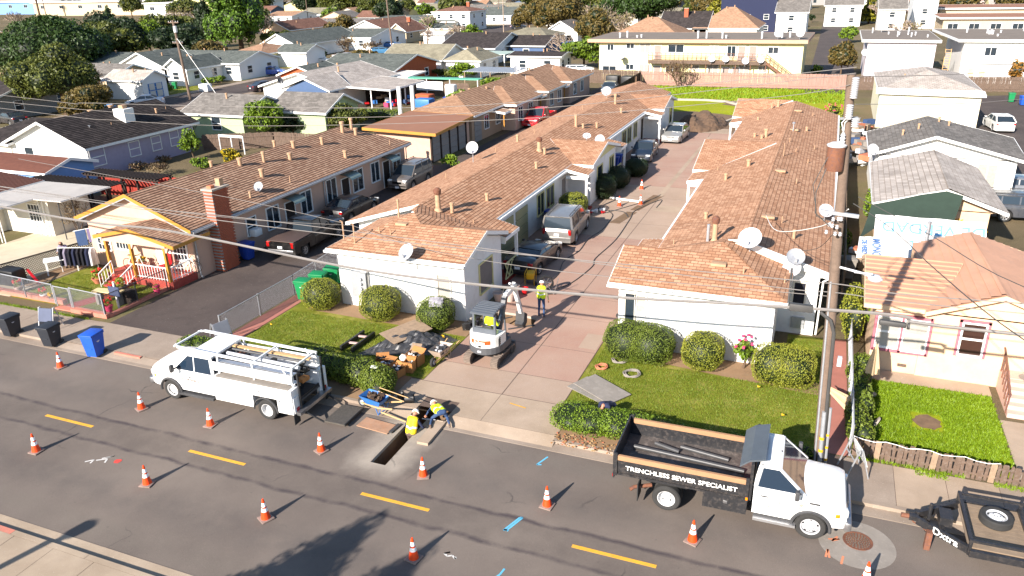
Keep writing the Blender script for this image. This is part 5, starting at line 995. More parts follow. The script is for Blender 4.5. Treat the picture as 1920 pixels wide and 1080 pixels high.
TREES=[(-124.7,98.2,11.0,8.82,'pine','broad dark umbrella shaped pine at upper left'),(-89.3,70.3,8.2,5.57,'oak','dense olive green tree below the umbrella pine, left side'),(-146.7,106.3,4.7,3.86,'autumn','autumn gold tree at the left edge'),(-248.0,185.5,8.5,3.94,'bare','bare pale twigged tree at top left'),(-143.5,131.7,5.6,3.52,'oak','dark rounded tree right of the umbrella pine'),(-138.1,132.5,8.2,5.53,'gold','yellow green tree with dark shade beneath'),(-234.5,209.6,8.0,2.42,'cypress','brown tipped conifer between the dark trees'),(-428.0,352.8,10.1,1.59,'cypress','first tall cypress of the row by the warehouse'),(-422.4,352.1,10.0,1.58,'cypress','second tall cypress of the row by the warehouse'),(-417.3,351.5,10.0,1.58,'cypress','third tall cypress of the row by the warehouse'),(-413.7,351.1,9.9,1.26,'cypress','fourth tall cypress of the row by the warehouse'),(-405.3,317.1,15.4,2.04,'palm','thick palm trunk with hanging fronds at top left'),(-291.4,273.1,12.2,5.35,'oak','dark tree at the top between warehouse and pole'),(-332.9,330.3,8.7,9.86,'oak','row of dark trees at top left of the tower block'),(-124.8,146.0,14.6,7.88,'pepper','giant bright green pepper tree with drooping foliage'),(-133.1,145.0,11.5,3.07,'dark','dark green tree left of the pepper tree'),(-135.9,144.7,5.3,3.7,'dark','low dark tree in the shade left of the pepper tree'),(-226.3,309.3,9.1,7.3,'bare','bare twiggy tree right of the pepper tree'),(-190.7,285.8,12.3,10.48,'oak','tall umbrella crowned dark tree at top centre'),(-231.1,333.0,10.8,7.76,'oak','dense dark tree left of the umbrella crowned one'),(-179.5,292.5,3.8,3.33,'dark','dark bush tree by the grey roof'),(-151.2,236.3,2.9,2.72,'gold','yellow green bushy tree behind the brown gable'),(-90.1,169.7,3.6,2.54,'bare','bare fig tree in front of white shed'),(-85.5,185.4,3.5,3.38,'gold','round yellow green tree right of the two storey house'),(-109.2,249.0,3.9,1.61,'gold','small yellow green tree by the parked white car'),(-92.6,248.5,3.8,3.05,'gold','bright green round tree by the cross street'),(-62.5,186.9,11.5,7.17,'oakbrown','tall brownish green tree cluster behind the pine'),(-59.6,195.3,7.6,6.06,'twig','tangled twiggy grey green trees behind the cypresses'),(-58.9,192.0,6.7,0.46,'cypress','first slim cypress in the group of four'),(-57.8,192.0,7.2,0.46,'cypress','second slim cypress in the group of four'),(-56.9,192.1,7.7,0.46,'cypress','third slim cypress in the group of four'),(-55.8,192.1,7.2,0.46,'cypress','fourth slim cypress in the group of four'),(-57.3,182.6,3.6,0.63,'redtree','small dark red tree left of the slim cypresses'),(-39.2,129.9,5.4,3.86,'juniper','spreading bright green juniper before the yellow apartments'),(-49.4,195.8,6.2,4.64,'twig','pale twiggy tree left of the dark evergreen mass'),(-45.9,210.1,12.0,7.71,'evergreen','huge dark evergreen behind the apartments left side'),(-40.4,214.0,6.9,4.59,'bare','purplish bare round tree behind the apartments'),(-38.3,234.9,8.6,3.44,'oak','olive green tree by the dark building'),(-28.9,210.6,9.2,5.11,'conifer','ragged yellow green conifer behind the apartment roof'),(-19.4,253.7,7.0,4.79,'bare','pale bare tree beside the street lamp'),(-25.4,264.6,4.4,1.67,'gold','small green tree at the end of the retaining wall'),(-7.1,253.1,2.5,0.94,'dark','small square clipped tree by the right street'),(-1.5,271.4,3.3,2.48,'bare','bare street tree in front of the row house'),(8.0,247.7,7.3,3.73,'conifer','yellow green conifer beside the narrow row house'),(19.2,261.9,6.2,3.1,'blossom','white blossoming tree by the row houses'),(21.8,234.2,2.6,6.21,'twig','low grey bare thicket behind the white apartments'),(33.5,315.8,6.0,5.51,'oak','olive tree at the top right'),(48.6,332.4,4.8,8.54,'blossom','white blossoming orchard trees at the top right'),(2.5,184.3,3.4,2.14,'gold','yellow green tree at the corner of white apartments'),(1.3,126.7,4.7,2.17,'oakbrown','brownish green tree beside the pink fence end'),(-1.9,126.2,1.8,1.03,'gold','small olive bush at the fence end'),(21.5,115.0,3.9,1.34,'autumn','orange brown shrub at the far right fence'),(39.8,224.6,1.8,2.55,'gold','yellow green shrub at the right edge'),(-19.3,109.2,4.0,2.58,'bareshrub','bare vine shrub on the pink fence'),(0.7,83.7,2.6,1.34,'rosebush','dense bush with pink flowers behind the right bungalow row'),(1.7,79.7,2.3,0.36,'dark','dark narrow bush beside the row end'),(-52.8,63.5,4.3,2.05,'citrus','large leafy garden tree beside the white pergola'),(-51.3,65.9,2.2,1.67,'dark','dark leafy shrub right of the garden tree'),(-53.2,53.7,3.0,1.22,'citrus','yellow green citrus tree beside the lavender house'),(-48.3,52.9,1.8,1.18,'yellowbush','bright yellow bush by the garden arch'),(-95.9,114.9,1.9,1.2,'palmlow','low palm by the porch of the tan roofed house'),(-90.9,97.9,1.5,1.43,'gold','round light green bush on the street lawn'),(-69.4,90.8,1.1,0.67,'citrus','small shrub by blue wall'),(-28.9,57.4,1.1,0.9,'citrus','small autumn leaved tree behind the centre roof ridge'),(-93.3,149.7,2.8,2.61,'bareshrub','brown dry hedge by the street sign'),(-89.0,139.1,1.9,0.76,'dark','small column shaped dark shrub'),(-97.0,138.0,1.6,0.77,'dark','small round dark green tree by the blue garage'),(-53.1,111.6,2.6,2.5,'citrus','green vine bank behind the trellis'),(-46.3,140.0,5.2,3.45,'bare','bare tree with pale branches behind the tan row'),(-44.2,33.7,2.6,1.04,'bareshrub','dry bare shrub beside the tan duplex'),(3.2,50.4,2.8,0.56,'citrus','bright green shrub between the bungalow and pale roofed house'),(3.0,33.3,2.4,0.51,'citrus','leafy climber at the corner of the peach bungalow'),(-1.9,29.0,1.6,0.45,'rosebush2','thin rose bush between the clipped shrubs'),]
for a in TREES:tree(*a)
random.seed(9)
for i,(x,y,h,r,kind)in enumerate([(-128,112,9,6.5,'oak'),(-136,120,10,7,'dark'),(-120,122,8,6,'dark'),(-150,150,9,7,'oak'),(-112,122,5,4,'oakbrown'),(-142,170,10,6,'oak'),(-165,172,9,7,'twig'),(-176,205,9,8,'oak'),(-108,205,5,3,'gold'),(-72,152,4,3,'oak'),(-46,160,8,4.5,'oakbrown'),(-52,182,9,5,'twig'),(-66,232,11,7,'oak'),(-78,240,10,6,'dark'),(-22,196,6,3.5,'oak'),(14,196,4,4,'twig'),(30,262,7,7,'oakbrown'),(-100,84,4,3,'bareshrub'),(-96,78,4.5,3,'oakbrown'),(-75,106,3,2.4,'citrus'),(-75,118,4,3,'oakbrown'),(-80,66,5,3.5,'oakbrown'),(-62,72.5,3,2,'oak'),(-46,68,3.2,2.2,'oak'),(-60,60,2,1.4,'bareshrub'),(-52,48,1.2,1.3,'bareshrub'),(-50,51,1,1.2,'citrus'),(-66,61,3,2.2,'citrus'),(-98,148,4,3,'bareshrub'),(-118,150,5,4,'oak'),(-124,186,6,4.5,'oakbrown'),(-116,236,8,5,'oak'),(-140,240,9,6,'dark'),(-160,262,9,7,'oak'),(-205,240,10,8,'twig'),(-240,250,10,7,'oak'),(-215,300,11,9,'dark'),(-160,330,12,9,'oak'),(-120,318,12,9,'oak'),(-90,300,11,8,'dark'),(-60,290,12,9,'oakbrown'),(-40,262,11,7,'oak'),(22,300,9,8,'oak'),(50,290,9,8,'oakbrown'),(-270,330,12,9,'oak'),(-82,170,5,3.5,'bare'),(-100,190,6,4,'bare'),(-130,160,8,4,'bare')]):
 tree(x,y,h,r,kind,{'oak':'olive green','dark':'dark green','oakbrown':'brownish green','twig':'twiggy grey','gold':'yellow green','bare':'bare branched','bareshrub':'dry brown','citrus':'leafy green'}[kind]+(' tree' if h>3 else ' shrub')+f' standing {wh(x/y)} in the suburb, about {"knee high" if h<1.5 else "low" if h<4 else "mid sized" if h<8 else "tall"}, '+('beside the near yards' if y<90 else 'beyond the left street' if y<150 else 'among the middle rows' if y<215 else 'in the far rows'))
for(kind,lab)in(('oak','dark green tree among the farthest rows of houses'),('dark','small dark tree among the farthest rows of houses'),('gold','yellow green tree among the farthest rows of houses'),('bare','bare brown tree among the farthest rows of houses')):
 proto=None
 for k in range(13):
  y=rand(235,450);x=y*rand(-1.3,.25)
  if-9<x<5 and y<400 or x<-300:continue
  if proto is None:proto=tree(x,y,rand(6,8),4,kind,lab);proto['group']='far trees near the top edge'
  else:s=rand(.7,1.3);dup(proto,(x,y,0),rand(0,6),lab+f', {wh(x/y)}, '+('near' if y<290 else 'middle' if y<350 else 'far')+' part',scale=(s,s,s*rand(.8,1.1)))
for lab,x,y,h,r,kind in(('low green shrub row in front of the louvred gable',-91.5,101,1.2,1.0,'gold'),('rounded bush in front of the blue trimmed garage',-90.8,88.6,1.8,1.2,'citrus'),('grey green bush in the yard beside the blue house',-53,72.5,1.8,1.3,'citrus'),('brown hedge bush behind the yard fence',-50.5,73.6,1.5,1.2,'bareshrub'),('green vine shrubs left of the ridge vents',-41.5,86,2.2,2.2,'citrus'),('second vine bank right of the trellis',-43.5,100,2.4,2.0,'citrus'),('bushes beside the olive roofed white house',-56.5,111,2.2,1.8,'oak'),('thin shrub at the porch of the olive roofed house',-62.5,111.4,2.2,.8,'citrus'),('thorny bush at the top left corner of the lavender yard',-55,49,.8,.9,'bareshrub'),('dry weeds against the lavender wall',-55.3,52,.7,.9,'bareshrub'),('small lemon shrub behind the tan duplex ridge',-45.5,46.2,1.2,.7,'yellowbush'),('tree beside the white gable end of the far cross street',-80,250,5,3.5,'gold'),('dark evergreen behind the yellow apartments on the left',-54,214,12,6,'evergreen'),('olive tree behind the yellow apartments',-33,222,10,5,'oakbrown'),('brown tree mass left of the slim cypresses',-70,200,10,6,'oakbrown'),('brown grey tree left of the brown tree mass',-78,206,8,5,'oakbrown'),('clipped shrub left of the row house gate',-9,236,2.2,1.2,'dark'),('dark hedge bush right of the row house gate',-2,240,2.0,1.3,'dark'),('autumn bush at the left edge under the gold tree',-142,98,3.5,3,'bareshrub'),('brown bush left of the olive tree',-120,84,3.6,3.2,'bareshrub')):
 tree(x,y,h,r,kind,lab)
b_,s_='round_bush',.095
def sq(rx,ry,rz,z):return[((0,0,z),(rx,ry,rz))]
bush(b_,'round clipped bush beside the green bins, leftmost along the front of the left white bungalow row',sq(.92,.85,.74,.76),950,.05,'hedge2',loc=(-21.95,28.65,0))
bush(b_,'round clipped bush in the middle of the three along the left white bungalow row',sq(.95,.88,.82,.84),950,.05,'hedge2',loc=(-18.45,28.45,0))
bush(b_,'darker round bush with a grey shirt lying on top, by the corner of the left white row',sq(.86,.82,.74,.76),950,.05,'hedge',loc=(-15.5,28.4,0))
bush('clipped_bush','wide oblong clipped bush at the left corner of the right white bungalow row',[((-.45,0,.85),(1.0,.85,.8)),((.45,0,.82),(1.0,.85,.78))],900,.05,'hedge',loc=(-6.05,28.35,0),power=3)
bush(b_,'round clipped bush with brown top between the oblong bush and the thin rose bush',sq(.84,.8,.76,.86),950,.05,'hedge2',loc=(-3.45,28.35,0))
bush('clipped_bush','boxy clipped bush at the right corner of the right white bungalow row',[((-.3,0,.76),(.88,.8,.74)),((.3,0,.76),(.88,.8,.74))],900,.05,'hedge2',loc=(-.35,28.3,0),power=3.4)
bush(b_,'round yellow green bush behind the silver SUV in the driveway',sq(.95,.95,.85,.9),500,.07,'hedge2',loc=(-14.7,46.6,0))
bush(b_,'dark bush in shade under the wing windows of the left white row',sq(.9,1.1,.8,.8),350,.08,'dark',loc=(-13.9,55.2,0));bush(b_,'dark bush with white cloth beside the round yellow green bush',sq(.8,.9,.9,.9),350,.08,'dark',loc=(-14.0,52.0,0));bush(b_,'dark shaded bush beside the blue sedan porch',sq(.9,.9,.7,.7),350,.08,'dark',loc=(-13.4,59.0,0))
def hedge(label,segs,h,w,m,dens=800,size=.06,lump=.18):
 x0,y0=segs[0];t=thing('hedge',label,'hedge',(x0,y0,0));bl=[]
 for p,q in zip(segs,segs[1:]):
  L=math.dist(p,q);n=max(2,int(L/(w*.55)))
  for k in range(n+1):f=k/n;bl.append(((p[0]+(q[0]-p[0])*f-x0+rand(-lump,lump),p[1]+(q[1]-p[1])*f-y0+rand(-lump,lump)*.6,h*.5+rand(-.06,.06)),(w*.6*rand(.85,1.15),w*.55*rand(.85,1.1),h*.52*rand(.85,1.12))))
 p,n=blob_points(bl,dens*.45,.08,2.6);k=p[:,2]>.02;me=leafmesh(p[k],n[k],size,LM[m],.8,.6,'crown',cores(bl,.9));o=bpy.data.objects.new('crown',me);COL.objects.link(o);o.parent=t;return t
hedge('dark green lumpy hedge behind the tailgate of the utility truck',[(-18.1,23.2),(-16.6,22.75),(-15.0,22.45),(-14.75,22.3)],1.05,1.15,'hedge',1000,.07,.22)
hedge('small hedge corner above the cab of the utility truck',[(-24.9,22.9),(-23.6,23.1)],.7,.9,'bright',900,.06)
hedge('light green roadside hedge with bare brown front left of the dump truck',[(-7.2,22.6),(-5.6,22.7),(-4.2,22.75)],.75,1.35,'bright',1100,.06);hedge('long low hedge behind the bed of the dump truck',[(-3.8,23.0),(-1.5,23.05),(.0,23.1)],.55,.6,'bright',1000,.06)
hedge('small round hedge plant between dump truck cab and utility pole',[(.35,22.9),(.7,22.9)],.6,.55,'bright',1000,.055)
hedge('trimmed green hedge beside the brown garden fence',[(-50.2,76.2),(-44.4,75.6)],1.4,1.2,'hedge',120,.16);hedge('ivy along the utility side of the peach bungalow fence',[(2.35,24.6),(2.35,27),(2.4,30.2)],.8,.6,'hedge',700,.08);hedge('leafy strip between the right white row and its neighbour',[(1.6,41),(1.7,47)],.8,.7,'bright',200,.12)
hedge('weedy climber on the walkway fence',[(2.1,33),(2.2,36)],1.6,.7,'hedge2',250,.1)
def tufts(name,polys,dens,hgt,m,label,w=.012,z=0.0):
 V,F=[],[];
 for(x0,y0,x1,y1)in polys:
  n=int((x1-x0)*(y1-y0)*dens);x=rng.uniform(x0,x1,n);y=rng.uniform(y0,y1,n);a=rng.uniform(0,6.28,n);h=hgt*rng.uniform(.5,1.4,n);ln=rng.normal(0,.5,(n,2))*h[:,None]
  c,s=np.cos(a)*w,np.sin(a)*w;zz=np.full(n,z);V.append(np.stack([np.stack([x-c,y-s,zz],1),np.stack([x+c,y+s,zz],1),np.stack([x+ln[:,0],y+ln[:,1],zz+h],1)],1).reshape(-1,3))
 V=np.vstack(V);n=len(V)//3;me=bpy.data.meshes.new(name);me.vertices.add(len(V));me.vertices.foreach_set('co',V.astype(np.float32).ravel());me.loops.add(n*3);me.loops.foreach_set('vertex_index',np.arange(n*3));me.polygons.add(n);me.polygons.foreach_set('loop_start',np.arange(0,n*3,3));me.polygons.foreach_set('loop_total',np.full(n,3));me.materials.append(m);me.update(calc_edges=True)
 o=bpy.data.objects.new(name,me);COL.objects.link(o);return stuff(o,label,'grass')
GL=leaf('grass_blades','#68801f','#98a03a',.25);GB=leaf('grass_blades_bright','#6f8c14','#97b024',.25)
tufts('grass',[(-23.3,23.95,-13.95,27.9)],700,.05,GL,'mown grass on the lawn before the left white bungalow row')
tufts('grass',[(-7.7,23.9,1.2,28.0),(-.3,28,1.3,32.5),(-7.7,28,-7.2,29)],700,.05,GL,'mown grass on the lawn before the right white bungalow row')
tufts('grass',[(2.15,25.1,4.1,29.65),(5.1,24.9,6.95,29.65),(4.1,27.6,5.1,29.65),(4.1,25.1,5.1,26.4)],1300,.09,GB,'overgrown bright grass behind the picket fence',.02)
tufts('grass',[(-38.3,26.2,-32,28.4)],350,.05,GL,'short grass of the small lawn by the red steps');tufts('grass',[(-24.8,99,2.4,110.6),(-24.8,84.5,-18,99),(-9,84.5,2.4,90)],12,.25,GB,'rough grass of the empty field behind the bungalow rows',.08)
tufts('grass',[(2.3,23.78,5.4,23.95),(6.2,23.6,7.2,23.85),(-40,23.7,-32,23.85),(4.0,23.5,4.9,23.8)],900,.1,GB,'weeds growing along the foot of the fences',.015)
V=MB()
for _ in range(260):x=rand(-7.5,-3.2);V.cbox((x,21.5+rand(-.25,.5),RZ+.02 if 0 else .03),(rand(.03,.09),rand(.03,.07),.01),random.choice((M['pinewood'],M['terracotta'],M['card'],M['dirt'])),rand(0,3))
stuff(V.build('leaf_litter'),'fallen dry leaves along the kerb under the roadside hedge','leaves')
# ------- vehicles (local frame: x forward, y left, z up)
def interp(pts,x):
 if x<=pts[0][0]:return pts[0][1]
 for(a,b),(c,d)in zip(pts,pts[1:]):
  if x<=c:return b+(d-b)*(x-a)/(c-a)
 return pts[-1][1]
def wheel(p,x,y,r,w=.24,side=1,rimm=None,spokes=7,n=28,dual=False,name='wheel',rimr=.62):
 rimm=rimm or M['alu'];T=Matrix.Translation((x,y,r))@Matrix.Rotation(R(90)*-side,4,'X')
 b=MB();h=w/2;b.lathe([(r*rimr,-h),(r*.93,-h),(r,-h*.7),(r,h*.7),(r*.93,h),(r*.80,h*1.04),(r*rimr,h*.92)],M['rubber'],n,T,cap=False)
 if dual:b.lathe([(r*.6,-h-.27),(r*.93,-h-.27),(r,-h-.2),(r,-h-.08),(r*.93,-h-.03),(r*.6,-h-.03)],M['rubber'],n,T,cap=False)
 b.lathe([(0,-h*.6),(r*rimr,-h*.6)],M['black'],n,T,cap=False);wo=b.build(name,p,(0,0,0));q=MB()
 d0=h*.75 if not dual else-h*.2
 q.lathe([(r*rimr,h*.93),(r*rimr*.93,h*.9),(r*rimr*.9,d0-.03)],rimm,n,T,cap=False)
 q.M=T
 if dual:q.lathe([(r*rimr*.9,d0-.03),(r*.3,d0-.05),(r*.26,d0+.06),(0,d0+.07)],rimm,n,None,cap=False)
 elif spokes==0:q.lathe([(r*rimr*.92,h*.3),(r*rimr*.7,h*.55),(r*.3,h*.85),(r*.2,h*1.0),(0,h*1.0)],rimm,n,None,cap=False)
 else:
  for k in range(spokes):a=2*math.pi*k/spokes;q.beam((0,0,h*.62),(r*rimr*.92*math.cos(a),r*rimr*.92*math.sin(a),h*.7),r*.15,.03,rimm,up=(0,0,1))
  q.lathe([(r*.15,h*.5),(r*.13,h*.8),(0,h*.82)],rimm,12,None,cap=False)
 if spokes==0 or dual:
  for k in range(8):a=2*math.pi*k/8;q.lathe([(r*.035,0),(r*.035,.03),(0,.035)],M['steel'],6,Matrix.Translation((r*.22*math.cos(a),r*.22*math.sin(a),(h*.9 if not dual else d0+.02))))
  for k in range(5):a=2*math.pi*k/5+.3;q.lathe([(r*.085,0),(0,.004)],M['black'],10,Matrix.Translation((r*.47*math.cos(a),r*.47*math.sin(a),(h*.58 if not dual else d0-.035))))
 q.build('rim',wo,(0,0,0));return wo
def loft_body(xs,top,W_,wheels,rr,z0,crown=.05,wfun=None,m=None,close=(1,1)):
 b=MB();rows=[]
 for x in xs:
  zt=interp(top,x);w=W_/2*(wfun(x)if wfun else 1);zl=z0
  for wx in wheels:
   d=abs(x-wx);R_=rr+.09
   if d<R_:zl=max(zl,rr+math.sqrt(R_*R_-d*d)-.02)
  zl=min(zl,zt-.1);zm=max(zl+.03,z0+(zt-z0)*.55)
  rows.append([(x,w*.94,zl),(x,w*.985,zl+.01),(x,w,zm),(x,w*.985,max(zm+.01,zt-.12)),(x,w*.94,zt-.015),(x,w*.8,zt+crown*.45),(x,w*.4,zt+crown*.9),(x,0,zt+crown)])
 full=[r+[(p[0],-p[1],p[2])for p in reversed(r[:-1])]for r in rows];n=len(full[0]);vs=[p for r in full for p in r];fs=[]
 for i in range(len(full)-1):
  for k in range(n-1):a=i*n+k;fs.append((a,a+1,a+n+1,a+n))
 if close[0]:fs.append(tuple(range(n))[::-1])
 if close[1]:fs.append(tuple((len(full)-1)*n+k for k in range(n)))
 b.add(vs,[tuple(reversed(f))for f in fs],m,smooth=True);return b
def xs_for(x0,x1,wheels,rr):
 xs={round(x0+(x1-x0)*k/22,3)for k in range(23)}|{round(x0+.03,3),round(x0+.1,3),round(x1-.03,3),round(x1-.1,3)}
 for wx in wheels:
  for k in range(-10,11):xs.add(round(wx+(rr+.09)*math.sin(k*math.pi/20),3))
  xs.add(round(wx-rr-.095,3));xs.add(round(wx+rr+.095,3))
 return sorted(x for x in xs if x0<=x<=x1)
def cabin(p,pm,W_,H,zb,zf,xa,xb,xc,xd,posts=(),glass=None,roofm=None,inset=.07,tuck=.2,rack=False):
 """greenhouse: rear glass foot xa, roof xb..xc, windscreen foot xd"""
 g=glass or M['glass'];wb,wt=W_/2-inset,W_/2-tuck;zt=H-.05
 P4=lambda s:[Vector((xa,s*wb,zb)),Vector((xb,s*wt,zt)),Vector((xc,s*wt,zt)),Vector((xd,s*wb,zf))]
 Lp,Rp=P4(1),P4(-1);b=MB();core=MB()
 core.add([*Lp,*Rp],[(0,1,2,3),(7,6,5,4),(0,4,5,1),(1,5,6,2),(2,6,7,3)],M['black'])
 fr=MB()
 for s,q in((1,Lp),(-1,Rp)):
  fr.beam(q[0],q[1],.11,.07,pm);fr.beam(q[3],q[2],.07,.06,pm);fr.beam(q[0],q[3],.05,.05,pm)
  fr.beam(q[1],q[2],.07,.07,pm)
  for px in posts:
   f=(px-xb)/(xc-xb);fr.beam((px-.02,s*wb,zb+(zf-zb)*(px-xa)/(xd-xa)),(px,s*wt,zt),.09,.04,pm)
 fr.beam(Lp[1],Rp[1],.08,.07,pm);fr.beam(Lp[2],Rp[2],.07,.06,pm);fr.build('cabin_frame',p,(0,0,0))
 rf=MB();n=6;vs=[]
 for i in range(n+1):
  x=xb-.05+(xc-xb+.1)*i/n
  for j in range(n+1):y=-wt-.03+(2*wt+.06)*j/n;e=min(1,(1-abs(2*i/n-1)**4))*(1-abs(2*j/n-1)**4);vs.append((x,y,zt+.02+.06*e))
 fs=[(i*(n+1)+j,(i+1)*(n+1)+j,(i+1)*(n+1)+j+1,i*(n+1)+j+1)for i in range(n)for j in range(n)]
 rf.add(vs,fs,roofm or pm,smooth=True);rf.box(xb-.04,-wt-.02,zt-.04,xc+.04,wt+.02,zt+.025,roofm or pm)
 if rack:
  for s in(1,-1):rf.beam((xb+.05,s*(wt-.08),H+.09),(xc-.2,s*(wt-.08),H+.09),.04,.04,M['darkmetal']);
  for s in(1,-1):
   for x in(xb+.1,(xb+xc)/2,xc-.25):rf.beam((x,s*(wt-.08),H),(x,s*(wt-.08),H+.09),.04,.04,M['darkmetal'])
 rf.build('roof_panel',p,(0,0,0))
 def pane(nm,q,off):
  q=[Vector(v)+Vector(off)for v in q];x=MB();x.quad(q,g);x.build(nm,p,(0,0,0))
 k=.012
 pane('windscreen',[Lp[3],Rp[3],Rp[2],Lp[2]],(k,0,k));pane('rear_window',[Rp[0],Lp[0],Lp[1],Rp[1]],(-k,0,k))
 for s,q in((1,Lp),(-1,Rp)):pane('side_window',q if s>0 else q[::-1],(0,s*k,k))
 core.build('interior',p,(0,0,0))
def car(label,cat,col,loc,rz,style='sedan',L=4.7,Wd=1.82,H=1.45,group=None,metal=.0,name=None,rimm=None,plate=True):
 name=name or{'sedan':'sedan','suv':'suv','hatch':'hatchback','pickup':'pickup_truck','coupe':'coupe'}[style]
 pm=paint('paint_'+str(col).replace(' ',''),col,.28,metal)if not isinstance(col,bpy.types.Material)else col
 t=thing(name,label,cat,loc,rz,group);h=L/2;fx,rx=h-.9,-h+.95;r=.33 if style in('sedan','coupe','hatch')else .38
 if style in('suv','pickup'):fx,rx=h-.95,-h+1.05
 wf=lambda x:1-.13*max(0,(abs(x)-(h-.45))/.45)**2
 if style in('sedan','coupe'):top=[(-h,.72),(-h+.08,.95),(-h+.5,1.02),(-h+1.1,1.0),(.9,.98),(1.3,.93),(h-.5,.80),(h-.08,.70),(h,.55)];cab=(-h+.75,-h+1.5,.35,1.15)
 elif style=='hatch':top=[(-h,.8),(-h+.08,1.0),(.8,1.0),(1.2,.95),(h-.4,.80),(h,.55)];cab=(-h+.12,-h+.9,.3,1.1)
 elif style=='suv':top=[(-h,.9),(-h+.06,1.12),(1.0,1.12),(1.25,1.1),(h-.25,1.0),(h-.05,.9),(h,.75)];cab=(-h+.1,-h+.3,.45,1.25)
 else:top=[(-h,1.05),(1.0,1.08),(1.25,1.1),(h-.25,1.02),(h-.05,.95),(h,.8)];cab=(-.75,-.6,.45,1.2)
 z0=.24 if style in('sedan','coupe','hatch')else .34
 if style!='pickup':loft_body(xs_for(-h,h,(fx,rx),r),top,Wd,(fx,rx),r,z0,.05,wf,pm).build('body',t,(0,0,0))
 else:
  loft_body(xs_for(-.72,h,(fx,),r),top,Wd,(fx,),r,z0,.06,wf,pm).build('body',t,(0,0,0));b=MB()
  x0,x1=-h,-.76;
  for s in(1,-1):
   y0,y1=(Wd/2-.12,Wd/2)if s>0 else(-Wd/2,-Wd/2+.12);b.box(x0,y0,.72,x1,y1,1.1,pm);b.box(x0,y0,.4,rx-r-.1,y1,.72,pm);b.box(rx+r+.1,y0,.4,x1,y1,.72,pm)
  b.box(x0,-Wd/2+.12,.45,x0+.08,Wd/2-.12,1.08,pm);b.box(x1-.06,-Wd/2+.12,.45,x1,Wd/2-.12,1.08,pm);b.box(x0+.08,-Wd/2+.12,.6,x1-.06,Wd/2-.12,.7,M['black']);b.build('bed',t,(0,0,0))
 MB().box(-h+.25,-Wd*.37,z0-.04,h-.25,Wd*.37,.72,M['black']).build('underbody',t,(0,0,0))
 zb,zf=interp(top,cab[0]+.1)+.02,interp(top,cab[3])+.02
 cabin(t,pm,Wd,H,zb,zf,*cab,posts=((cab[0]+cab[3])/2-.05,)+((cab[1]+.45,)if style=='suv' else()),rack=style=='suv')
 for wx in(fx,rx):
  for s in(1,-1):wheel(t,wx,s*(Wd/2-.13),r,.22,s,rimm)
 for s in(1,-1):
  b=MB();b.cbox((h-.12,s*(Wd/2-.28),.68 if style in('sedan','coupe','hatch')else .9),(.22,.38,.15),M['headlight'],-s*.3,.04);b.build('headlight',t,(0,0,0))
  b=MB();b.cbox((-h+.06,s*(Wd/2-.2),.86 if style in('sedan','coupe','hatch')else .95),(.14,.26 if style!='suv' else .2,.14 if style not in('suv','pickup')else .32),M['taillight'],s*.2,.03);b.build('taillight',t,(0,0,0))
  b=MB();b.cbox((cab[3]-.25,s*(Wd/2+.08),zf+.1),(.12,.18,.12),pm,0,.03);b.build('side_mirror',t,(0,0,0))
  b=MB();b.beam((cab[3]-.15,s*(Wd/2+.003),z0+.12),(cab[3]-.15,s*(Wd/2-.02),zf-.06),.012,.012,M['black']);xm=(cab[0]+cab[3])/2-.05;b.beam((xm,s*(Wd/2+.004),z0+.12),(xm,s*(Wd/2-.02),zf-.06),.012,.012,M['black']);stuff(b.build('door_seam',t,(0,0,0)))
  for hx in(xm+.15,xm-.75):MB().cbox((hx,s*(Wd/2+.004),zf-.16),(.16,.03,.03),M['steel']if hx>xm else pm).build('door_handle',t,(0,0,0))
 b=MB();b.cbox((h-.03,0,.58 if r<.35 else .75),(.06,Wd*.45,.2),M['black'],0,.02);b.build('grille',t,(0,0,0));MB().cbox((h-.05,0,.36 if r<.35 else .5),(.1,Wd*.86,.14),M['black']if style!='pickup' else M['steel'],0,.03).build('bumper',t,(0,0,0));MB().cbox((-h+.04,0,.45 if r<.35 else .58),(.12,Wd*.86,.16),pm if style!='pickup' else M['steel'],0,.03).build('bumper',t,(0,0,0))
 if plate:
  MB().cbox((-h-.03,0,.62 if r<.35 else .8),(.02,.31,.15),M['plate']).build('license_plate',t,(0,0,0));MB().cbox((h+.01,0,.42),(.02,.31,.15),M['plate']).build('license_plate',t,(0,0,0))
 return t
UP=R(90)
car('silver SUV with roof rack, rear towards the street, in the driveway by the left white row','car','#8e8a86',(-14.0,43.2,0),UP+.06,'suv',4.9,1.95,1.85,metal=.5)
car('black low coupe parked in the shade of the left white row','car','#0b0d16',(-14.1,37.6,0),UP-.05,'coupe',4.5,1.84,1.25)
car('dark blue sedan facing the street behind the shaded bushes','car','#1a2433',(-14.2,65.6,0),-UP+.06,'sedan',4.7,1.8,1.45,metal=.3);car('silver sedan facing the street at the end of the red driveway','car','#a3a19d',(-13.1,74.1,0),-UP-.05,'sedan',4.8,1.82,1.48,metal=.4)
car('black pickup truck with covered bed in the left driveway, tail towards the street','pickup truck','#101012',(-28.4,36.6,0),UP+.05,'pickup',5.7,1.98,1.85);t=bpy.data.objects['pickup_truck'];MB().cbox((-1.75,0,1.13),(2.1,1.8,.05),P('vinyl','#4a3a34',.6,.1),0,.02).build('bed_cover',t,(0,0,0))
car('dark sedan in the shade of the left driveway behind the black pickup','car','#15151a',(-29.3,42.8,0),UP,'sedan',4.7,1.8,1.42);car('grey boxy SUV facing the street in the shaded left driveway','car','#5c5652',(-29.3,51.2,0),-UP,'suv',4.4,1.82,1.8)
car('bright red pickup truck facing the street beside the tan bungalow row','pickup truck','#c01420',(-28.6,78.4,0),-UP-.04,'pickup',5.5,1.95,1.85);car('grey sedan at the far end of the left alley beside the rubbish','car','#46505a',(-27.4,103,0),-UP+.1,'sedan',4.6,1.8,1.45)
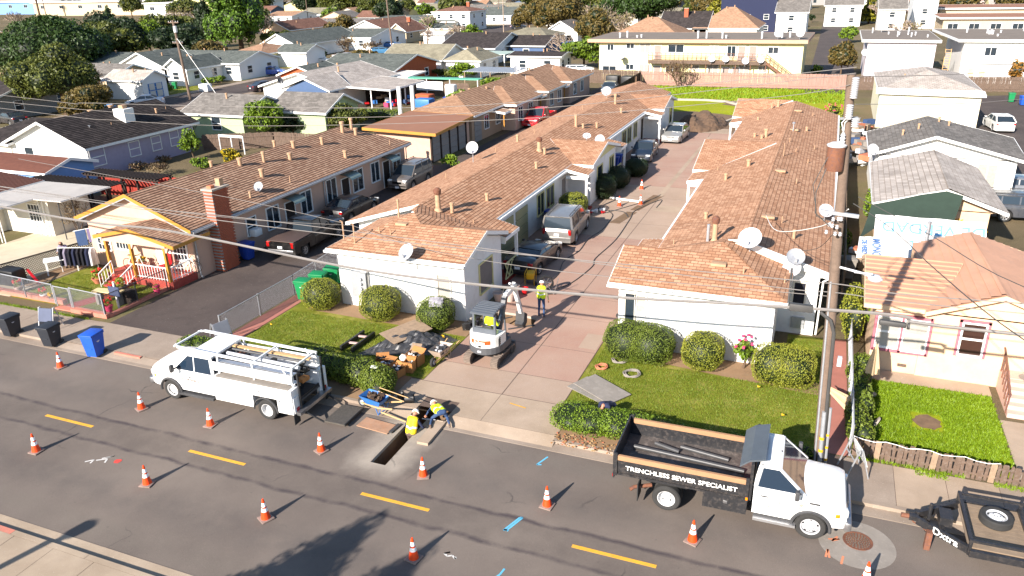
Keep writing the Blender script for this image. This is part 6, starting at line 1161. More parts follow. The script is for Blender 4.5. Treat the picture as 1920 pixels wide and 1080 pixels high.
car('white hatchback with tail towards the street in the right car park','car','#d8d6d2',(15.6,86.8,0),UP+.12,'hatch',4.4,1.78,1.5)
car('dark grey SUV behind the cream bungalow at the right edge, nearer one','car','#3c3f46',(12.2,54.8,0),0.1,'suv',4.6,1.85,1.7);car('grey sedan at the right edge behind the dark grey SUV','car','#6a6c72',(12.9,60.5,0),0.05,'sedan',4.6,1.8,1.45);
car('white sedan on the left street beside the blue trimmed garage','car','#c9ccd4',(-84.5,78.5,0),UP*.75+2.6,'sedan');car('light blue sedan parked behind the dark roofed house','car','#5a90c8',(-82.5,70.5,0),2.4,'sedan');car('dark grey sedan at the left edge of the picture','car','#2c2a2e',(-90,63.5,0),2.9,'sedan');car('blue red lit car at the left edge below the lavender house','car','#3a5a9a',(-72.5,47,0),2.0,'sedan')
car('navy sedan on the driveway of the tan roofed cream house, left one','car','#1c2f66',(-92.5,107.5,0),.3,'sedan');car('blue hatchback right of the navy sedan','car','#2450a8',(-89.4,111.5,0),.3,'hatch');car('dark car half hidden beside the blue gabled house','car','#2a2026',(-77.6,94.5,0),1.2,'sedan');car('white old pickup nearest in the row of parked trucks','pickup truck','#cfcdc4',(-91.5,127.5,0),.1,'pickup',5.3);car('silver beige pickup behind the white pickup','pickup truck','#b5a9a4',(-90.5,136,0),.05,'pickup',5.5);car('white pickup between the brown fence and the street','pickup truck','#d5d3cc',(-95.5,131.5,0),.1,'pickup',5.4)
car('bright blue pickup behind the roadside pole','pickup truck','#1f66a8',(-96,162.5,0),.1,'pickup',5.6);car('blue SUV near the white street sign','car','#3a6f94',(-89.5,148,0),.5,'suv',4.5);car('dark SUV turning on the far cross street','car','#252a34',(-88,224,0),.6,'suv',4.6);car('white car beside the far cross street lawn','car','#c8c8cc',(-112,252,0),1.2,'sedan');car('white SUV under the blue tarp canopy beside the yellow apartments','car','#d5d8dc',(-37.5,122,0),.3,'suv',4.6)
# ===== white utility service truck, nose to the left
def text(s,size,m,parent,loc,rot,name='lettering',bold=.0,ext=.004,align='CENTER',sx=1):
 cu=bpy.data.curves.new('t','FONT');cu.body=s;cu.size=size;cu.align_x=align;cu.align_y='CENTER';cu.offset=bold;cu.extrude=ext
 o=bpy.data.objects.new('t',cu);COL.objects.link(o);dg=bpy.context.evaluated_depsgraph_get();me=bpy.data.meshes.new_from_object(o.evaluated_get(dg));bpy.data.objects.remove(o)
 me.materials.clear();me.materials.append(m);q=bpy.data.objects.new(name,me);COL.objects.link(q);q.parent=parent;q.location=loc;q.rotation_euler=rot;q.scale=(sx,1,1);return q
WP=paint('truck_white',(.80,.80,.79),.3,0,.7,.14);P('letter_red','#b08a80',.7,.05);P('letter_grey','#8c8078',.7,.05)
def cab(t,xr,xn,Wd,r,fx,H,doors=2,zt=1.28,wm=None):
 """truck cab from xr (back) to xn (nose)"""
 wm=wm or WP;xw=fx-.35;top=[(xr,zt+.02),(xw,zt+.03),(xw+.3,zt-.01),(xn-.2,zt-.06),(xn-.06,zt-.12),(xn,zt-.45)];wf=lambda x:1-.12*max(0,(x-(xn-.5))/.5)**2
 loft_body(xs_for(xr,xn,(fx,),r),top,Wd,(fx,),r,.52,.09,wf,wm).build('cab_body',t,(0,0,0))
 cabin(t,wm,Wd,H,zt+.03,zt+.03,xr+.03,xr+.14,xw-.62,xw+.12,posts=((xr+.9,)if doors>1 else()),glass=M['glass_blue'],inset=.06,tuck=.17)
 MB().box(xr+.05,-Wd*.36,.5,xn-.3,Wd*.36,1.0,M['black']).build('underbody',t,(0,0,0))
 for s in(1,-1):
  b=MB();R_=r+.1;pts=[(fx+R_*math.cos(a),s*(Wd/2+.015),r+R_*math.sin(a))for a in np.linspace(-.1,math.pi+.1,15)];b.tube(pts,.05,M['darkmetal'],6);b.build('fender_flare',t,(0,0,0))
  b=MB();b.cbox((xn-.12,s*(Wd/2-.28),zt-.36),(.22,.42,.26),M['headlight'],-s*.25,.05);b.build('headlight',t,(0,0,0));b=MB();b.cbox((xn-.26,s*(Wd/2-.07),zt-.42),(.14,.1,.14),M['amber'],-s*.25,.03);b.build('turn_signal',t,(0,0,0))
  b=MB();b.cbox((xw-.1,s*(Wd/2+.24),zt+.2),(.12,.16,.3),M['darkmetal'],0,.03);b.beam((xw-.05,s*(Wd/2-.05),zt+.1),(xw-.1,s*(Wd/2+.2),zt+.15),.05,.05,M['darkmetal']);b.build('side_mirror',t,(0,0,0))
  b=MB();
  for xx in((xw+.02,xr+.12)if doors==1 else(xw+.02,xr+.95,xr+.1)):b.beam((xx,s*(Wd/2+.004),.62),(xx,s*(Wd/2-.03),zt-.02),.014,.014,M['black'])
  stuff(b.build('door_seam',t,(0,0,0)));MB().cbox(((xr+.3)if doors==1 else xr+1.1,s*(Wd/2+.012),zt-.2),(.2,.03,.04),M['darkmetal'],0,.01).build('door_handle',t,(0,0,0))
  MB().box(xr+.05,s*Wd/2-.12,.36,xw-.05,s*Wd/2+.12,.44,M['alu']if doors==1 else M['darkmetal']).build('running_board',t,(0,0,0))
 b=MB();b.cbox((xn-.02,0,zt-.36),(.08,Wd*.5,.34),M['darkmetal'],0,.03);b.build('grille',t,(0,0,0));b=MB();b.cbox((xn+.04,0,.62),(.2,Wd*.96,.3),M['steel'],0,.06);b.build('bumper',t,(0,0,0))
 b=MB();b.beam((xr-.3,.42,.62),(-3.0,.42,.62),.1,.2,M['black']);b.beam((xr-.3,-.42,.62),(-3.0,-.42,.62),.1,.2,M['black']);b.beam((-1.9,-.9,.43),(-1.9,.9,.43),.16,.16,M['black']);b.build('chassis',t,(0,0,0))
U=thing('utility_truck','white utility service truck with ladder racks and open tailgate beside the trench','truck',(-19.75,20.42,RZ),R(180.4))
r=.41;cab(U,.55,3.75,2.02,r,2.72,2.08,2,1.34);
for s in(1,-1):wheel(U,2.72,s*.88,r,.26,s,M['whitewheel']if 'whitewheel' in M else P('whitewheel',(.6,.6,.6),.4,.05),0)
for s in(1,-1):wheel(U,-1.83,s*.93,r,.26,s,M['whitewheel'],0,dual=True)
b=MB()
for s in(1,-1):
 y0,y1=(.62,1.08)if s>0 else(-1.08,-.62);b.box(-3.05,y0,.98,.5,y1,1.42,WP);b.box(-3.05,y0,.45,-1.83-.55,y1,.98,WP);b.box(-1.83+.55,y0,.45,.5,y1,.98,WP)
 b.box(-2.4,y0 if s>0 else y0+.1,.85,-1.26,y1-.1 if s>0 else y1,.98,M['black'])
b.build('side_boxes',U,(0,0,0));MB().box(-3.05,-.62,.75,.5,.62,.82,M['darkmetal']).build('bed_floor',U,(0,0,0))
for s in(1,-1):
 y=s*1.085
 for(xa,xb,za,zb)in((-.35,.45,.5,1.38),(-1.2,-.4,.5,1.38),(-2.35,-1.3,1.02,1.38),(-3.0,-2.42,.5,1.38)):
  MB().cbox(((xa+xb)/2,y,(za+zb)/2),(xb-xa,.03,zb-za),WP,0,.01).build('compartment_door',U,(0,0,0));MB().lathe([(.035,0),(.03,.012),(0,.012)],M['steel'],10,Matrix.Translation(((xa+xb)/2+.2,y+s*.015,(za+zb)/2))@Matrix.Rotation(-s*R(90),4,'X')).build('latch',U,(0,0,0))
 b=MB();pts=[(-1.83+.53*math.cos(a),s*1.1,r+.53*math.sin(a))for a in np.linspace(.0,math.pi,13)];b.tube(pts,.035,M['darkmetal'],5);b.build('wheel_arch',U,(0,0,0))
 MB().box(-2.9,min(s*.66,s*1.04),1.421,.42,max(s*.66,s*1.04),1.43,M['gray_board']).build('box_top',U,(0,0,0))
 b=MB();b.box(-3.0,min(s*.80,s*.86),1.58,.75,max(s*.80,s*.86),1.92,WP);b.box(-3.05,min(s*.55,s*.8),1.56,.7,max(s*.55,s*.8),1.6,WP);b.build('rack_board',U,(0,0,0))
 b=MB()
 for x in(-2.95,-1.2,.4):b.beam((x,s*.75,1.42),(x,s*.75,2.12),.06,.06,WP)
 b.beam((-3.0,s*.75,2.12),(2.3,s*.75,2.24),.08,.08,WP);b.beam((-2.95,s*.75,1.45),(-2.5,s*.75,2.22),.05,.05,WP);b.beam((2.3,s*.75,2.24),(2.5,s*.6,2.24),.06,.06,WP);b.build('rack_rail',U,(0,0,0))
for x in(-2.9,-1.2,.5,2.45):MB().beam((x,-.75,2.13+max(0,x+1)*.03),(x,.75,2.13+max(0,x+1)*.03),.06,.06,WP).build('crossbar',U,(0,0,0))
b=MB();b.beam((-3.0,.62,1.9),(.5,.62,1.9),.2,.03,M['alu']);
for k in range(9):b.beam((-2.8+k*.36,-.5,1.5),(-2.6+k*.36,-.35,1.62),.03,.03,M['steel'])
b.tube([(-2.6,-.3,1.1),(.2,-.3,1.15)],.08,M['insul'],8);b.tube([(-2.6,.0,1.15),(.1,.1,1.2)],.1,M['insul'],8);b.tube([(-2.9,.25,1.95),(.4,.2,2.0)],.09,M['insul'],8);b.tube([(-2.9,-.15,2.0),(.4,-.1,2.05)],.05,M['darkmetal'],8);b.beam((-2.9,-.45,1.98),(.6,-.4,2.02),.16,.05,M['pinewood']);b.tube([(-2.4,.72,1.68),(.2,.72,1.7)],.07,M['darkmetal'],6);stuff(b.build('load',U,(0,0,0)),)
b=MB()
for _ in range(90):b.cbox((rand(-2.8,.4),rand(-.6,.6),rand(.95,1.7)),(rand(.1,.4),rand(.08,.3),rand(.05,.2)),random.choice((M['darkmetal'],M['card'],M['white'],M['steel'],M['rust'],M['black'])),rand(0,3))
stuff(b.build('tools',U,(0,0,0)))
b=MB()
for y in(.98,.62):b.beam((-.2,y,2.27),(3.05,y,2.34),.03,.09,M['alu'])
for k in range(10):b.beam((0+k*.32,.98,2.28+.007*k),(0+k*.32,.62,2.28+.007*k),.035,.035,M['alu'])
tag(b.build('ladder',None,(0,0,0)),'aluminium ladder lying on the near roof rack of the white utility truck','ladder');lad=bpy.data.objects['ladder.001']if 'ladder.001' in bpy.data.objects else bpy.data.objects['ladder'];lad.matrix_world=Matrix.Translation((-19.75,20.42,RZ))@Matrix.Rotation(R(180.4),4,'Z')
MB().box(-3.02,-.62,.82,-2.98,.62,.9,M['black']).box(-3.3,-1.0,.42,-3.05,1.0,.55,M['steel']).build('rear_bumper',U,(0,0,0))
for s in(1,-1):MB().cbox((-3.07,s*.85,.8),(.03,.36,.62),WP).build('rear_panel',U,(0,0,0));MB().cbox((-3.1,s*.85,.62),(.03,.14,.12),M['taillight']).build('taillight',U,(0,0,0));MB().cbox((-3.1,s*.98,.28),(.02,.34,.4),M['rubber']).build('mud_flap',U,(0,0,0))
for s in(1,-1):b=MB();b.beam((-3.15,s*.72,.5),(-3.15,s*.72,2.0),.06,.06,M['black']);b.beam((-3.15,s*.72,.5),(-4.0,s*.62,.1),.05,.05,M['black']);b.build('liftgate_arm',U,(0,0,0))
gt=MB();gt.box(-4.9,-.62,.1,-4.0,.62,.15,P('diamond_plate','#55504a',.6,.3,14,metal=.3));gt.box(-4.92,-.64,.1,-4.88,.64,.19,M['black']);gt.build('liftgate_platform',U,(0,0,0))
text('PLUMBING',.17,M['letter_grey'],U,(1.65,1.022,1.02),(R(90),0,R(180)),sx=1.3);text('1-844-249-3502',.085,M['letter_red'],U,(1.65,1.022,.86),(R(90),0,R(180)),sx=1.2)
MB().box(1.7,-.9,.0,1.72,-.9,.02,M['black'])
# ===== white dump truck with black bed, nose to the right
D=thing('dump_truck','white cab dump truck with open black bed lettered along its side','truck',(-1.1,20.35,RZ),R(.8))
DX=2.06;cab(D,.45,2.98,2.06,.42,DX,2.1,1,1.36)
for s in(1,-1):wheel(D,DX,s*.9,.43,.28,s,M['insul'],0)
for s in(1,-1):wheel(D,-2.0,s*.98,.43,.28,s,M['whitewheel'],0,dual=True)
b=MB()
for k in range(5):MB().cbox((.98+.03*(2-abs(k-2)),-.62+k*.31,2.07),(.14,.13,.07),M['darkmetal'],0,.03).build('roof_lamp',D,(0,0,0))
BX0,BX1,BW,ZF,ZT=-3.6,.32,1.12,1.08,1.62;BK=P('bed_black',(.02,.02,.022),.4,.25,4,dirt=(.16,.13,.11),dirt_amt=.4);BF=P('bed_floor','#4e4845',.6,.25,2,dirt=(.3,.25,.22),dirt_amt=.6)
MB().box(BX0,-BW,ZF-.08,BX1,BW,ZF,BF).build('bed_floor',D,(0,0,0))
for s in(1,-1):
 y0,y1=(BW-.06,BW)if s>0 else(-BW,-BW+.06);MB().box(BX0,y0,ZF-.1,BX1,y1,ZT-.12,BK).build('bed_side',D,(0,0,0));MB().box(BX0+.1,y0-.02,ZT-.12,BX1-.06,y1+.005,ZT+.04,P('side_board','#9c7656',.85,.12)).build('side_board',D,(0,0,0))
 for x in(BX0+.04,BX1-.05):MB().box(x-.05,min(s*BW,s*(BW+.05)),ZF-.12,x+.05,max(s*BW,s*(BW+.05)),ZT+.12,BK).build('stake',D,(0,0,0))
 MB().box(BX0+.1,min(s*BW,s*(BW+.03)),ZF-.1,BX1-.1,max(s*BW,s*(BW+.03)),ZF-.04,BK).box(BX0+.1,min(s*BW,s*(BW+.03)),ZT-.17,BX1-.1,max(s*BW,s*(BW+.03)),ZT-.12,BK).build('side_rib',D,(0,0,0))
MB().box(BX0-.05,-BW,ZF-.25,BX0,BW,ZT+.1,BK).build('tailgate',D,(0,0,0));MB().box(BX1,-BW,ZF-.1,BX1+.08,BW,2.2,BK).build('headboard',D,(0,0,0))
CS=P('cab_shield','#4a5158',.5,.15,3);b=MB();b.prism([(BX1-.05,-.98,2.18),(BX1+.36,-.98,2.3),(BX1+.36,.98,2.3),(BX1-.05,.98,2.18)],(0,0,.05),CS);b.prism([(BX1-.05,-.98,2.18),(BX1-.32,-.98,1.95),(BX1-.32,.98,1.95),(BX1-.05,.98,2.18)],(0,0,.05),CS);b.build('cab_shield',D,(0,0,0))
for x0,x1,y,z in((-3.3,.1,.15,ZF+.08),(-2.7,-1.9,.55,ZF+.07),(-1.9,-.4,.62,ZF+.06)):
 o=tag(MB().tube([(x0,y+.1,z),(x1,y-.15,z)],.07,M['darkmetal'],10).build('pipe'),{-3.3:'longest dark pipe lying in the dump truck bed',-2.7:'short thick dark pipe in the dump truck bed',-1.9:'middle length dark pipe in the dump truck bed'}[x0],'pipe','pipes in the dump truck bed');o.matrix_world=Matrix.Translation((-1.1,20.35,RZ))@Matrix.Rotation(R(.8),4,'Z')
o=MB();o.cbox((0,0,.2),(.3,.25,.4),M['redplastic'],0,.05);o.tube([(0,0,.4),(.05,0,.5),(.1,0,.4)],.03,M['yellow'],6);tag(o.build('fuel_can',None,(-.95,21.2,ZF+RZ+.02)),'red fuel can in the front corner of the dump truck bed','fuel can')
b=MB();b.box(-.95,-1.06,.42,.3,-.55,.95,BK);b.build('tool_box',D,(0,0,0));MB().cbox((-.3,-1.065,.72),(.12,.03,.1),M['steel'],0,.01).build('latch',D,(0,0,0));b=MB();b.box(-.95,.55,.42,.3,1.06,.95,BK);b.build('tool_box',D,(0,0,0))
for s in(1,-1):
 MB().cbox((-2.85,s*.98,.52),(.03,.5,.6),M['rubber']).build('mud_flap',D,(0,0,0));MB().cbox((BX1-.04,s*(BW+.06),ZF-.02),(.06,.03,.08),M['amber']).build('marker_lamp',D,(0,0,0));MB().cbox((BX0-.06,s*1.0,ZF-.2),(.03,.14,.1),M['taillight']).build('taillight',D,(0,0,0))
 b=MB();b.box(-2.62,min(s*.7,s*1.1),.92,-1.4,max(s*.7,s*1.1),.96,M['black']);b.build('fender',D,(0,0,0))
MB().tube([(-2.5,-.8,.6),(-3.0,-1.0,.55),(-3.1,-1.1,.5)],.06,M['rust'],8).build('exhaust',D,(0,0,0));MB().box(-3.6,-.4,.55,-1.0,.4,.98,M['black']).build('hoist',D,(0,0,0))
text('TRENCHLESS SEWER SPECIALIST',.21,M['white'],D,(-1.62,-BW-.045,ZF+.2),(R(90),0,0),bold=.003,sx=1.08)
text('PLUMBING',.2,M['letter_red'],D,(1.12,-1.04,1.02),(R(90),0,0),sx=1.3);text('CA LICENSE  #848806' if 0 else '1-844-249-3502',.11,M['letter_grey'],D,(1.12,-1.04,.84),(R(90),0,0),sx=1.3)
MB().cbox((2.1,-1.035,1.22),(.28,.02,.05),M['darkmetal']).build('badge',D,(0,0,0));MB().lathe([(0,0),(.06,0),(.06,.01),(0,.01)],M['letter_red'],5,Matrix.Translation((1.75,-1.04,1.1))@Matrix.Rotation(R(90),4,'X')).build('logo',D,(0,0,0))
b=MB()
# ===== black equipment trailer, right edge
T_=thing('equipment_trailer','black flatbed equipment trailer with spare wheel, cut off by the right edge','trailer',(4.9,20.6,RZ),R(1.0))
TB=P('trailer_black',(.02,.02,.022),.35,.2,5,dirt=(.15,.12,.1),dirt_amt=.3);b=MB();b.box(0,-1.0,.62,6.5,1.05,.66,P('deck_wood','#7d6c5a',.95,.2,3));b.build('deck_base',T_,(0,0,0))
for k in range(12):MB().box(.08,-.98+k*.168,.66,6.5,-.98+k*.168+.155,.69,M['deck_wood']).build('deck_plank',T_,(0,0,0))
b=MB();b.beam((0,-1.05,.95),(6.5,-1.05,.95),.07,.07,TB);b.beam((0,1.08,.95),(6.5,1.08,.95),.07,.07,TB);b.beam((0,-1.1,.95),(0,1.1,.95),.09,.09,TB);b.beam((1.55,-1.1,.74),(1.55,1.1,.74),.14,.1,TB)
for x in(0,1.55,3.1,4.6):
 for y in(-1.07,1.09):b.beam((x,y,.5),(x,y,1.0),.07,.07,TB)
b.beam((0,-1.12,.6),(6.5,-1.12,.6),.1,.2,TB);b.beam((0,1.12,.6),(6.5,1.12,.6),.1,.2,TB);b.build('frame',T_,(0,0,0))
b=MB();b.beam((0,-1.0,.6),(-1.15,-.12,.6),.1,.22,TB);b.beam((0,1.0,.6),(-1.15,.12,.6),.1,.22,TB);b.beam((-1.1,0,.6),(-1.35,0,.6),.18,.14,TB);b.beam((-.55,-.45,.62),(-.55,.5,.62),.1,.1,TB);b.build('tongue',T_,(0,0,0))
MB().box(-.62,-.22,.62,-.3,.28,.9,TB).build('battery_box',T_,(0,0,0));MB().tube([(-.85,0,.2),(-.85,0,1.15)],.05,TB,8).build('jack',T_,(0,0,0));MB().tube([(-1.35,0,.6),(-1.55,0,.6)],.07,M['rust'],8).build('coupler',T_,(0,0,0));MB().box(-.95,-.62,.02,-.8,-.45,.6,M['rust']).build('stand',T_,(0,0,0))
b=MB()
for k in range(11):b.tube([(-1.4+.05*k,.06*math.sin(k),.58-.03*k),(-1.36+.05*k,.06*math.cos(k),.55-.03*k)],.02,M['rust'],5)
stuff(b.build('safety_chain',T_,(0,0,0)))
a_=math.atan2(.88,1.15)
text('Dxtra',.3,M['white'],T_,(-.52,-.68,.62),(R(90),0,-a_),bold=.004)
for k in range(8):
 x=.25+k*.28;MB().box(x+2.0,-1.19,.45,x+2.27,-1.175,.5,M['redplastic']if k%2 else M['white']).build('reflector',T_,(0,0,0))
MB().box(1.8,-1.32,.48,5.6,-1.12,.56,TB).build('fender',T_,(0,0,0));
for x in(2.9,3.8):wheel(T_,x,-1.22,.36,.2,-1,M['whitewheel'],0);wheel(T_,x,1.22,.36,.2,1,M['whitewheel'],0)
sw=thing('spare_wheel','spare wheel with white rim lying on the trailer deck','wheel',(5.55,21.0,.57));w_=wheel(sw,0,0,.42,.24,1,M['whitewheel'],0)
sw.rotation_euler=(R(90),0,0);sw.location=(5.72,20.95+.0,.57+.13);
for c in children(sw):c.location=(0,0,-.42)
# ===== mini excavator
X_=thing('mini_excavator','white and orange mini excavator on rubber tracks in the red driveway','excavator',(-12.0,26.5,0.01),R(88))
EW=paint('excavator_white',(.74,.73,.7),.35,0,.5,.2);EG=P('excavator_grey','#4c4d50',.5,.12,4);EO=P('excavator_orange','#e2501a',.5,.06)
for s in(1,-1):
 b=MB();prof=[];n=40;Lh,rr=.72,.21
 for k in range(n):
  f=k/n*4
  if f<1:prof.append((-Lh+f*2*Lh,.42,0,1))
  elif f<2:a=math.pi/2-(f-1)*math.pi;prof.append((Lh+rr*math.cos(a),.21+rr*math.sin(a),math.cos(a),math.sin(a)))
  elif f<3:prof.append((Lh-(f-2)*2*Lh,.0,0,-1))
  else:a=-math.pi/2-(f-3)*math.pi;prof.append((-Lh+rr*math.cos(a),.21+rr*math.sin(a),math.cos(a),math.sin(a)))
 y0,y1=s*.62-.16,s*.62+.16
 for k in range(n):
  a,c=prof[k],prof[(k+1)%n];b.add([(a[0],y0,a[1]),(a[0],y1,a[1]),(c[0],y1,c[1]),(c[0],y0,c[1]),(a[0]*.97,y0,.21+(a[1]-.21)*.82),(a[0]*.97,y1,.21+(a[1]-.21)*.82),(c[0]*.97,y1,.21+(c[1]-.21)*.82),(c[0]*.97,y0,.21+(c[1]-.21)*.82)],[(0,1,2,3),(4,7,6,5),(0,3,7,4),(1,5,6,2)],M['tread'])
  if k%1==0:b.cbox((a[0]+a[2]*.012,s*.62,a[1]+a[3]*.012),(.05,.31,.035)if abs(a[3])>.7 else(.035,.31,.05),M['tread'])
 stuff(b.build('track',X_,(0,0,0)));q=MB();q.box(-.7,s*.62-.1,.1,.7,s*.62+.1,.32,M['black'])
 for x in(-.72,.72):q.lathe([(.17,-.12),(.17,.12)],M['darkmetal'],14,Matrix.Translation((x,s*.62,.21))@Matrix.Rotation(R(90),4,'X'))
 q.build('track_frame',X_,(0,0,0))
b=MB();b.box(-.4,-.5,.25,.4,.5,.45,M['black']);b.lathe([(.35,.45),(.35,.58)],M['darkmetal'],16);b.build('undercarriage',X_,(0,0,0))
b=MB();b.prism([(.95,-.72,.12),(1.12,-.72,.1),(1.12,-.72,.42),(1.0,-.72,.42)],(0,1.44,0),EG);b.build('blade',X_,(0,0,0))
def rbody(z0,z1,m,nm,rx=.78,ry=.74,x1=.55):
 b=MB();prof=[(x1,-ry),(x1,ry)]+[(-.15-rx*math.sin(a),ry*math.cos(a))for a in np.linspace(.15,math.pi-.15,12)]
 b.prism([(x,y,z0)for x,y in prof],(0,0,z1-z0),m);return b.build(nm,X_,(0,0,0))
rbody(.58,.86,EG,'counterweight',.80,.76);rbody(.86,1.32,EW,'engine_cover',.76,.73,.1)
b=MB();
for k in range(9):
 a0,a1=(math.pi/2-.62+k*.138),(math.pi/2-.62+(k+1)*.138);P0=lambda a,z:(-.16-.765*math.sin(a),.735*math.cos(a),z);b.add([P0(a0,1.02),P0(a1,1.02),P0(a1,1.2),P0(a0,1.2)],[(0,1,2,3)],EO)
b.build('name_stripe',X_,(0,0,0));text('Bobcat',.17,M['white'],X_,(-.935,.0,1.11),(R(90),0,R(-90)),bold=.006);MB().cbox((-.93,0,.94),(.02,.12,.08),M['black']).build('lock',X_,(0,0,0));MB().cbox((-.965,0,.72),(.02,.16,.07),M['plate']).build('number_plate',X_,(0,0,0))
for k in range(4):MB().cbox((-.45,-.70,.95+k*.09),(.34,.04,.05),M['black'],.22).build('grille_slat',X_,(0,0,0))
MB().box(-.35,-.6,.86,.75,.62,.92,EG).build('floor',X_,(0,0,0))
cg=P('canopy_grey','#50555c',.5,.1);b=MB()
for y in(-.48,.48):b.beam((-.42,y,1.3),(-.38,y,2.2),.09,.09,cg);b.beam((.62,y,.95),(.5,y,2.2),.06,.06,cg)
b.box(-.46,-.5,1.3,-.36,.5,1.55,cg);b.build('canopy_posts',X_,(0,0,0));b=MB();n=8
for k in range(n):
 f0,f1=k/n,(k+1)/n;z_=lambda f:2.2+.1*math.sin(math.pi*(f*.9+.05));x_=lambda f:-.62+1.28*f;b.prism([(x_(f0),-.53,z_(f0)),(x_(f1),-.53,z_(f1)),(x_(f1),.53,z_(f1)),(x_(f0),.53,z_(f0))],(0,0,.06),cg)
 b.box(x_(f0)+.03,-.5,z_(f0)+.06,x_(f0)+.07,.5,z_(f0)+.085,cg)
b.build('canopy',X_,(0,0,0));b=MB();b.cbox((-.12,0,1.3),(.14,.46,.5),M['black'],0,.05);b.cbox((.1,0,1.1),(.44,.46,.14),M['black'],0,.05);b.build('seat',X_,(0,0,0))
b=MB();b.beam((.55,0,.75),(.95,0,.85),.3,.25,EG);b.beam((.95,0,.85),(1.7,.0,2.15),.2,.2,EG);b.beam((1.7,0,2.15),(2.75,0,2.25),.18,.2,EW);b.tube([(.95,0,1.1),(1.9,0,2.3)],.05,M['steel'],8);b.build('boom',X_,(0,0,0))
b=MB();b.beam((2.6,0,2.4),(3.35,0,.7),.15,.18,EW);b.tube([(2.2,0,2.55),(2.9,0,2.1)],.045,M['steel'],8);b.tube([(2.9,.03,2.0),(3.5,.03,1.0)],.04,M['steel'],8);b.build('dipper_arm',X_,(0,0,0))
b=MB();b.prism([(3.3,-.22,.75),(3.6,-.22,.55),(3.55,-.22,.15),(3.25,-.22,.0),(3.1,-.22,.2),(3.25,-.22,.3)],(0,.44,0),M['darkmetal']);b.build('bucket',X_,(0,0,0))
b=MB();b.tube([(.6,.1,1.0),(1.2,.12,1.6),(1.8,.1,2.4),(2.6,.1,2.4)],.02,M['cable'],5);b.build('hydraulic_hose',X_,(0,0,0))
# ------- street furniture and small things
def make_cone():
 t=thing('traffic_cone','x','traffic cone');b=MB();b.cbox((0,0,.02),(.40,.40,.045),M['conebase'],0,.012);b.build('cone_base',t,(0,0,0))
 b=MB();f=lambda z:.145-.118*(z-.04)/.68;zz=[.04,.33,.45,.47,.52,.64,.72]
 for a,c,m in((.04,.30,'orange'),(.30,.42,'reflect'),(.42,.47,'orange'),(.47,.60,'reflect'),(.60,.73,'orange')):b.lathe([(f(a),a),(f(c),c)],M[m],20,None,cap=(c>.7))
 b.build('cone_body',t,(0,0,0));return t
CN=[(-29.18,19.82,'cone on the road in front of the blue bin, nearest the far kerb at left'),(-23.09,18.36,'cone on the road in front of the nose of the utility truck'),(-19.7,18.32,'cone beside the door of the utility truck'),(-24.36,14.87,'leftmost cone of the lower row near the white chalk marks'),(-19.14,14.78,'cone right of the red paint spot in the lower row'),(-14.84,18.32,'cone just left of the open trench end'),(-14.33,14.7,'cone in the lower row between the first two centre dashes'),(-10.82,18.25,'cone right of the open trench'),(-6.51,18.19,'cone behind the tail of the dump truck'),(-2.09,18.13,'cone in front of the dump truck tool box'),(-9.26,14.73,'cone with white arrow chalk mark beside it, low centre'),(2.44,18.03,'cone beside the manhole cover at lower right'),(-12.51,50.28,'cone in the red driveway, left of the pair by the cut'),(-11.21,51.09,'cone in the red driveway, right of the pair by the cut'),(-12.07,55.16,'farthest cone in the red driveway'),(-4.2,14.2,'cone cut off by the bottom edge left of the last dash')]
c0=make_cone()
for i,(x,y,lab)in enumerate(CN):
 z=RZ+.006 if y<21 else .01;rz=rand(-.5,.5)
 if i==0:c0.location=(x,y,z);c0.rotation_euler=(0,0,rz);c0['label']='orange '+lab;c0['group']='orange traffic cones'
 else:dup(c0,(x,y,z),rz,'orange '+lab,'orange traffic cones')
def bin_(label,m,x,y,rz,z=0,h=1.08):
 t=thing('wheelie_bin',label,'bin',(x,y,z),rz);b=MB();w0,d0,w1,d1=.24,.26,.31,.36
 b.add([(-w0,-d0,.08),(w0,-d0,.08),(w0,d0,.08),(-w0,d0,.08),(-w1,-d1,h-.08),(w1,-d1,h-.08),(w1,d1,h-.08),(-w1,d1,h-.08)],[(3,2,1,0),(4,5,6,7),(0,1,5,4),(1,2,6,5),(2,3,7,6),(3,0,4,7)],m);b.box(-w1-.02,-d1-.02,h-.14,w1+.02,d1+.02,h-.08,m);b.box(-.14,-d0-.06,.45,.14,-d0-.02,.5,m);b.lathe([(.0,0),(.09,0),(.09,.008),(0,.008)],M['insul'],14,Matrix.Translation((w1-.03,-.02,.8))@Matrix.Rotation(R(84),4,'Y'));b.build('bin_body',t,(0,0,0))
 b=MB();b.cbox((0,-.01,h-.04),(w1*2+.06,d1*2+.08,.07),m,0,.03);b.cbox((0,d1+.05,h-.06),(w1*1.6,.06,.05),m);b.build('lid',t,(0,0,0))
 for s in(1,-1):MB().lathe([(.12,-.025),(.12,.025)],M['rubber'],14,Matrix.Translation((s*.25,.28,.12))@Matrix.Rotation(R(90),4,'Y')).build('wheel',t,(0,0,0))
 return t
bin_('blue wheelie bin standing in the gutter left of the utility truck',M['bin_blue2'],-28.6,21.15,.15,RZ+.015,1.16);bin_('black wheelie bin in the gutter beside the folding sign',M['bin_dark'],-31.4,21.25,.1,RZ+.015,1.05);bin_('black wheelie bin cut off by the left edge',M['bin_dark'],-34.2,21.4,0,RZ+.015,1.05)
bin_('nearest of the three green bins in a row by the chain link fence',M['bin_green'],-23.45,29.35,-1.4);bin_('middle one of the three green bins in a row by the fence',M['bin_green'],-23.3,30.4,-1.4);bin_('farthest of the three green bins in a row by the fence',M['bin_green'],-23.1,31.4,-1.3)
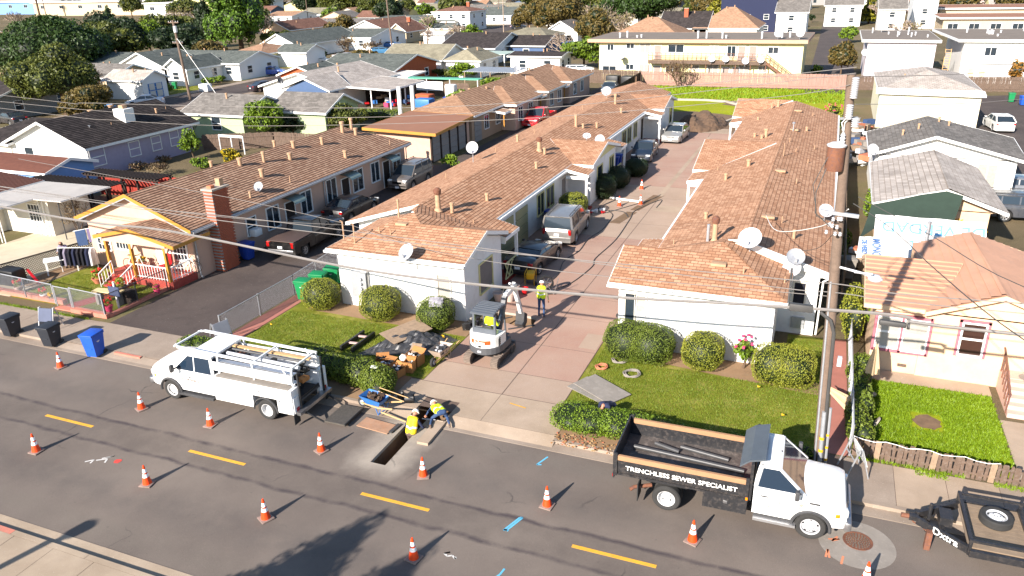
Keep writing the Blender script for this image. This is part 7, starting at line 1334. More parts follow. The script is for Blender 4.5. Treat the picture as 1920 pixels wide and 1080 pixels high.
bin_('blue bin beside the black pickup and the brick chimney',M['bin_blue'],-30.3,33.3,1.5);bin_('blue bin left of the silver SUV against the white row',M['bin_blue'],-15.5,44.6,1.6);bin_('black bin in front of the blue bin by the silver SUV',M['bin_dark'],-15.3,43.8,1.6);bin_('blue bin in the shaded nook beyond the dark bushes, nearer',M['bin_blue'],-15.6,60.6,1.6);bin_('blue bin in the shaded nook, farther',M['bin_blue'],-15.6,61.6,1.6)
bin_('green bin at the far right of the car park',M['bin_green'],19.6,105,0);bin_('blue bin at the far right of the car park beside the green one',M['bin_blue2'],20.4,102.8,.2);bin_('blue bin beside the blue trimmed garage',M['bin_blue'],-95.6,92.4,0,0,1.1);bin_('green bin right of the blue one by the left street',M['bin_green'],-93.4,93,.3,0,1.1);bin_('purple blue bin by the brown yard fence',M['bin_blue'],-44.4,88,0)
def chain(name,label,pts,h=1.0,cell=.075,zb=0.0,post=2.2,gate=None,r=.0035,m=None):
 m=m or M['galv'];t=thing(name,label,'fence',(*pts[0],zb));ms=MB();rl=MB()
 for p,q in zip(pts,pts[1:]):
  p,q=Vector(p),Vector(q);d=q-p;L=d.length;d.normalize();n=int(L/cell)
  for s in(1,-1):
   for k in range(-int(h/cell),n+int(h/cell)):
    u0=k*cell;u1=u0+s*h
    a,c=(u0,0),(u1,h)
    lo,hi=min(u0,u1),max(u0,u1)
    if hi<0 or lo>L:continue
    f0,f1=0.,1.
    if u1!=u0:
     fa,fb=(0-u0)/(u1-u0),(L-u0)/(u1-u0);f0,f1=max(0,min(fa,fb)),min(1,max(fa,fb))
    if f1<=f0:continue
    A_=Vector((p.x+d.x*(u0+(u1-u0)*f0),p.y+d.y*(u0+(u1-u0)*f0),zb+.04+h*f0));B_=Vector((p.x+d.x*(u0+(u1-u0)*f1),p.y+d.y*(u0+(u1-u0)*f1),zb+.04+h*f1));nn=Vector((-d.y,d.x,0))*r;kk=(B_-A_).cross(nn).normalized()*r
    ms.add([A_-kk,A_+kk,B_+kk,B_-kk],[(0,1,2,3)],m);ms.add([A_-nn,A_+nn,B_+nn,B_-nn],[(0,1,2,3)],m)
  n2=max(1,round(L/post))
  for k in range(n2+1):c=p+d*L*k/n2;MB().tube([(c.x,c.y,zb-.02),(c.x,c.y,zb+h+.08)],.03,m,8).build('post',t)
  MB().tube([(p.x,p.y,zb+h+.04),(q.x,q.y,zb+h+.04)],.022,m,6).build('top_rail',t)
 stuff(ms.build('wire_mesh',t));return t
chain('chain_link_fence','low chain link fence on a pink kerb along the left pavement',[(-44,24.9),(-37.2,24.5),(-34.9,24.35)],1.0,zb=.22);chain('chain_link_fence','right piece of chain link fence on the pink kerb by the driveway corner',[(-33.6,24.3),(-31.35,24.15)],1.0,zb=.22)
chain('chain_link_gate','chain link gate standing between the two low fence pieces on the left',[(-34.8,24.35),(-33.7,24.3)],1.0,zb=.15,post=2)
chain('chain_link_fence','dark chain link side fence between the small lawn and the black driveway',[(-31.35,24.2),(-31.2,28.0)],1.0,zb=.1,m=M['darkmetal']);chain('chain_link_fence','chain link fence between the black driveway and the left white row lawn',[(-24.35,24.3),(-24.3,29.6),(-24.6,34)],1.05)
chain('chain_link_fence','grey chain link fence along the pink walkway beside the peach bungalow',[(2.06,23.95),(2.06,33)],1.1)
b=MB();b.box(-44,24.72,0,-34.9,24.98,.24,M['pinkcurb']);b.box(-33.65,24.12,0,-31.25,24.42,.22,M['pinkcurb']);b.box(-31.45,24.3,0,-31.2,28.2,.14,M['pinkcurb']);b.box(-34.9,24.2,-.01,-33.6,24.6,.05,M['pinkcurb']);structure(b.build('garden_kerb'))
pf=thing('picket_fence','weathered brown picket fence of uneven boards in front of the bright green yard','fence',(2.1,24.0,0));meA=MB().prism([(-.085,-.012,0),(.085,-.012,0),(.085,-.012,.68),(.06,-.012,.72),(-.06,-.012,.72),(-.085,-.012,.68)],(0,.024,0),M['oldwood']).mesh('picket');meB=MB().prism([(-.045,-.012,0),(.045,-.012,0),(.045,-.012,.66),(.02,-.012,.7),(-.02,-.012,.7),(-.045,-.012,.66)],(0,.024,0),M['oldwood']).mesh('picket');meC=MB().prism([(-.085,-.012,0),(.085,-.012,0),(.085,-.012,.68),(-.085,-.012,.7)],(0,.024,0),M['wood']).mesh('picket')
x=0.03;k=0
while x<6.4:
 wide=k%2==0;o=bpy.data.objects.new('picket',(meC if k%10==4 else meA)if wide else meB);COL.objects.link(o);o.parent=pf;o.location=(x+(.085 if wide else .045),rand(-.01,.01)-x*.035,rand(-.03,.03));o.rotation_euler=(rand(-.03,.03),rand(-.04,.04),rand(-.03,.03)-.03);x+=(.2 if wide else .125);k+=1
for z in(.18,.52):MB().beam((2.1,24.03,z),(8.5,23.8,z),.04,.07,M['oldwood']).build('rail',pf)
b=MB();b.tube([(2.1+i*.32,23.95-i*.011,.74+.05*math.cos(i*1.9)-.03)for i in range(14)],.012,M['white'],5);tag(b.build('rope'),'white rope strung along the top of the picket fence','rope')
PL=thing('utility_pole','big wooden utility pole with rusty transformer beside the right white row','utility pole',(1.12,22.9,0));lean=lambda z:(1.12-.05*z+.0*z,22.9-.012*z,z)
b=MB();b.tube([lean(0),lean(4),lean(8),lean(12.35)],.16,M['polewood'],16,rs=[.175,.16,.14,.115]);b.build('pole_shaft',PL);px=lambda z,dx=0,dy=0:(lean(z)[0]+dx,lean(z)[1]+dy,z)
b=MB();b.tube([px(.1,.09,-.2),px(4.9,.12,-.18),px(5.3,.0,-.2),px(5.5,-.3,-.15)],.055,M['cable'],8);b.build('cable_riser',PL);b=MB();b.tube([px(0,.03,-.22),px(2.2,.05,-.2)],.07,M['galv'],10);b.tube([px(0,.2,-.12),px(2.3,.22,-.1)],.045,M['galv'],8);b.tube([px(0,-.12,-.16),px(6.5,-.08,-.15)],.03,M['galv'],8)
for z in(.3,.75,1.2):b.lathe([(.078,0),(.078,.1)],M['yellow'],10,Matrix.Translation(px(z,.035,-.22)),cap=False);b.lathe([(.052,0),(.052,.08)],M['yellow'],10,Matrix.Translation(px(z+.1,.2,-.12)),cap=False)
b.build('conduit',PL)
b=MB();b.lathe([(.0,9.78),(.235,9.8),(.24,9.85),(.235,10.42),(.24,10.46)],M['rust'],24,Matrix.Translation((.38,22.62,0)));b.build('transformer',PL);b=MB();b.lathe([(.25,10.46),(.26,10.5),(.15,10.56),(0,10.58)],M['insul'],24,Matrix.Translation((.38,22.62,0)));b.lathe([(.07,10.55),(.08,10.6),(.05,10.63),(.08,10.68),(.05,10.72),(.07,10.76),(.03,10.84)],M['insul'],12,Matrix.Translation((.5,22.6,0)));b.build('transformer_lid',PL)
b=MB();b.beam(px(9.95,-.45),px(9.95,.1),.08,.06,M['galv']);b.beam(px(10.4,-.45),px(10.4,.1),.08,.06,M['galv']);b.beam(px(11.2,-.2,-.1),px(11.2,.25,.1),.06,.06,M['galv']);b.build('bracket',PL)
for(dx,z0,h)in((.0,11.75,.6),(-.05,11.2,.42),(.13,11.0,.3)):
 b=MB();n=int(h/.05);pr_=[(.05,0)]
 for k in range(n):pr_+=[(.055,k*.05+.005),(.095,k*.05+.02),(.095,k*.05+.03),(.055,k*.05+.045)]
 b.lathe(pr_,M['insul'],14,Matrix.Translation((.62+dx,22.55,z0)));b.build('insulator',PL)
b=MB();b.tube([(.5,22.6,10.84),(.42,22.6,11.1),(.62,22.55,11.35)],.012,M['white'],5);b.tube([(.5,22.6,10.84),(.5,22.6,11.1),(.66,22.55,11.3)],.012,M['white'],5);b.tube([(.2,22.5,9.9),(.0,22.4,9.2),(.05,22.4,8.6),(.5,22.5,8.2)],.015,M['cable'],5);b.tube([(.2,22.5,10.2),(-.1,22.4,9.4),(.1,22.4,8.5),(.7,22.6,8.3)],.012,M['cable'],5);b.build('jumper_wire',PL)
b=MB();b.beam(px(8.6,-.5,-.15),px(8.5,.5,-.05),.08,.1,M['galv']);b.build('crossarm',PL)
for k in range(9):MB().lathe([(.03,0),(.05,.03),(.03,.06),(.05,.09),(.0,.12)],M['insul'],8,Matrix.Translation((.55+.08*(k%3)+rand(-.2,.2),22.45+rand(-.1,.1),8.0+.2*(k//3)))).build('insulator',PL)
b=MB();b.cbox((2.5,22.62,5.45),(.72,.15,.17),M['cable'],-.05,.05);b.lathe([(.1,0),(.1,.06)],M['cable'],12,Matrix.Translation((2.88,22.6,5.44))@Matrix.Rotation(R(90),4,'Y'));tag(b.build('splice_closure'),'black splice case hanging on the wire in front of the peach bungalow','splice case');b=MB();b.cbox((0,22.62,5.6),(.66,.17,.22),M['cable'],0,.02);tag(b.build('splice_closure'),'square brown cable box hanging on the thick cable left of the big pole','cable box')
b=MB();b.cbox((1.25,22.45,4.1),(.12,.12,.3),M['insul']);b.tube([(1.3,22.6,6.9),(1.75,22.3,7.0)],.03,M['insul'],6);b.build('pole_box',PL)
sl_=MB();sl_.tube([px(6.95),(1.45,22.6,6.9),(1.75,22.5,6.85)],.035,M['insul'],8);sl_.build('lamp_arm',PL);sl_=MB();sl_.lathe([(.0,.12),(.1,.1),(.2,.0),(.18,-.04)],M['insul'],16,Matrix.Translation((1.85,22.5,6.8)));sl_.build('lamp_head',PL)
def wire(label,pts,r,m='cable',name='overhead_wire',beads=0):
 P_=[Vector(p)for p in pts];out=[]
 for i in range(len(P_)-1):
  p0,p1,p2,p3=P_[max(i-1,0)],P_[i],P_[i+1],P_[min(i+2,len(P_)-1)]
  for k in range(5):t=k/5;out.append(.5*((2*p1)+(p2-p0)*t+(2*p0-5*p1+4*p2-p3)*t*t+(3*p1-p0-3*p2+p3)*t**3))
 out.append(P_[-1]);b=MB();b.tube(out,r,M[m],6);return tag(b.build(name),label,'wire')
Yw=22.6
wire('thick twisted black cable crossing the whole picture in front of the houses',[(-75,Yw,8.6),(-34.4,Yw,5.83),(-24.4,Yw,5.62),(-16.2,Yw,5.05),(-11.2,Yw,5.0),(-5.9,Yw,5.18),(-2.2,Yw,5.45),(1.0,Yw,5.66),(2.8,Yw,5.72),(5.7,Yw,5.6),(30,Yw,6.5)],.05,'cable_lt');b=MB()
wire('upper of the two thin parallel telephone wires above the thick cable',[(-75,Yw,8.2),(-34,Yw,6.78),(-27.8,Yw,6.5),(-19.9,Yw,6.3),(-10.9,Yw,6.29),(-1,Yw,6.44),(1,Yw,6.48),(5.5,Yw,6.5),(30,Yw,8)],.016,'cable_lt');wire('lower of the two thin parallel telephone wires above the thick cable',[(-75,Yw+.2,8),(-34,Yw+.1,6.6),(-19.9,Yw+.1,6.5),(-10.9,Yw+.1,6.35),(-1,Yw+.1,6.13),(1,Yw+.1,6.17),(5.6,Yw+.1,6.18),(30,Yw+.1,7)],.014,'cable_lt')
wire('lowest of the three power lines running left from the pole top',[(-75,Yw,12.4),(-32.6,Yw,10.3),(-26,Yw,10.06),(-19.2,Yw,10.14),(-9.15,Yw,10.8),(-1.5,Yw,11.7),(.5,Yw,12.1)],.009,'cable_lt');wire('highest of the three power lines running left from the pole top',[(-75,Yw,13),(-32.4,Yw,10.85),(-26.9,Yw,10.7),(-13.3,Yw,11.0),(-6.7,Yw,11.6),(.6,Yw,12.55)],.009,'cable_lt');wire('middle one of the three power lines running left from the pole top',[(-75,Yw,12.7),(-32.5,Yw,10.58),(-19.1,Yw,10.47),(-9.1,Yw,11.07),(.6,Yw,12.4)],.009,'cable_lt')
wire('black service wire slanting down right over the tiled bungalow roof, lower one',[(1.0,22.6,8.9),(2.0,21.8,8.5),(3.0,20.0,8.05),(4.2,16.6,8.0),(6,12,8.4)],.014);wire('black service wire slanting down right over the tiled bungalow roof, upper one',[(1.1,22.6,9.1),(2.9,21.5,8.5),(4.7,19.4,8.1),(8,15,8.5)],.012)
wire('pale service wire from the pole to the ridge of the right white row',[(.9,22.7,8.7),(.3,25.5,7.3),(-1.2,30,5.6),(-2.0,36,4.4)],.014,'white');wire('black service drop from the roof edge of the right white row to the pole',[(.9,22.8,8.5),(.4,28,5.8),(-.3,32.6,4.0)],.012);wire('service drop to the twin masts of the left white row',[(-20.4,29.7,4.1),(-26,26,5.2),(-40,Yw,7)],.014,'cable_lt');wire('second service drop to the twin masts of the left white row',[(-21.3,30.2,4.0),(-28,30,4.8),(-40,28,6.5)],.012,'cable_lt');wire('wire running right from the masts above the front roof of the left white row',[(-20.4,29.7,4.1),(-15,26.5,4.6),(-8,24,5.3),(0.9,22.8,6.0)],.012,'cable_lt');wire('thin wire over the roofs of the right side neighbours, upper one',[(.6,22.6,12.3),(6,30,11.8),(20,48,11.5)],.009,'cable_lt');wire('thin wire over the roofs of the right side neighbours, lower one',[(.7,22.6,11.6),(6,29,11.0),(20,46,10.6)],.009,'cable_lt')
def pole(label,x,y,h,r=.14,lean_=(0,0),arms=(.9,),can=False,m='polewood'):
 t=thing('utility_pole',label,'utility pole',(x,y,0));b=MB();b.tube([(0,0,0),(lean_[0],lean_[1],h)],r,M[m],8,rs=[r,r*.75]);b.build('pole_shaft',t,(0,0,0))
 for f in arms:b=MB();b.beam((lean_[0]*f-.9,lean_[1]*f,h*f),(lean_[0]*f+.9,lean_[1]*f,h*f),.12,.12,M[m]);[b.lathe([(.05,0),(.05,.15)],M['insul'],6,Matrix.Translation((lean_[0]*f+dx,lean_[1]*f,h*f+.06)))for dx in(-.8,-.4,.4,.8)];b.build('crossarm',t,(0,0,0))
 if can:MB().lathe([(.25,0),(.25,.8),(0,.85)],M['insul'],10,Matrix.Translation((-.35,-.1,h*.85))).build('transformer',t,(0,0,0))
pole('leaning wooden pole with white transformer by the left street',-82.5,84.5,10.5,.2,(-.6,0),(.97,.72),True);pole('brown wooden pole beside the bright blue pickup',-88,150,11.5,.2,(-.5,0),(.95,));pole('pale pole beside the far cross street lawn',-84,203,13,.15,(0,0),(),False,'bark_pale');pole('dark pole at the far left edge',-150,108,8,.16);pole('thin pole in front of the beige warehouse',-250,198,13,.16);pole('thin wooden pole above the grey roofs at the centre top',-190,262,12,.16);pole('thin pole behind the white two storey house at top',-110,262,13,.14)
wire('white guy wire slanting from the leaning street pole',[(-83,84.5,8.2),(-70,76,2.4)],.03,'white')
t=thing('street_lamp','grey street lamp at the left side of the right back street','street lamp',(-12.2,230,0));MB().tube([(0,0,0),(0,0,8.2),(.8,0,8.8),(3,0,8.9)],.14,M['insul'],8).build('lamp_post',t,(0,0,0));MB().cbox((3.2,0,8.85),(.9,.35,.18),M['insul'],0,.05).build('lamp_head',t,(0,0,0))
for x,lab in((-8.2,'near'),(-7.0,'far')):pass
def aframe(label,x,y,rz,m):
 t=thing('folding_sign',label,'sign',(x,y,0.01),rz)
 for s in(1,-1):
  b=MB();
  for xx in(-.38,.38):b.beam((xx,s*.35,0),(xx,s*.03,1.05),.035,.035,M['galv'])
  b.beam((-.38,s*.15,.65),(.38,s*.15,.65),.03,.03,M['galv']);b.build('frame',t,(0,0,0))
 MB().prism([(-.36,-.26,.42),(.36,-.26,.42),(.36,-.06,1.02),(-.36,-.06,1.02)],(0,-.02,0),m).build('sign_panel',t,(0,0,0));return t
aframe('folding sign with blue grey panel on the left pavement behind the black bin',-33.0,22.5,.2,P('sign_blue','#39435e',.6,.15));aframe('white folding road sign standing at the foot of the big pole',2.15,23.0,1.9,M['white']);aframe('small sign lying at the corner of the white row lawn fence',-24.0,23.9,1.3,P('sign_grey','#8f8f96',.6,.1));
t=thing('notice_board','blue grey notice board on a post inside the dark side fence','sign',(-31.6,25.2,0));MB().beam((0,0,0),(0,0,1.5),.07,.07,M['white']).build('post',t,(0,0,0));MB().cbox((0,-.06,1.0),(.7,.04,.5),M['sign_blue']).build('sign_panel',t,(0,0,0))
def barrow(label,m,x,y,rz,fill,z=0):
 t=thing('wheelbarrow',label,'wheelbarrow',(x,y,z),rz);b=MB();bo=[(-.32,-.2,.34),(.3,-.18,.30),(.3,.18,.30),(-.32,.2,.34)];to=[(-.5,-.33,.62),(.52,-.3,.64),(.52,.3,.64),(-.5,.33,.62)]
 b.add(bo+to,[(0,1,2,3),(0,4,5,1),(1,5,6,2),(2,6,7,3),(3,7,4,0)],m);b.add([(p[0]*.95,p[1]*.95,p[2]+.015)for p in bo]+[(p[0]*.96,p[1]*.95,p[2])for p in to],[(3,2,1,0),(1,5,4,0),(2,6,5,1),(3,7,6,2),(0,4,7,3)],m);b.build('tray',t,(0,0,0))
 b=MB();
 for s in(1,-1):b.beam((.62,s*.06,.2),(-.35,s*.24,.32),.04,.05,M['pinewood']);b.beam((-.35,s*.24,.32),(-1.05,s*.3,.5),.04,.05,M['pinewood'])
 b.build('handle',t,(0,0,0));b=MB()
 for s in(1,-1):b.tube([(-.15,s*.2,.32),(-.3,s*.24,.0),(-.45,s*.22,.34)],.018,m,6)
 b.beam((-.3,-.24,.02),(-.3,.24,.02),.03,.03,m);b.build('leg',t,(0,0,0));wheel(t,.62,0,.2,.1,1,M['insul'],0,rimr=.5)
 b=MB();
 for _ in range(40):b.cbox((rand(-.3,.35),rand(-.22,.22),rand(.48,.64)),(rand(.06,.2),rand(.05,.15),rand(.04,.1)),random.choice(fill),rand(0,3))
 stuff(b.build('load',t,(0,0,0)));return t
barrow('blue wheelbarrow full of earth behind the utility truck, handles to the right',M['bluemetal'],-14.35,21.15,R(172),(M['dirt'],M['darkdirt']),-.0);barrow('beige wheelbarrow with tools on the driveway edge left of the excavator',P('barrow_beige','#a89686',.7,.15,5),-13.85,25.6,R(-95),(M['black'],M['darkmetal'],M['insul']))
for(x,y,a,L,lab)in((-14.5,21.75,-.25,1.5,'upper shovel resting on the blue wheelbarrow load'),(-14.4,21.5,-.3,1.4,'lower shovel resting on the blue wheelbarrow load')):
 o=MB();o.tube([(0,0,.62),(L*math.cos(a),L*math.sin(a),.66)],.018,M['pinewood'],6);o.cbox((-.12,.03,.6),(.26,.2,.02),M['steel'],a);tag(o.build('shovel',None,(x,y,0)),'wooden handled '+lab,'shovel')
def slab(name,label,cat,x,y,z,w,d,h,rz,m,rx=0,ry=0):
 o=MB();o.cbox((0,0,0),(w,d,h),m);o=o.build(name,None,(x,y,z+h/2));o.rotation_euler=(rx,ry,rz);return tag(o,label,cat)
slab('plywood_sheet','plywood sheet lying on top of the black tarp','plywood',-16.15,26.75,.48,1.25,2.0,.02,R(-28),M['wood'],.05,.06);slab('plywood_board','small square board leaning above the cardboard boxes','plywood',-14.9,25.35,.5,.45,.5,.02,.1,M['wood'],.5);slab('steel_plate','rust stained cover plate on the road edge left of the trench','plate',-13.85,20.35,RZ+.02,1.35,.62,.03,-.08,M['rustplate']);slab('steel_plate','dark end plate beside the rust stained plate','plate',-13.12,20.4,RZ+.02,.14,.6,.05,-.08,M['darkmetal'])
for i,(lab,dx,dz,a)in enumerate((('topmost of the two pale grey boards lying on the right lawn',.05,.05,.0),('lower pale grey board under the other on the right lawn',-.12,.015,.09))):slab('grey_board',lab,'board',-6.85+dx,25.35+dx,dz,1.15,2.05,.025,R(58)+a,M['gray_board'])
t=thing('wooden_frame','dark ladder like timber frame lying on the left lawn','frame',(-18.1,25.8,0.02));
for x in(-.25,.3):MB().cbox((x,0,.12),(.09,1.75,.22),M['black'],-.05).build('rail',t,(0,0,0))
for y in(-.3,.4):MB().cbox((0,y,.16),(.62,.1,.06),P('strap_pink','#b89a94',.8,.1),.1).build('crosspiece',t,(0,0,0))
b=MB();nx,ny=34,22;H_=lambda u,v:.5*math.exp(-((u-.55)**2/.08+(v-.5)**2/.09))+.2*math.exp(-((u-.25)**2/.02+(v-.4)**2/.03))
vs=[]
for i in range(nx+1):
 for j in range(ny+1):
  u,v=i/nx,j/ny;cx=-17.35+(3.1*u)+.5*(v-.5);cy=24.75+1.1*u+(2.2+1.2*math.sin(u*3.1))*(v)*.75;fold=.06*math.sin(u*31+v*9)+.05*math.sin(v*27-u*14)+rand(-.025,.025);e=min(1,6*min(u,1-u,v,1-v));vs.append((cx+rand(-.03,.03),cy+rand(-.03,.03),.02+e*(H_(u,v)+abs(fold))))
b.add(vs,[(i*(ny+1)+j,(i+1)*(ny+1)+j,(i+1)*(ny+1)+j+1,i*(ny+1)+j+1)for i in range(nx)for j in range(ny)],M['tarp']);tag(b.build('tarp'),'crumpled black plastic tarp over a dirt heap on the left lawn','tarp')
def box_(label,x,y,w,d,h,rz,fill=True):
 t=thing('cardboard_box',label,'box',(x,y,0.01),rz);b=MB();m=M['card'];tt=.012
 b.box(-w/2,-d/2,0,w/2,-d/2+tt,h,m);b.box(-w/2,d/2-tt,0,w/2,d/2,h,m);b.box(-w/2,-d/2+tt,0,-w/2+tt,d/2-tt,h,m);b.box(w/2-tt,-d/2+tt,0,w/2,d/2-tt,h,m);b.box(-w/2+tt,-d/2+tt,0,w/2-tt,d/2-tt,tt,m);b.build('carton',t,(0,0,0))
 for s in(1,-1):f=MB();a=rand(.3,1.1);f.prism([(-w/2,s*d/2,h),(w/2,s*d/2,h),(w/2,s*(d/2+.5*d*math.cos(a)),h+.45*d*math.sin(a)*.6),(-w/2,s*(d/2+.5*d*math.cos(a)),h+.45*d*math.sin(a)*.6)],(0,0,.01),m);f.build('flap',t,(0,0,0))
 if fill:
  b=MB()
  for _ in range(22):b.cbox((rand(-w/2+.08,w/2-.08),rand(-d/2+.08,d/2-.08),h*rand(.6,.95)),(rand(.05,.15),rand(.05,.12),rand(.05,.1)),random.choice((M['black'],M['darkmetal'],M['black'],M['white'])),rand(0,3))
  stuff(b.build('fittings',t,(0,0,0)))
 return t
box_('open cardboard box with long flap at the left of the row on the lawn',-16.0,24.45,.55,.4,.32,.5);box_('open cardboard box holding black fittings, second from the left',-15.6,24.15,.5,.45,.35,-.1);box_('open cardboard box holding white fittings nearest the hedge',-15.0,23.85,.6,.45,.33,-.3);box_('tall cardboard box behind the white fitting box',-14.65,24.3,.42,.4,.45,.1);box_('largest cardboard box at the back of the group',-14.75,24.95,.65,.5,.48,-.15)
b=MB();b.lathe([(0,0),(.15,.0),(.17,.12),(.1,.2),(0,.22)],M['white'],14);tag(b.build('hard_hat',None,(-15.05,24.55,.35)),'white helmet resting among the cardboard boxes','helmet');
def coil(label,x,y,r,m,n=5,name='hose_coil',z=.03,rr=.022):
 b=MB();pts=[]
 for k in range(n*20+1):a=2*math.pi*k/20;q=r*(1-.12*math.sin(k*.37)-.1*(k/(n*20)));pts.append((q*math.cos(a)+.04*math.sin(k*.21),q*math.sin(a)*.95+.03*math.cos(k*.3),.01+.05*(k/(n*20))+.015*math.sin(k*.9)))
 b.tube(pts,rr,m,5);return tag(b.build(name,None,(x,y,z)),label,'hose')
coil('orange coiled hose on the right lawn near the grey boards',-7.3,27.15,.22,M['terracotta'],5,rr=.03);coil('grey coiled cable on the lawn nearest the oblong bush',-6.75,28.0,.3,M['gray_board'],6);coil('grey coiled cable in the middle of the right lawn',-6.0,27.0,.32,M['gray_board'],6);coil('yellow cable reel at the tip of the black tarp',-14.85,27.4,.2,M['yellow'],6,rr=.035)
b=MB();b.tube([(-7.1,28.85,.05),(-6.8,28.7,.08),(-6.6,28.5,.04)],.05,M['terracotta'],8);tag(b.build('orange_hose'),'short orange hose piece under the oblong bush','hose')
wire('long black hose winding up the red driveway, left loop',[(-12.5,34.8,.03),(-12.35,36.5,.03),(-12.7,38.7,.03),(-12.4,40.5,.03),(-12.5,42.7,.03),(-12.2,45,.03),(-12.35,47.9,.03),(-12.9,49.0,.03),(-11.9,49.0,.03),(-11.3,47.9,.03)],.028,'cable','hose');wire('long black hose winding up the red driveway, right run',[(-11.9,34.5,.03),(-11.3,35.6,.03),(-10.95,38.3,.03),(-11.15,39.6,.03),(-10.9,43.2,.03),(-11.1,47.7,.03),(-11.2,49.5,.03),(-10.1,52.7,.03),(-10.0,50.6,.03)],.028,'cable','hose');wire('white drain pipe laid across the driveway cut',[(-13.6,51.9,.12),(-12.4,51.6,.12),(-11.1,51.4,.12)],.08,'white','drain_pipe')
wire('crossing black cable beside the two driveway cones',[(-12.9,48.5,.03),(-12.0,50.2,.03),(-10.8,52.5,.03),(-10.4,54,.03)],.025,'cable','hose')
t=thing('generator','yellow portable generator on the driveway by the left white row porch','generator',(-13.3,34.9,.01),.2);MB().cbox((0,0,.5),(.4,.62,.36),M['yellow'],0,.08).build('tank',t,(0,0,0));MB().cbox((0,0,.22),(.36,.5,.24),M['darkmetal'],0,.02).build('engine',t,(0,0,0));b=MB();b.tube([(-.24,-.34,.05),(-.24,-.34,.72),(-.24,.34,.72),(-.24,.34,.05)],.018,M['yellow'],6);b.tube([(.24,-.34,.05),(.24,-.34,.72),(.24,.34,.72),(.24,.34,.05)],.018,M['yellow'],6);b.build('frame',t,(0,0,0));wheel(t,.28,-.25,.12,.07,1,M['yellow'],5)
t=thing('cable_reel','black camera cable reel on a wheeled stand beside the standing worker','cable reel',(-12.05,33.8,.01),.5);b=MB();T=Matrix.Translation((0,0,.62))@Matrix.Rotation(R(90),4,'X');b.lathe([(.34,-.12),(.38,-.12),(.38,-.09),(.3,-.08),(.3,.08),(.38,.09),(.38,.12),(.34,.12)],M['black'],28,T,cap=False)
b.M=T;[b.beam((0,0,0),(.34*math.cos(a),.34*math.sin(a),0),.03,.03,M['steel'])for a in np.arange(0,6.28,1.05)];b.build('drum',t,(0,0,0));b=MB();b.tube([(-.3,-.2,.05),(0,-.2,.62),(.35,-.2,.05)],.02,M['steel'],6);b.tube([(-.3,.2,.05),(0,.2,.62),(.35,.2,.05)],.02,M['steel'],6);b.tube([(.35,-.2,.05),(.6,-.2,.9)],.02,M['steel'],6);b.build('stand',t,(0,0,0));wheel(t,-.3,.25,.1,.05,1,M['insul'],5);MB().cbox((.2,0,.12),(.4,.3,.12),M['darkmetal']).build('motor',t,(0,0,0))
def planter(label,x,y,r,h,m,z=.01,plant=None):
 t=thing('plant_pot',label,'pot',(x,y,z));MB().lathe([(r*.6,0),(r,h*.9),(r*1.08,h*.92),(r*1.08,h),(r*.9,h),(r*.85,h*.85),(0,h*.85)],m,18).build('pot',t,(0,0,0))
 if plant:
  bl=[((0,0,h+r*.8),(r*.9,r*.9,r*.9))];p,n=blob_points(bl,500,.3);o=bpy.data.objects.new('plant',leafmesh(p,n,.09,LM['hedge2'],1,.5));COL.objects.link(o);o.parent=t;b=MB()
  for _ in range(9):a=rand(0,6.3);b.cbox((r*.8*math.cos(a),r*.8*math.sin(a),h+r*rand(.8,1.7)),(.09,.09,.07),M[plant],a)
  stuff(b.build('flowers',t,(0,0,0)))
planter('large pink white pot by the pit, left one of the front pair',-14.0,32.2,.27,.48,M['pot_white']);planter('large pink white pot by the pit, right one of the front pair',-13.45,32.4,.27,.48,M['pot_white']);planter('pale pot behind the front pair with red pot beside it',-13.5,33.3,.2,.5,M['pot_white']);planter('red pot beside the pale back pot near the pit',-13.1,33.5,.18,.35,M['redplastic'])
planter('terracotta flower pot inside the left chain link fence',-38.7,25.2,.22,.35,M['pot_white'],plant='flower_red');planter('white flower pot with red flowers inside the chain link fence',-36.5,24.95,.18,.3,M['white'],plant='flower_red');planter('small grey pot with yellow plant inside the chain link fence',-35.8,24.85,.15,.25,M['gray_board'],plant='yellow');planter('pink pot at the driveway corner of the chain link fence',-31.75,24.75,.2,.4,M['flower_pink'],plant='flower_red');planter('round pink pot on the red step edge of the tan duplex',-31.3,27.4,.16,.28,M['flower_pink'],plant='flower_pink');planter('brown barrel planter at the foot of the red steps',-33.0,26.7,.3,.5,M['oldwood'],plant='flower_red');planter('red poinsettia pot left of the porch steps',-35.7,27.6,.3,.3,M['terracotta'],plant='flower_red');planter('potted plant with yellow leaves on the tan duplex porch',-34.2,29.4,.2,.35,M['terracotta'],.42,plant='yellow');planter('tall house plant left on the porch',-35.0,29.5,.2,.3,M['terracotta'],.42,'hivis')
b=MB();b.lathe([(.12,0),(.15,.3),(.0,.02)],M['black'],14);tag(b.build('bucket',None,(-13.85,22.15,.01)),'black bucket behind the blue wheelbarrow','bucket');o=MB();o.lathe([(.13,0),(.16,.34),(0,.03)],M['black'],14);o=tag(o.build('bucket',None,(-13.6,22.05,.14)),'black bucket tipped on its side by the hedge end','bucket');o.rotation_euler=(0,R(85),.4)
slab('concrete_scrap','white paper lying on the dark lumpy hedge','paper',-15.05,22.35,1.1,.26,.16,.01,.3,M['white'],.1,.1)
wire('long pale pipe lying from the wheelbarrow toward the trench',[(-14.0,20.95,.1),(-12.6,20.75,.0)],.03,'pinewood','timber');wire('black pipe lying on the slab edge beside the two trench workers',[(-12.4,21.15,.03),(-11.9,21.25,.03)],.025,'steel','pipe')
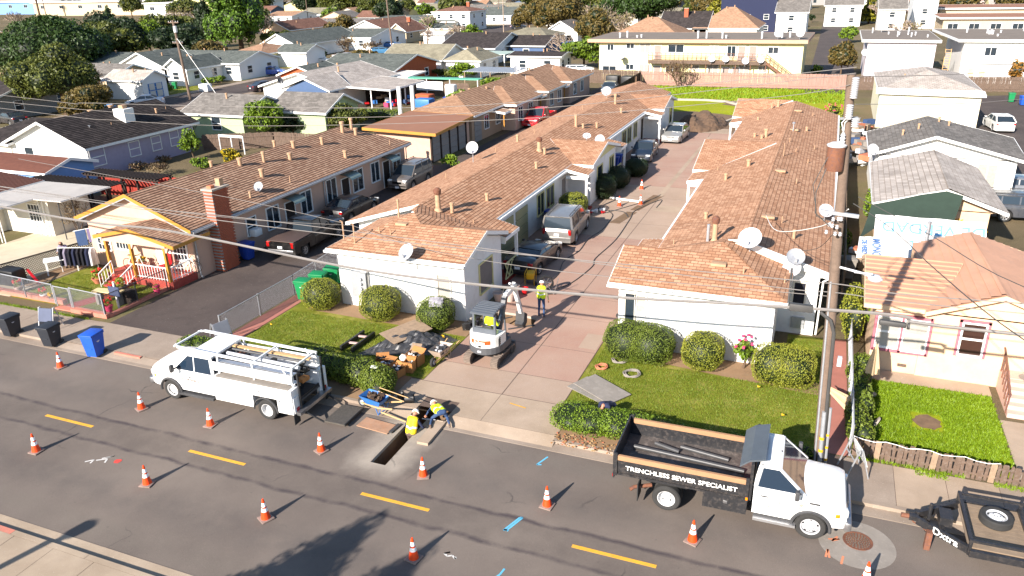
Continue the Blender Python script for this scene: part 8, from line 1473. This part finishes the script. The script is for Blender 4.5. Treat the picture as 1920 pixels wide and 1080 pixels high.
for i,(x,y)in enumerate(((-22.9,25.9),(-22.2,28.2),(-.2,25.5),(-12.6+.0,28.9),(-1.2,27.3))):o=MB();o.tube([(0,0,0),(0,0,.25)],.006,M['steel'],4);o.prism([(0,0,.16),(.12,0,.2),(0,0,.25)],(0,.004,0),M['yellow']);tag(o.build('marker_flag',None,(x,y,0)),['small yellow flag alone on the left lawn','yellow marker flag by the leftmost round bush','yellow marker flag near the right end of the right lawn','small yellow flag beside the excavator blade','yellow flag before the boxy clipped bush'][i],'flag')
sh=MB();vs=[]
for i in range(9):
 for j in range(7):vs.append((i*.08-.32+rand(-.03,.03),j*.09-.27+rand(-.03,.03),.0+rand(-.03,.05)-.3*((i/8-.5)**2+(j/6-.5)**2)))
sh.add(vs,[(i*7+j,(i+1)*7+j,(i+1)*7+j+1,i*7+j+1)for i in range(8)for j in range(6)],P('grey_shirt','#8d8a90',.95,.1));tag(sh.build('shirt',None,(-15.3,28.1,1.5)),'grey shirt thrown over the darkest round bush','shirt')
bpy.data.objects['shirt'].rotation_euler=(R(35),0,.3)
chair=thing('armchair','red cushioned armchair on the porch of the tan duplex','chair',(-32.3,29.2,.42),-.2);MB().cbox((0,0,.42),(.5,.5,.14),M['redplastic'],0,.04).build('seat',chair,(0,0,0));o=MB().cbox((0,.26,.75),(.5,.12,.6),M['redplastic'],0,.04).build('backrest',chair,(0,0,0));b=MB();[b.beam((sx*.26,sy*.24,0),(sx*.26,sy*.24,.6),.03,.03,M['darkmetal'])for sx in(1,-1)for sy in(1,-1)];stuff(b.build('legs',chair,(0,0,0)))
def bike(x,y,z,rz,lab):
 t=thing('bicycle',lab,'bicycle',(x,y,z),rz)
 for dx in(-.5,.5):q=MB();q.tube([(dx+.32*math.cos(a),0,.33+.32*math.sin(a))for a in np.arange(0,6.28,.35)],.018,M['rubber'],5,closed=True);[q.beam((dx,0,.33),(dx+.31*math.cos(a),0,.33+.31*math.sin(a)),.006,.006,M['steel'])for a in np.arange(0,6.28,.52)];q.build('wheel',t,(0,0,0))
 b=MB();[b.tube([p,q],.018,M['white'],6)for p,q in(((-.5,0,.33),(-.1,0,.33)),((-.1,0,.33),(-.25,0,.82)),((-.1,0,.33),(.35,0,.78)),((-.25,0,.75),(.35,0,.8)),((.5,0,.33),(.33,0,.9)),((-.5,0,.33),(-.23,0,.72)))];b.build('frame',t,(0,0,0));MB().tube([(.3,-.25,.95),(.33,0,.92),(.3,.25,.95)],.015,M['black'],6).build('handlebar',t,(0,0,0));MB().cbox((-.27,0,.86),(.22,.12,.05),M['black'],0,.02).build('saddle',t,(0,0,0))
bike(-34.3,29.0,.42,.1,'white bicycle standing on the left side of the porch');bike(-31.2,29.5,.42,.5,'bicycle at the right end of the tan duplex porch')
tb=thing('table','white topped outdoor table in the shaded side yard at left','table',(-39.2,28.3,0),.9);MB().cbox((0,0,.8),(1.7,.8,.05),M['white']).build('table_top',tb,(0,0,0));
for sx in(1,-1):
 for sy in(1,-1):MB().beam((sx*.75,sy*.32,0),(sx*.75,sy*.32,.78),.07,.07,M['white']).build('leg',tb,(0,0,0))
rk=thing('clothes_rack','clothes rack hung with dark and white shirts beside the small lawn','clothes rack',(-38.1,28.6,0),.35);b=MB();b.tube([(-1.1,0,0),(-1.1,0,1.45),(1.0,0,1.45),(1.0,0,0)],.02,M['white'],6);b.build('frame',rk,(0,0,0))
for k,mm in enumerate(('darkcloth','greyknit','darkcloth','navy','darkcloth','darkcloth','navy','whitecloth')):
 x=-.95+k*.25;b=MB();w=.27
 b.prism([(x-.03,-w,.45),(x+.06,w,.4),(x+.03,w*.9,1.2),(x,.12,1.42),(x,-.12,1.42),(x-.02,-w*.9,1.22)],(.09,.03,0),M[mm]);b.build('garment',rk,(0,0,0))
rl=thing('clothes_line','blue and purple laundry hung on a line at the corner of the tan duplex','laundry',(-39.2,30.4,0));MB().tube([(-.7,-.4,1.8),(.8,.4,2.05)],.02,M['white'],6).build('rod',rl,(0,0,0));MB().prism([(-.6,-.35,.9),(-.1,-.05,.95),(-.1,-.05,1.9),(-.6,-.35,1.8)],(.03,-.05,0),M['denim']).build('garment',rl,(0,0,0));MB().prism([(-.05,0,1.1),(.65,.35,1.15),(.65,.35,2.0),(-.05,0,1.9)],(.03,-.05,0),M['lilaccloth']).build('garment',rl,(0,0,0))
lt=thing('lattice_fence','dark brown lattice fence along the concrete drive at left','fence',(-41.0,24.8,0));b=MB()
for k in range(60):
 u=k*.14-1
 for s in(1,-1):
  a=max(0,u)if s>0 else min(6.2,u+1);c=min(6.2,u+1)if s>0 else max(0,u);za=(a-u)if s>0 else 1-(a-u);zc=(c-u)if s>0 else 1-(c-u)
  if 0<=u+1 and u<=6.2:b.beam((-41+.22*a,24.8+a*.97,.05+za),(-41+.22*c,24.8+c*.97,.05+zc),.01,.035,M['darkwood'])
stuff(b.build('lattice',lt));MB().beam((-41,24.8,1.08),(-39.6,30.8,1.08),.06,.06,M['darkwood']).build('rail',lt)
bb=MB();bb.cbox((0,0,.45),(1.3,.8,.9),M['black'],0,.08);tag(bb.build('covered_grill',None,(-40.2,26.0,0)),'black covered grill against the lattice in the shade','grill');o=MB().cbox((0,0,0),(1.5,.12,.06),M['redplastic'],0).build('red_plank',None,(-38.9,26.3,.45));o.rotation_euler=(0,.4,-.3);tag(o,'red plank leaning beside the covered grill','plank');tag(MB().cbox((0,0,.3),(.15,.15,.6),M['bluemetal'],0,.03).build('blue_canister',None,(-39.1,25.7,0)),'narrow blue canister beside the red plank','canister')
gp=thing('garden_table','pale stone slab table behind the gate with red flowers on it','table',(-32.6,25.6,0),.15);MB().cbox((0,0,.72),(1.6,.45,.07),P('stone_slab','#c9b487',.9,.08)).build('table_top',gp,(0,0,0));[MB().cbox((x,0,.35),(.15,.4,.7),M['gray_board']).build('leg',gp,(0,0,0))for x in(-.6,.6)];planter('red flower bowl on the pale stone slab table',-32.3,25.65,.2,.12,M['black'],.76,'flower_red');o=tag(MB().cbox((0,0,.35),(.55,.45,.7),M['darkwood'],.1,.02).build('dark_crate',None,(-31.75,26.1,0)),'dark crate beside the notice board','crate')
def brolly(label,x,y,ry,rx=0):
 t=thing('closed_umbrella',label,'umbrella',(x,y,0));t.rotation_euler=(rx,ry,0);MB().tube([(0,0,0),(0,0,2.25)],.022,M['darkmetal'],8).build('pole',t,(0,0,0));b=MB();n=12;vs=[(0,0,2.2)]
 for z,r_ in((1.9,.1),(1.4,.2),(.95,.3)):vs+=[(r_*(1 if k%2 else .55)*math.cos(2*math.pi*k/n),r_*(1 if k%2 else .55)*math.sin(2*math.pi*k/n),z)for k in range(n)]
 fs=[(0,1+k,1+(k+1)%n)for k in range(n)]+[(1+i*n+k,1+(i+1)*n+k,1+(i+1)*n+(k+1)%n,1+i*n+(k+1)%n)for i in range(2)for k in range(n)];b.add(vs,fs,M['umbrella']);b.build('canopy',t,(0,0,0));MB().lathe([(0,.0),(.26,.0),(.28,.06),(.06,.1)],M['concrete_lt'],18).build('base',t,(0,0,0))
brolly('closed beige parasol standing beside the peach bungalow fence',2.75,28.4,0);brolly('closed beige parasol fallen against the walkway fence',2.95,26.3,R(-62),R(-12))
def banner(label,x0,y0,ux,vy,w,h,z0,z1,lines):
 t=thing('banner',label,'banner',(x0,y0,z0));U_=Vector(ux).normalized();V_=Vector(vy).normalized();b=MB();n_=U_.cross(V_).normalized();O=Vector((x0,y0,z0));vs=[O+U_*w*i/10+V_*h*j/4+n_*(.03*math.sin(i*1.7+j))for i in range(11)for j in range(5)];b.add(vs,[(i*5+j,(i+1)*5+j,(i+1)*5+j+1,i*5+j+1)for i in range(10)for j in range(4)],M['white']);b.build('sheet',t)
 rot=Matrix((U_,V_,n_)).transposed().to_euler()
 for s,u,v,sz,m,fl in lines:q=text(s,sz,m,t,U_*u+V_*v+n_*.05,rot,bold=.008);q.rotation_euler=(Matrix((U_,V_,n_)).transposed()@Matrix.Rotation(R(180)if fl else 0,3,'Z')).to_euler()
 return t
BL=P('banner_blue','#6cb0dc',.8,.05);banner('white banner with upside down pale blue words behind the tiled bungalow roof',2.95,39.6,(1,.0,0),(0,.75,.66),4.9,2.6,1.6,3,[('DE VERDAD',2.6,1.95,.85,BL,True),('OPOLY',2.3,.95,.85,BL,True)]);banner('white and blue banner strip with dark blue words left of the tiled roof',2.05,36.1,(1,0,0),(.05,.9,.2),2.1,2.0,2.75,3,[('MONO',.75,1.0,.5,P('banner_dark','#5878a8',.8,.05),False),('DE VERD',.25,1.0,.32,M['banner_dark'],False)])
for q in children([o for o in bpy.data.objects if o.name.startswith('banner')and o.location.y<37][0]):
 if q.name.startswith('lettering'):q.rotation_euler=(q.rotation_euler.to_matrix()@Matrix.Rotation(R(-90),3,'Z')).to_euler()
nt_=thing('shade_net','dark green shade net slung from the gable of the cream bungalow','shade net',(3,44,0));b=MB();cs=[((2.4,42.4,1.7),(2.9,44.9,2.9)),((3.3,42.9,2.35),(3.9,44.9,3.2)),((4.6,43.1,2.35),(5.2,44.95,3.62)),((5.9,43.2,2.3),(6.4,45.0,3.9)),((6.6,43.3,2.25),(7.2,45.0,3.7))]
vs=[Vector(a).lerp(Vector(c),j/5)-Vector((0,0,.25*math.sin(math.pi*j/5)))for a,c in cs for j in range(6)];b.add(vs,[(i*6+j,(i+1)*6+j,(i+1)*6+j+1,i*6+j+1)for i in range(len(cs)-1)for j in range(5)],M['shade_net'],smooth=True);b.build('net',nt_);[MB().beam((x,42.9,0),(x,42.95,2.3),.1,.1,M['wood']).build('post',nt_)for x in(3.6,4.9,6.1)];MB().beam((3.3,42.9,2.35),(7.0,43.0,2.25),.08,.08,M['wood']).build('beam',nt_)
b=MB()
for _ in range(40):b.cbox((rand(2.4,4.6),rand(41.6,44.5),rand(.2,1.0)),(rand(.2,.7),rand(.2,.6),rand(.1,.5)),random.choice((M['gray_board'],M['white'],M['wood'],M['insul'],M['terracotta'])),rand(0,3))
stuff(b.build('yard_clutter'),'heap of stored junk under the dark green shade net','clutter');bin_('grey green bin between the pole and the cream bungalow',M['gray_board'],2.0,40.8,.2,0,1.15)
b=MB();b.cbox((0,0,.5),(1.1,.8,.9),P('grill_black',(.02,.02,.02),.4,.2),0,.2);tag(b.build('covered_grill',None,(8.3,39.6,.6)),'black cover over a grill behind the tiled roof at the right edge','grill');b=MB();b.cbox((0,0,0),(1.6,.05,.5),M['yellow']);o=tag(b.build('banner',None,(8.0,38.9,1.9)),'yellow and pink banner at the right behind the tiled roof','banner');text('HAPPY',.25,M['flower_pink'],o,(0,-.04,0),(R(90),R(180),0))
b=MB()
for _ in range(70):b.cbox((rand(2.0,4.2),rand(66,84),rand(.1,1.2)),(rand(.2,1.2),rand(.2,.9),rand(.1,.6)),random.choice((M['gray_board'],M['white'],M['wood'],M['insul'],M['terracotta'],M['denim'])),rand(0,3))
stuff(b.build('yard_clutter'),'strip of stored junk behind the big pole beside the cream building','clutter');b=MB()
for _ in range(40):b.cbox((rand(-54,-48.5),rand(84,90),rand(.1,1.0)),(rand(.2,.9),rand(.2,.7),rand(.1,.6)),random.choice((M['bluemetal'],M['white'],M['wood'],M['redplastic'],M['flower_pink'],M['denim'])),rand(0,3))
stuff(b.build('yard_clutter'),'colourful junk stored under the back porch of the blue house','clutter')
b=MB();nx=30;vs=[]
for i in range(nx+1):
 for j in range(nx+1):u,v=i/nx*2-1,j/nx*2-1;d=max(0,1-(u*u+v*v));vs.append((-11.9+u*2.6+rand(-.05,.05),82.3+v*4.2+rand(-.08,.08),-.02+1.15*d**.8*(1+.25*math.sin(u*7+v*5))+rand(-.07,.07)*(d>0)))
b.add(vs,[(i*(nx+1)+j,(i+1)*(nx+1)+j,(i+1)*(nx+1)+j+1,i*(nx+1)+j+1)for i in range(nx)for j in range(nx)],M['mound']);tag(b.build('dirt_mound'),'brown heap of dug earth beyond the red driveway','dirt mound')
tr=thing('garden_trellis','green topped trellis frame with white cloth in front of the salmon house yard','trellis',(-54,95,0));MB().box(-54.5,95.2,2.2,-43.2,96.8,2.3,P('trellis_green','#5ea88a',.5,.1)).build('canopy',tr);[MB().box(x,95.2,0,x+.1,95.3,2.2,M['white']).build('post',tr)for x in(-54.4,-51,-47.5,-43.4)];MB().box(-53.9,95.15,.7,-48.5,95.2,1.9,M['white']).build('cloth',tr)
g2=thing('glass_roof','translucent corrugated lean-to roof behind the tan bungalow row','lean-to roof',(-49,103,0));
for k in range(24):MB().box(-49.2+k*.33,103,2.3,-49.2+k*.33+.25,109,2.36,M['galv']).build('sheet',g2)
[MB().box(x,y,0,x+.12,y+.12,2.3,M['wood']).build('post',g2)for x in(-49,-45,-41.5)for y in(103.1,108.8)]
cp=thing('metal_carport','pale green metal carport roof beside the charcoal roofed house','carport',(-60,126,0));MB().box(-60,126,2.4,-52,132,2.5,P('carport_green','#a5b5a8',.5,.06)).build('roof',cp);[MB().box(x,y,0,x+.15,y+.15,2.4,M['white']).build('post',cp)for x in(-59.8,-52.3)for y in(126.1,131.6)]
for i,x in enumerate((-41.3,-40.3)):tag(MB().tube([(x,71+i,0),(x,71+i,4.6)],.22,M['white'],10).build('white_post'),('left' if not i else 'right')+' one of two tall white posts behind the hedge','post')
ga=thing('garden_arch','white garden arch and bench frame in front of the grey fence','arch',(-53,57,0));b=MB();[b.tube([(x,57.0,0),(x,57.0,1.7)],.05,M['white'],6)for x in(-53,-51.6,-50.2)];b.tube([(-53,57,1.7),(-50.2,57,1.7)],.05,M['white'],6);b.tube([(-53,57,1.55),(-50.2,57,1.55)],.03,M['white'],6);b.build('frame',ga)
for lab,x,y,w,d,h,m in(('blue tarp bundle behind the white posts',-46.5,86,2.2,1.6,1.1,'bluemetal'),('orange tarp bundle behind the blue one',-47.6,88.3,2.2,1.4,1.3,'salmon'),('white appliance by the brown yard fence',-46.2,93.0,1.4,1.0,1.9,'white'),('white electrical box on the left street corner',-86.5,92,1.6,1.2,1.1,'white'),('blue tarp canopy by the round juniper',-50,152,5,3,2.4,'bluemetal'),('dark rubbish container in the far alley',-25.9,107.5,1.8,1.8,1.7,'black'),('second dark rubbish container in the far alley',-28.2,107.8,1.8,1.6,1.7,'black')):o=MB();o.cbox((0,0,h/2),(w,d,h),M[m],rand(-.3,.3),.15);tag(o.build('tarp_bundle' if 'tarp' in lab else 'cabinet' if 'box' in lab or 'appl' in lab else 'rubbish_container',None,(x,y,0)),lab,'tarp bundle' if 'tarp' in lab else 'cabinet' if 'box' in lab or 'appl' in lab else 'container')
t=thing('pipe_machine','orange footed pipe pushing machine at the left wall corner of the right white row','machine',(-7.75,32.4,.01),.3);MB().cbox((0,0,.25),(.35,.4,.25),M['orange'],0,.04).build('motor',t,(0,0,0));b=MB();b.tube([(-.1,-.1,.3),(-.05,-.1,1.1),(.1,.1,1.1),(.1,.1,.3)],.02,M['steel'],6);b.lathe([(.15,0),(.18,.05),(.15,.1)],M['steel'],14,Matrix.Translation((0,0,.7))@Matrix.Rotation(R(80),4,'X'));b.build('frame',t,(0,0,0));wheel(t,-.2,-.2,.12,.06,-1,M['steel'],5)
b=MB()
for _ in range(14):b.cbox((rand(-13.9,-13.1),rand(47.6,48.8),rand(.04,.18)),(rand(.1,.3),rand(.1,.2),rand(.06,.2)),random.choice((M['redplastic'],M['white'],M['black'])),rand(0,3))
stuff(b.build('hand_tools'),'red and white hand tools on the ground by the yellow green round bush','tools');b=MB()
for _ in range(16):b.cbox((rand(-14.2,-13.8),rand(28.6,29.4),rand(.05,.3)),(rand(.1,.35),rand(.1,.3),rand(.06,.25)),random.choice((M['black'],M['darkcloth'],M['gray_board'])),rand(0,3))
stuff(b.build('tool_bags'),'dark tool bags at the corner wall behind the excavator','bags')
for p,q in(((-13.7,29.5),(-11.2,29.3)),((-13.2,28.4),(-12.0,30.2))):pass
wire('steel bar laid across the open pit, left one',[(-13.6,29.6,.05),(-12.6,30.6,.05)],.03,'darkmetal','bar');wire('timber laid beside the open pit in front of the worker',[(-12.3,29.3,.04),(-11.3,30.1,.04)],.035,'darkmetal','bar')
t=thing('street_lamp','near side street lamp whose shadow crosses the bottom left pavement','street lamp',(-22.3,2.4,0));MB().tube([(0,0,0),(0,0,5.2)],.12,M['galv'],10).build('lamp_post',t,(0,0,0));MB().lathe([(0,5.0),(.24,5.05),(.26,5.3),(0,5.45)],M['galv'],12).build('lamp_head',t,(0,0,0))
t=thing('road_sign','near side twin post sign casting thin shadows at the bottom left','sign',(-22.7,5.6,0));MB().tube([(0,0,0),(0,0,2.6)],.04,M['galv'],6).build('post',t,(0,0,0));MB().tube([(-.5,0,0),(-.5,0,2.4)],.04,M['galv'],6).build('post',t,(0,0,0));MB().box(-.7,0,2.0,.2,.03,2.6,M['white']).build('sign_panel',t,(0,0,0))
for(x,y,h,r_,lab)in((-15.5,1.3,7.1,2.2,'left near side conifer behind the camera'),(-13.4,.6,7.2,1.7,'right near side conifer behind the camera')):tree(x,y,h,r_,'cypress',lab)
# ------- people
def capsule(b,a,c,ra,rc,m,n=12):
 a,c=Vector(a),Vector(c);d=c-a;L=d.length;d=d.normalized()if L>1e-6 else Vector((0,0,1));T=Matrix.Translation(a)@d.to_track_quat('Z','X').to_matrix().to_4x4()
 pr_=[(ra*math.sin(t),-ra*math.cos(t))for t in(0.01,.5,1.0,1.5)]+[(rc*math.cos(t),L+rc*math.sin(t))for t in(.07,.55,1.05,1.55)];b.lathe(pr_,m,n,T,cap=True)
def fuse(segs,vox,name,parent,grow=0):
 b=MB();
 for a,c,ra,rc,m in segs:capsule(b,a,c,ra+grow,rc+grow,m)
 me0=b.mesh('tmp');o=bpy.data.objects.new('tmp',me0);COL.objects.link(o);md=o.modifiers.new('r','REMESH');md.mode='VOXEL';md.voxel_size=vox;md.use_smooth_shade=True;s=o.modifiers.new('s','SMOOTH');s.factor=.5;s.iterations=2
 me=bpy.data.meshes.new_from_object(o.evaluated_get(bpy.context.evaluated_depsgraph_get()));bpy.data.objects.remove(o);me.name=name;mats=[]
 for sg in segs:
  if sg[4]not in mats:mats.append(sg[4])
 me.materials.clear();[me.materials.append(m)for m in mats];ctr=np.empty(len(me.polygons)*3);me.polygons.foreach_get('center',ctr);ctr=ctr.reshape(-1,3);best=np.full(len(ctr),1e9);idx=np.zeros(len(ctr),int)
 for a,c,ra,rc,m in segs:
  a,c=np.array(a,float),np.array(c,float);d=c-a;t=np.clip(((ctr-a)@d)/(d@d+1e-9),0,1);ds=np.linalg.norm(ctr-(a+t[:,None]*d),axis=1)-(ra+(rc-ra)*t)-grow;k=ds<best;best[k]=ds[k];idx[k]=mats.index(m)
 me.polygons.foreach_set('material_index',idx);me.polygons.foreach_set('use_smooth',[True]*len(idx));q=bpy.data.objects.new(name,me);COL.objects.link(q);q.parent=parent;return q
def person(label,loc,rz,J,top,legs,vest=None,hat=None,skin=None,shoe=None,hair=None):
 t=thing('person',label,'person',loc,rz);V_={k:Vector(v)for k,v in J.items()};sk=skin or M['skin'];shoe=shoe or M['oldwood'];S_=[]
 P0,C0,H0=V_['pelvis'],V_['chest'],V_['head'];sd=V_.get('side',Vector((0,1,0))).normalized();up=(C0-P0).normalized();fwd=sd.cross(up)
 for s in(.07,-.07):S_.append((P0+sd*s,C0+sd*s*1.25,.105,.115,top));
 S_.append((P0+sd*.08,P0-sd*.08,.115,.115,legs));S_.append((C0+sd*.14+up*.05,C0-sd*.14+up*.05,.085,.085,top));N0=C0+up*.14;S_.append((N0,H0,.055,.055,sk));hd=(H0-N0).normalized();S_.append((H0,H0+hd*.07,.088,.095,sk));fc=V_.get('face',fwd);fc=(fc-hd*fc.dot(hd)).normalized();S_.append((H0+fc*.085+hd*.02,H0+fc*.105+hd*.0,.016,.018,sk));S_.append((H0+fc*.04-hd*.055,H0+fc*.05-hd*.05,.045,.045,sk))
 for s in(1,-1):S_.append((H0+sd*.088*s,H0+sd*.09*s+hd*.03,.016,.02,sk))
 for s,k in((1,'l'),(-1,'r')):
  sh=C0+sd*.19*s+up*.05;e,w=V_[k+'elbow'],V_[k+'hand'];S_.append((sh,e,.055,.045,top));S_.append((e,w,.042,.03,top));d=(w-e).normalized();S_.append((w,w+d*.07,.032,.036,sk));a1=d.orthogonal().normalized()
  for i in range(4):o_=a1*(.026*(i-1.5));L=(.055,.07,.065,.05)[i];p1=w+d*.09+o_;p2=p1+d*L*.6+d.cross(a1)*.012;S_.append((p1,p2,.0105,.0105,sk));S_.append((p2,p2+d*L*.45+d.cross(a1)*.025,.0105,.009,sk))
  S_.append((w+d*.02+a1*.035,w+d*.07+a1*.065,.012,.011,sk))
  hp=P0+sd*.09*s;kn,an=V_[k+'knee'],V_[k+'foot'];S_.append((hp,kn,.085,.06,legs));S_.append((kn,an,.058,.042,legs));ff=V_.get('toe',fc);S_.append((an-Vector((0,0,.02)),an+ff*.16-Vector((0,0,.03)),.045,.04,shoe))
 fuse(S_,.014,'body',t)
 if vest:
  Q=[];n=6
  cols=[vest,vest,M['reflect'],vest,vest,vest]
  for i in range(n):a,c=P0.lerp(C0,.1+.85*i/n),P0.lerp(C0,.1+.85*(i+1)/n);[Q.append((a+sd*s,c+sd*s*1.1,.108+.001*i,.112,cols[i]))for s in(.075,-.075)]
  Q.append((C0+sd*.10+up*.05,C0-sd*.10+up*.05,.1,.1,vest));fuse(Q,.016,'vest',t,.022)
 if hat or hair:
  rot=hd.to_track_quat('Z','X').to_matrix().to_4x4();T=Matrix.Translation(H0+hd*.05)@rot;b=MB()
  if hat:b.lathe([(.135,-.005),(.14,.005),(.115,.01),(.11,.06),(.075,.105),(0,.12)],hat,20,T)
  else:b.lathe([(.1,-.05),(.108,.02),(.085,.08),(0,.1)],hair,16,T)
  b.build('hard_hat' if hat else 'hair',t,(0,0,0))
 return t
HW=M['white']
person('worker in yellow safety vest bending in the narrow trench',(-12.45,20.35,-1.0),R(90),dict(pelvis=(0,0,.88),chest=(.22,0,1.28),head=(.42,0,1.47),face=(.7,0,-.7),lelbow=(.28,.32,1.02),lhand=(.52,.28,.92),relbow=(.3,-.34,1.03),rhand=(.5,-.3,.9),lknee=(.1,.1,.46),lfoot=(.02,.1,.07),rknee=(.02,-.1,.46),rfoot=(-.1,-.1,.07),toe=(1,0,0)),M['navy'],M['brownpants'],M['hivis2'],HW)
person('worker in white helmet leaning into the square hole beside the trench',(-11.75,21.35,-.02),R(120),dict(pelvis=(.0,-.05,.34),chest=(.42,.1,.30),head=(.66,.18,.33),face=(.6,.2,-.8),side=(-.25,.97,0),lelbow=(.55,.42,.08),lhand=(.72,.5,-.15),relbow=(.66,-.1,.04),rhand=(.82,.1,-.2),lknee=(.12,.3,.06),lfoot=(-.3,.38,.06),rknee=(.05,-.25,.08),rfoot=(-.38,-.3,.06),toe=(-1,0,.0)),M['denim'],M['denim'],M['hivis'],HW)
person('excavator driver in yellow vest sitting under the grey canopy',(-12.0,26.55,.33),R(88),dict(pelvis=(.12,0,.92),chest=(.12,0,1.36),head=(.18,0,1.6),lelbow=(.2,.3,1.12),lhand=(.42,.25,1.12),relbow=(.2,-.3,1.12),rhand=(.42,-.25,1.12),lknee=(.55,.14,.92),lfoot=(.6,.14,.66),rknee=(.55,-.14,.92),rfoot=(.6,-.14,.66),toe=(1,0,0)),M['hivis'],M['denim'],M['hivis'],HW)
person('worker in yellow vest and jeans standing by the open pit in the driveway',(-11.35,31.15,.01),R(95),dict(pelvis=(0,0,.95),chest=(.06,0,1.38),head=(.12,0,1.62),face=(1,0,-.3),lelbow=(.08,.28,1.15),lhand=(.26,.2,.98),relbow=(-.02,-.3,1.12),rhand=(.08,-.32,.86),lknee=(.05,.12,.5),lfoot=(.0,.13,.08),rknee=(.02,-.12,.5),rfoot=(-.08,-.14,.08),toe=(1,0,0)),P('olive_shirt','#6d6a52',.9,.1),M['denim'],M['hivis'],HW)
person('worker in dark blue top bending down behind the roadside hedge',(-5.95,23.55,.0),R(-110),dict(pelvis=(-.05,0,.55),chest=(.36,0,.72),head=(.58,0,.62),face=(.3,0,-1),lelbow=(.42,.26,.4),lhand=(.5,.2,.15),relbow=(.42,-.26,.4),rhand=(.5,-.2,.15),lknee=(.2,.16,.35),lfoot=(-.1,.15,.07),rknee=(.2,-.16,.35),rfoot=(-.1,-.15,.07),toe=(1,0,0)),M['navy'],M['navy'],None,None,hair=M['navy'])
person('dark haired person in mauve top leaning over the laundry in the left yard',(-39.5,28.9,0),R(-60),dict(pelvis=(0,0,.92),chest=(.12,0,1.3),head=(.24,0,1.5),face=(1,0,-.6),lelbow=(.24,.28,1.1),lhand=(.45,.2,1.1),relbow=(.24,-.28,1.1),rhand=(.45,-.2,1.1),lknee=(.03,.1,.48),lfoot=(0,.1,.08),rknee=(.03,-.1,.48),rfoot=(0,-.1,.08),toe=(1,0,0)),M['greyknit'],M['darkcloth'],None,None,hair=M['hair'])
for o in bpy.data.objects:
 l=o.get('label')
 if l and len(l.split())>16:
  w=l.split()
  for a in('the','a','and','in'):
   while len(w)>16 and a in w:w.remove(a)
  o['label']=' '.join(w[:16])
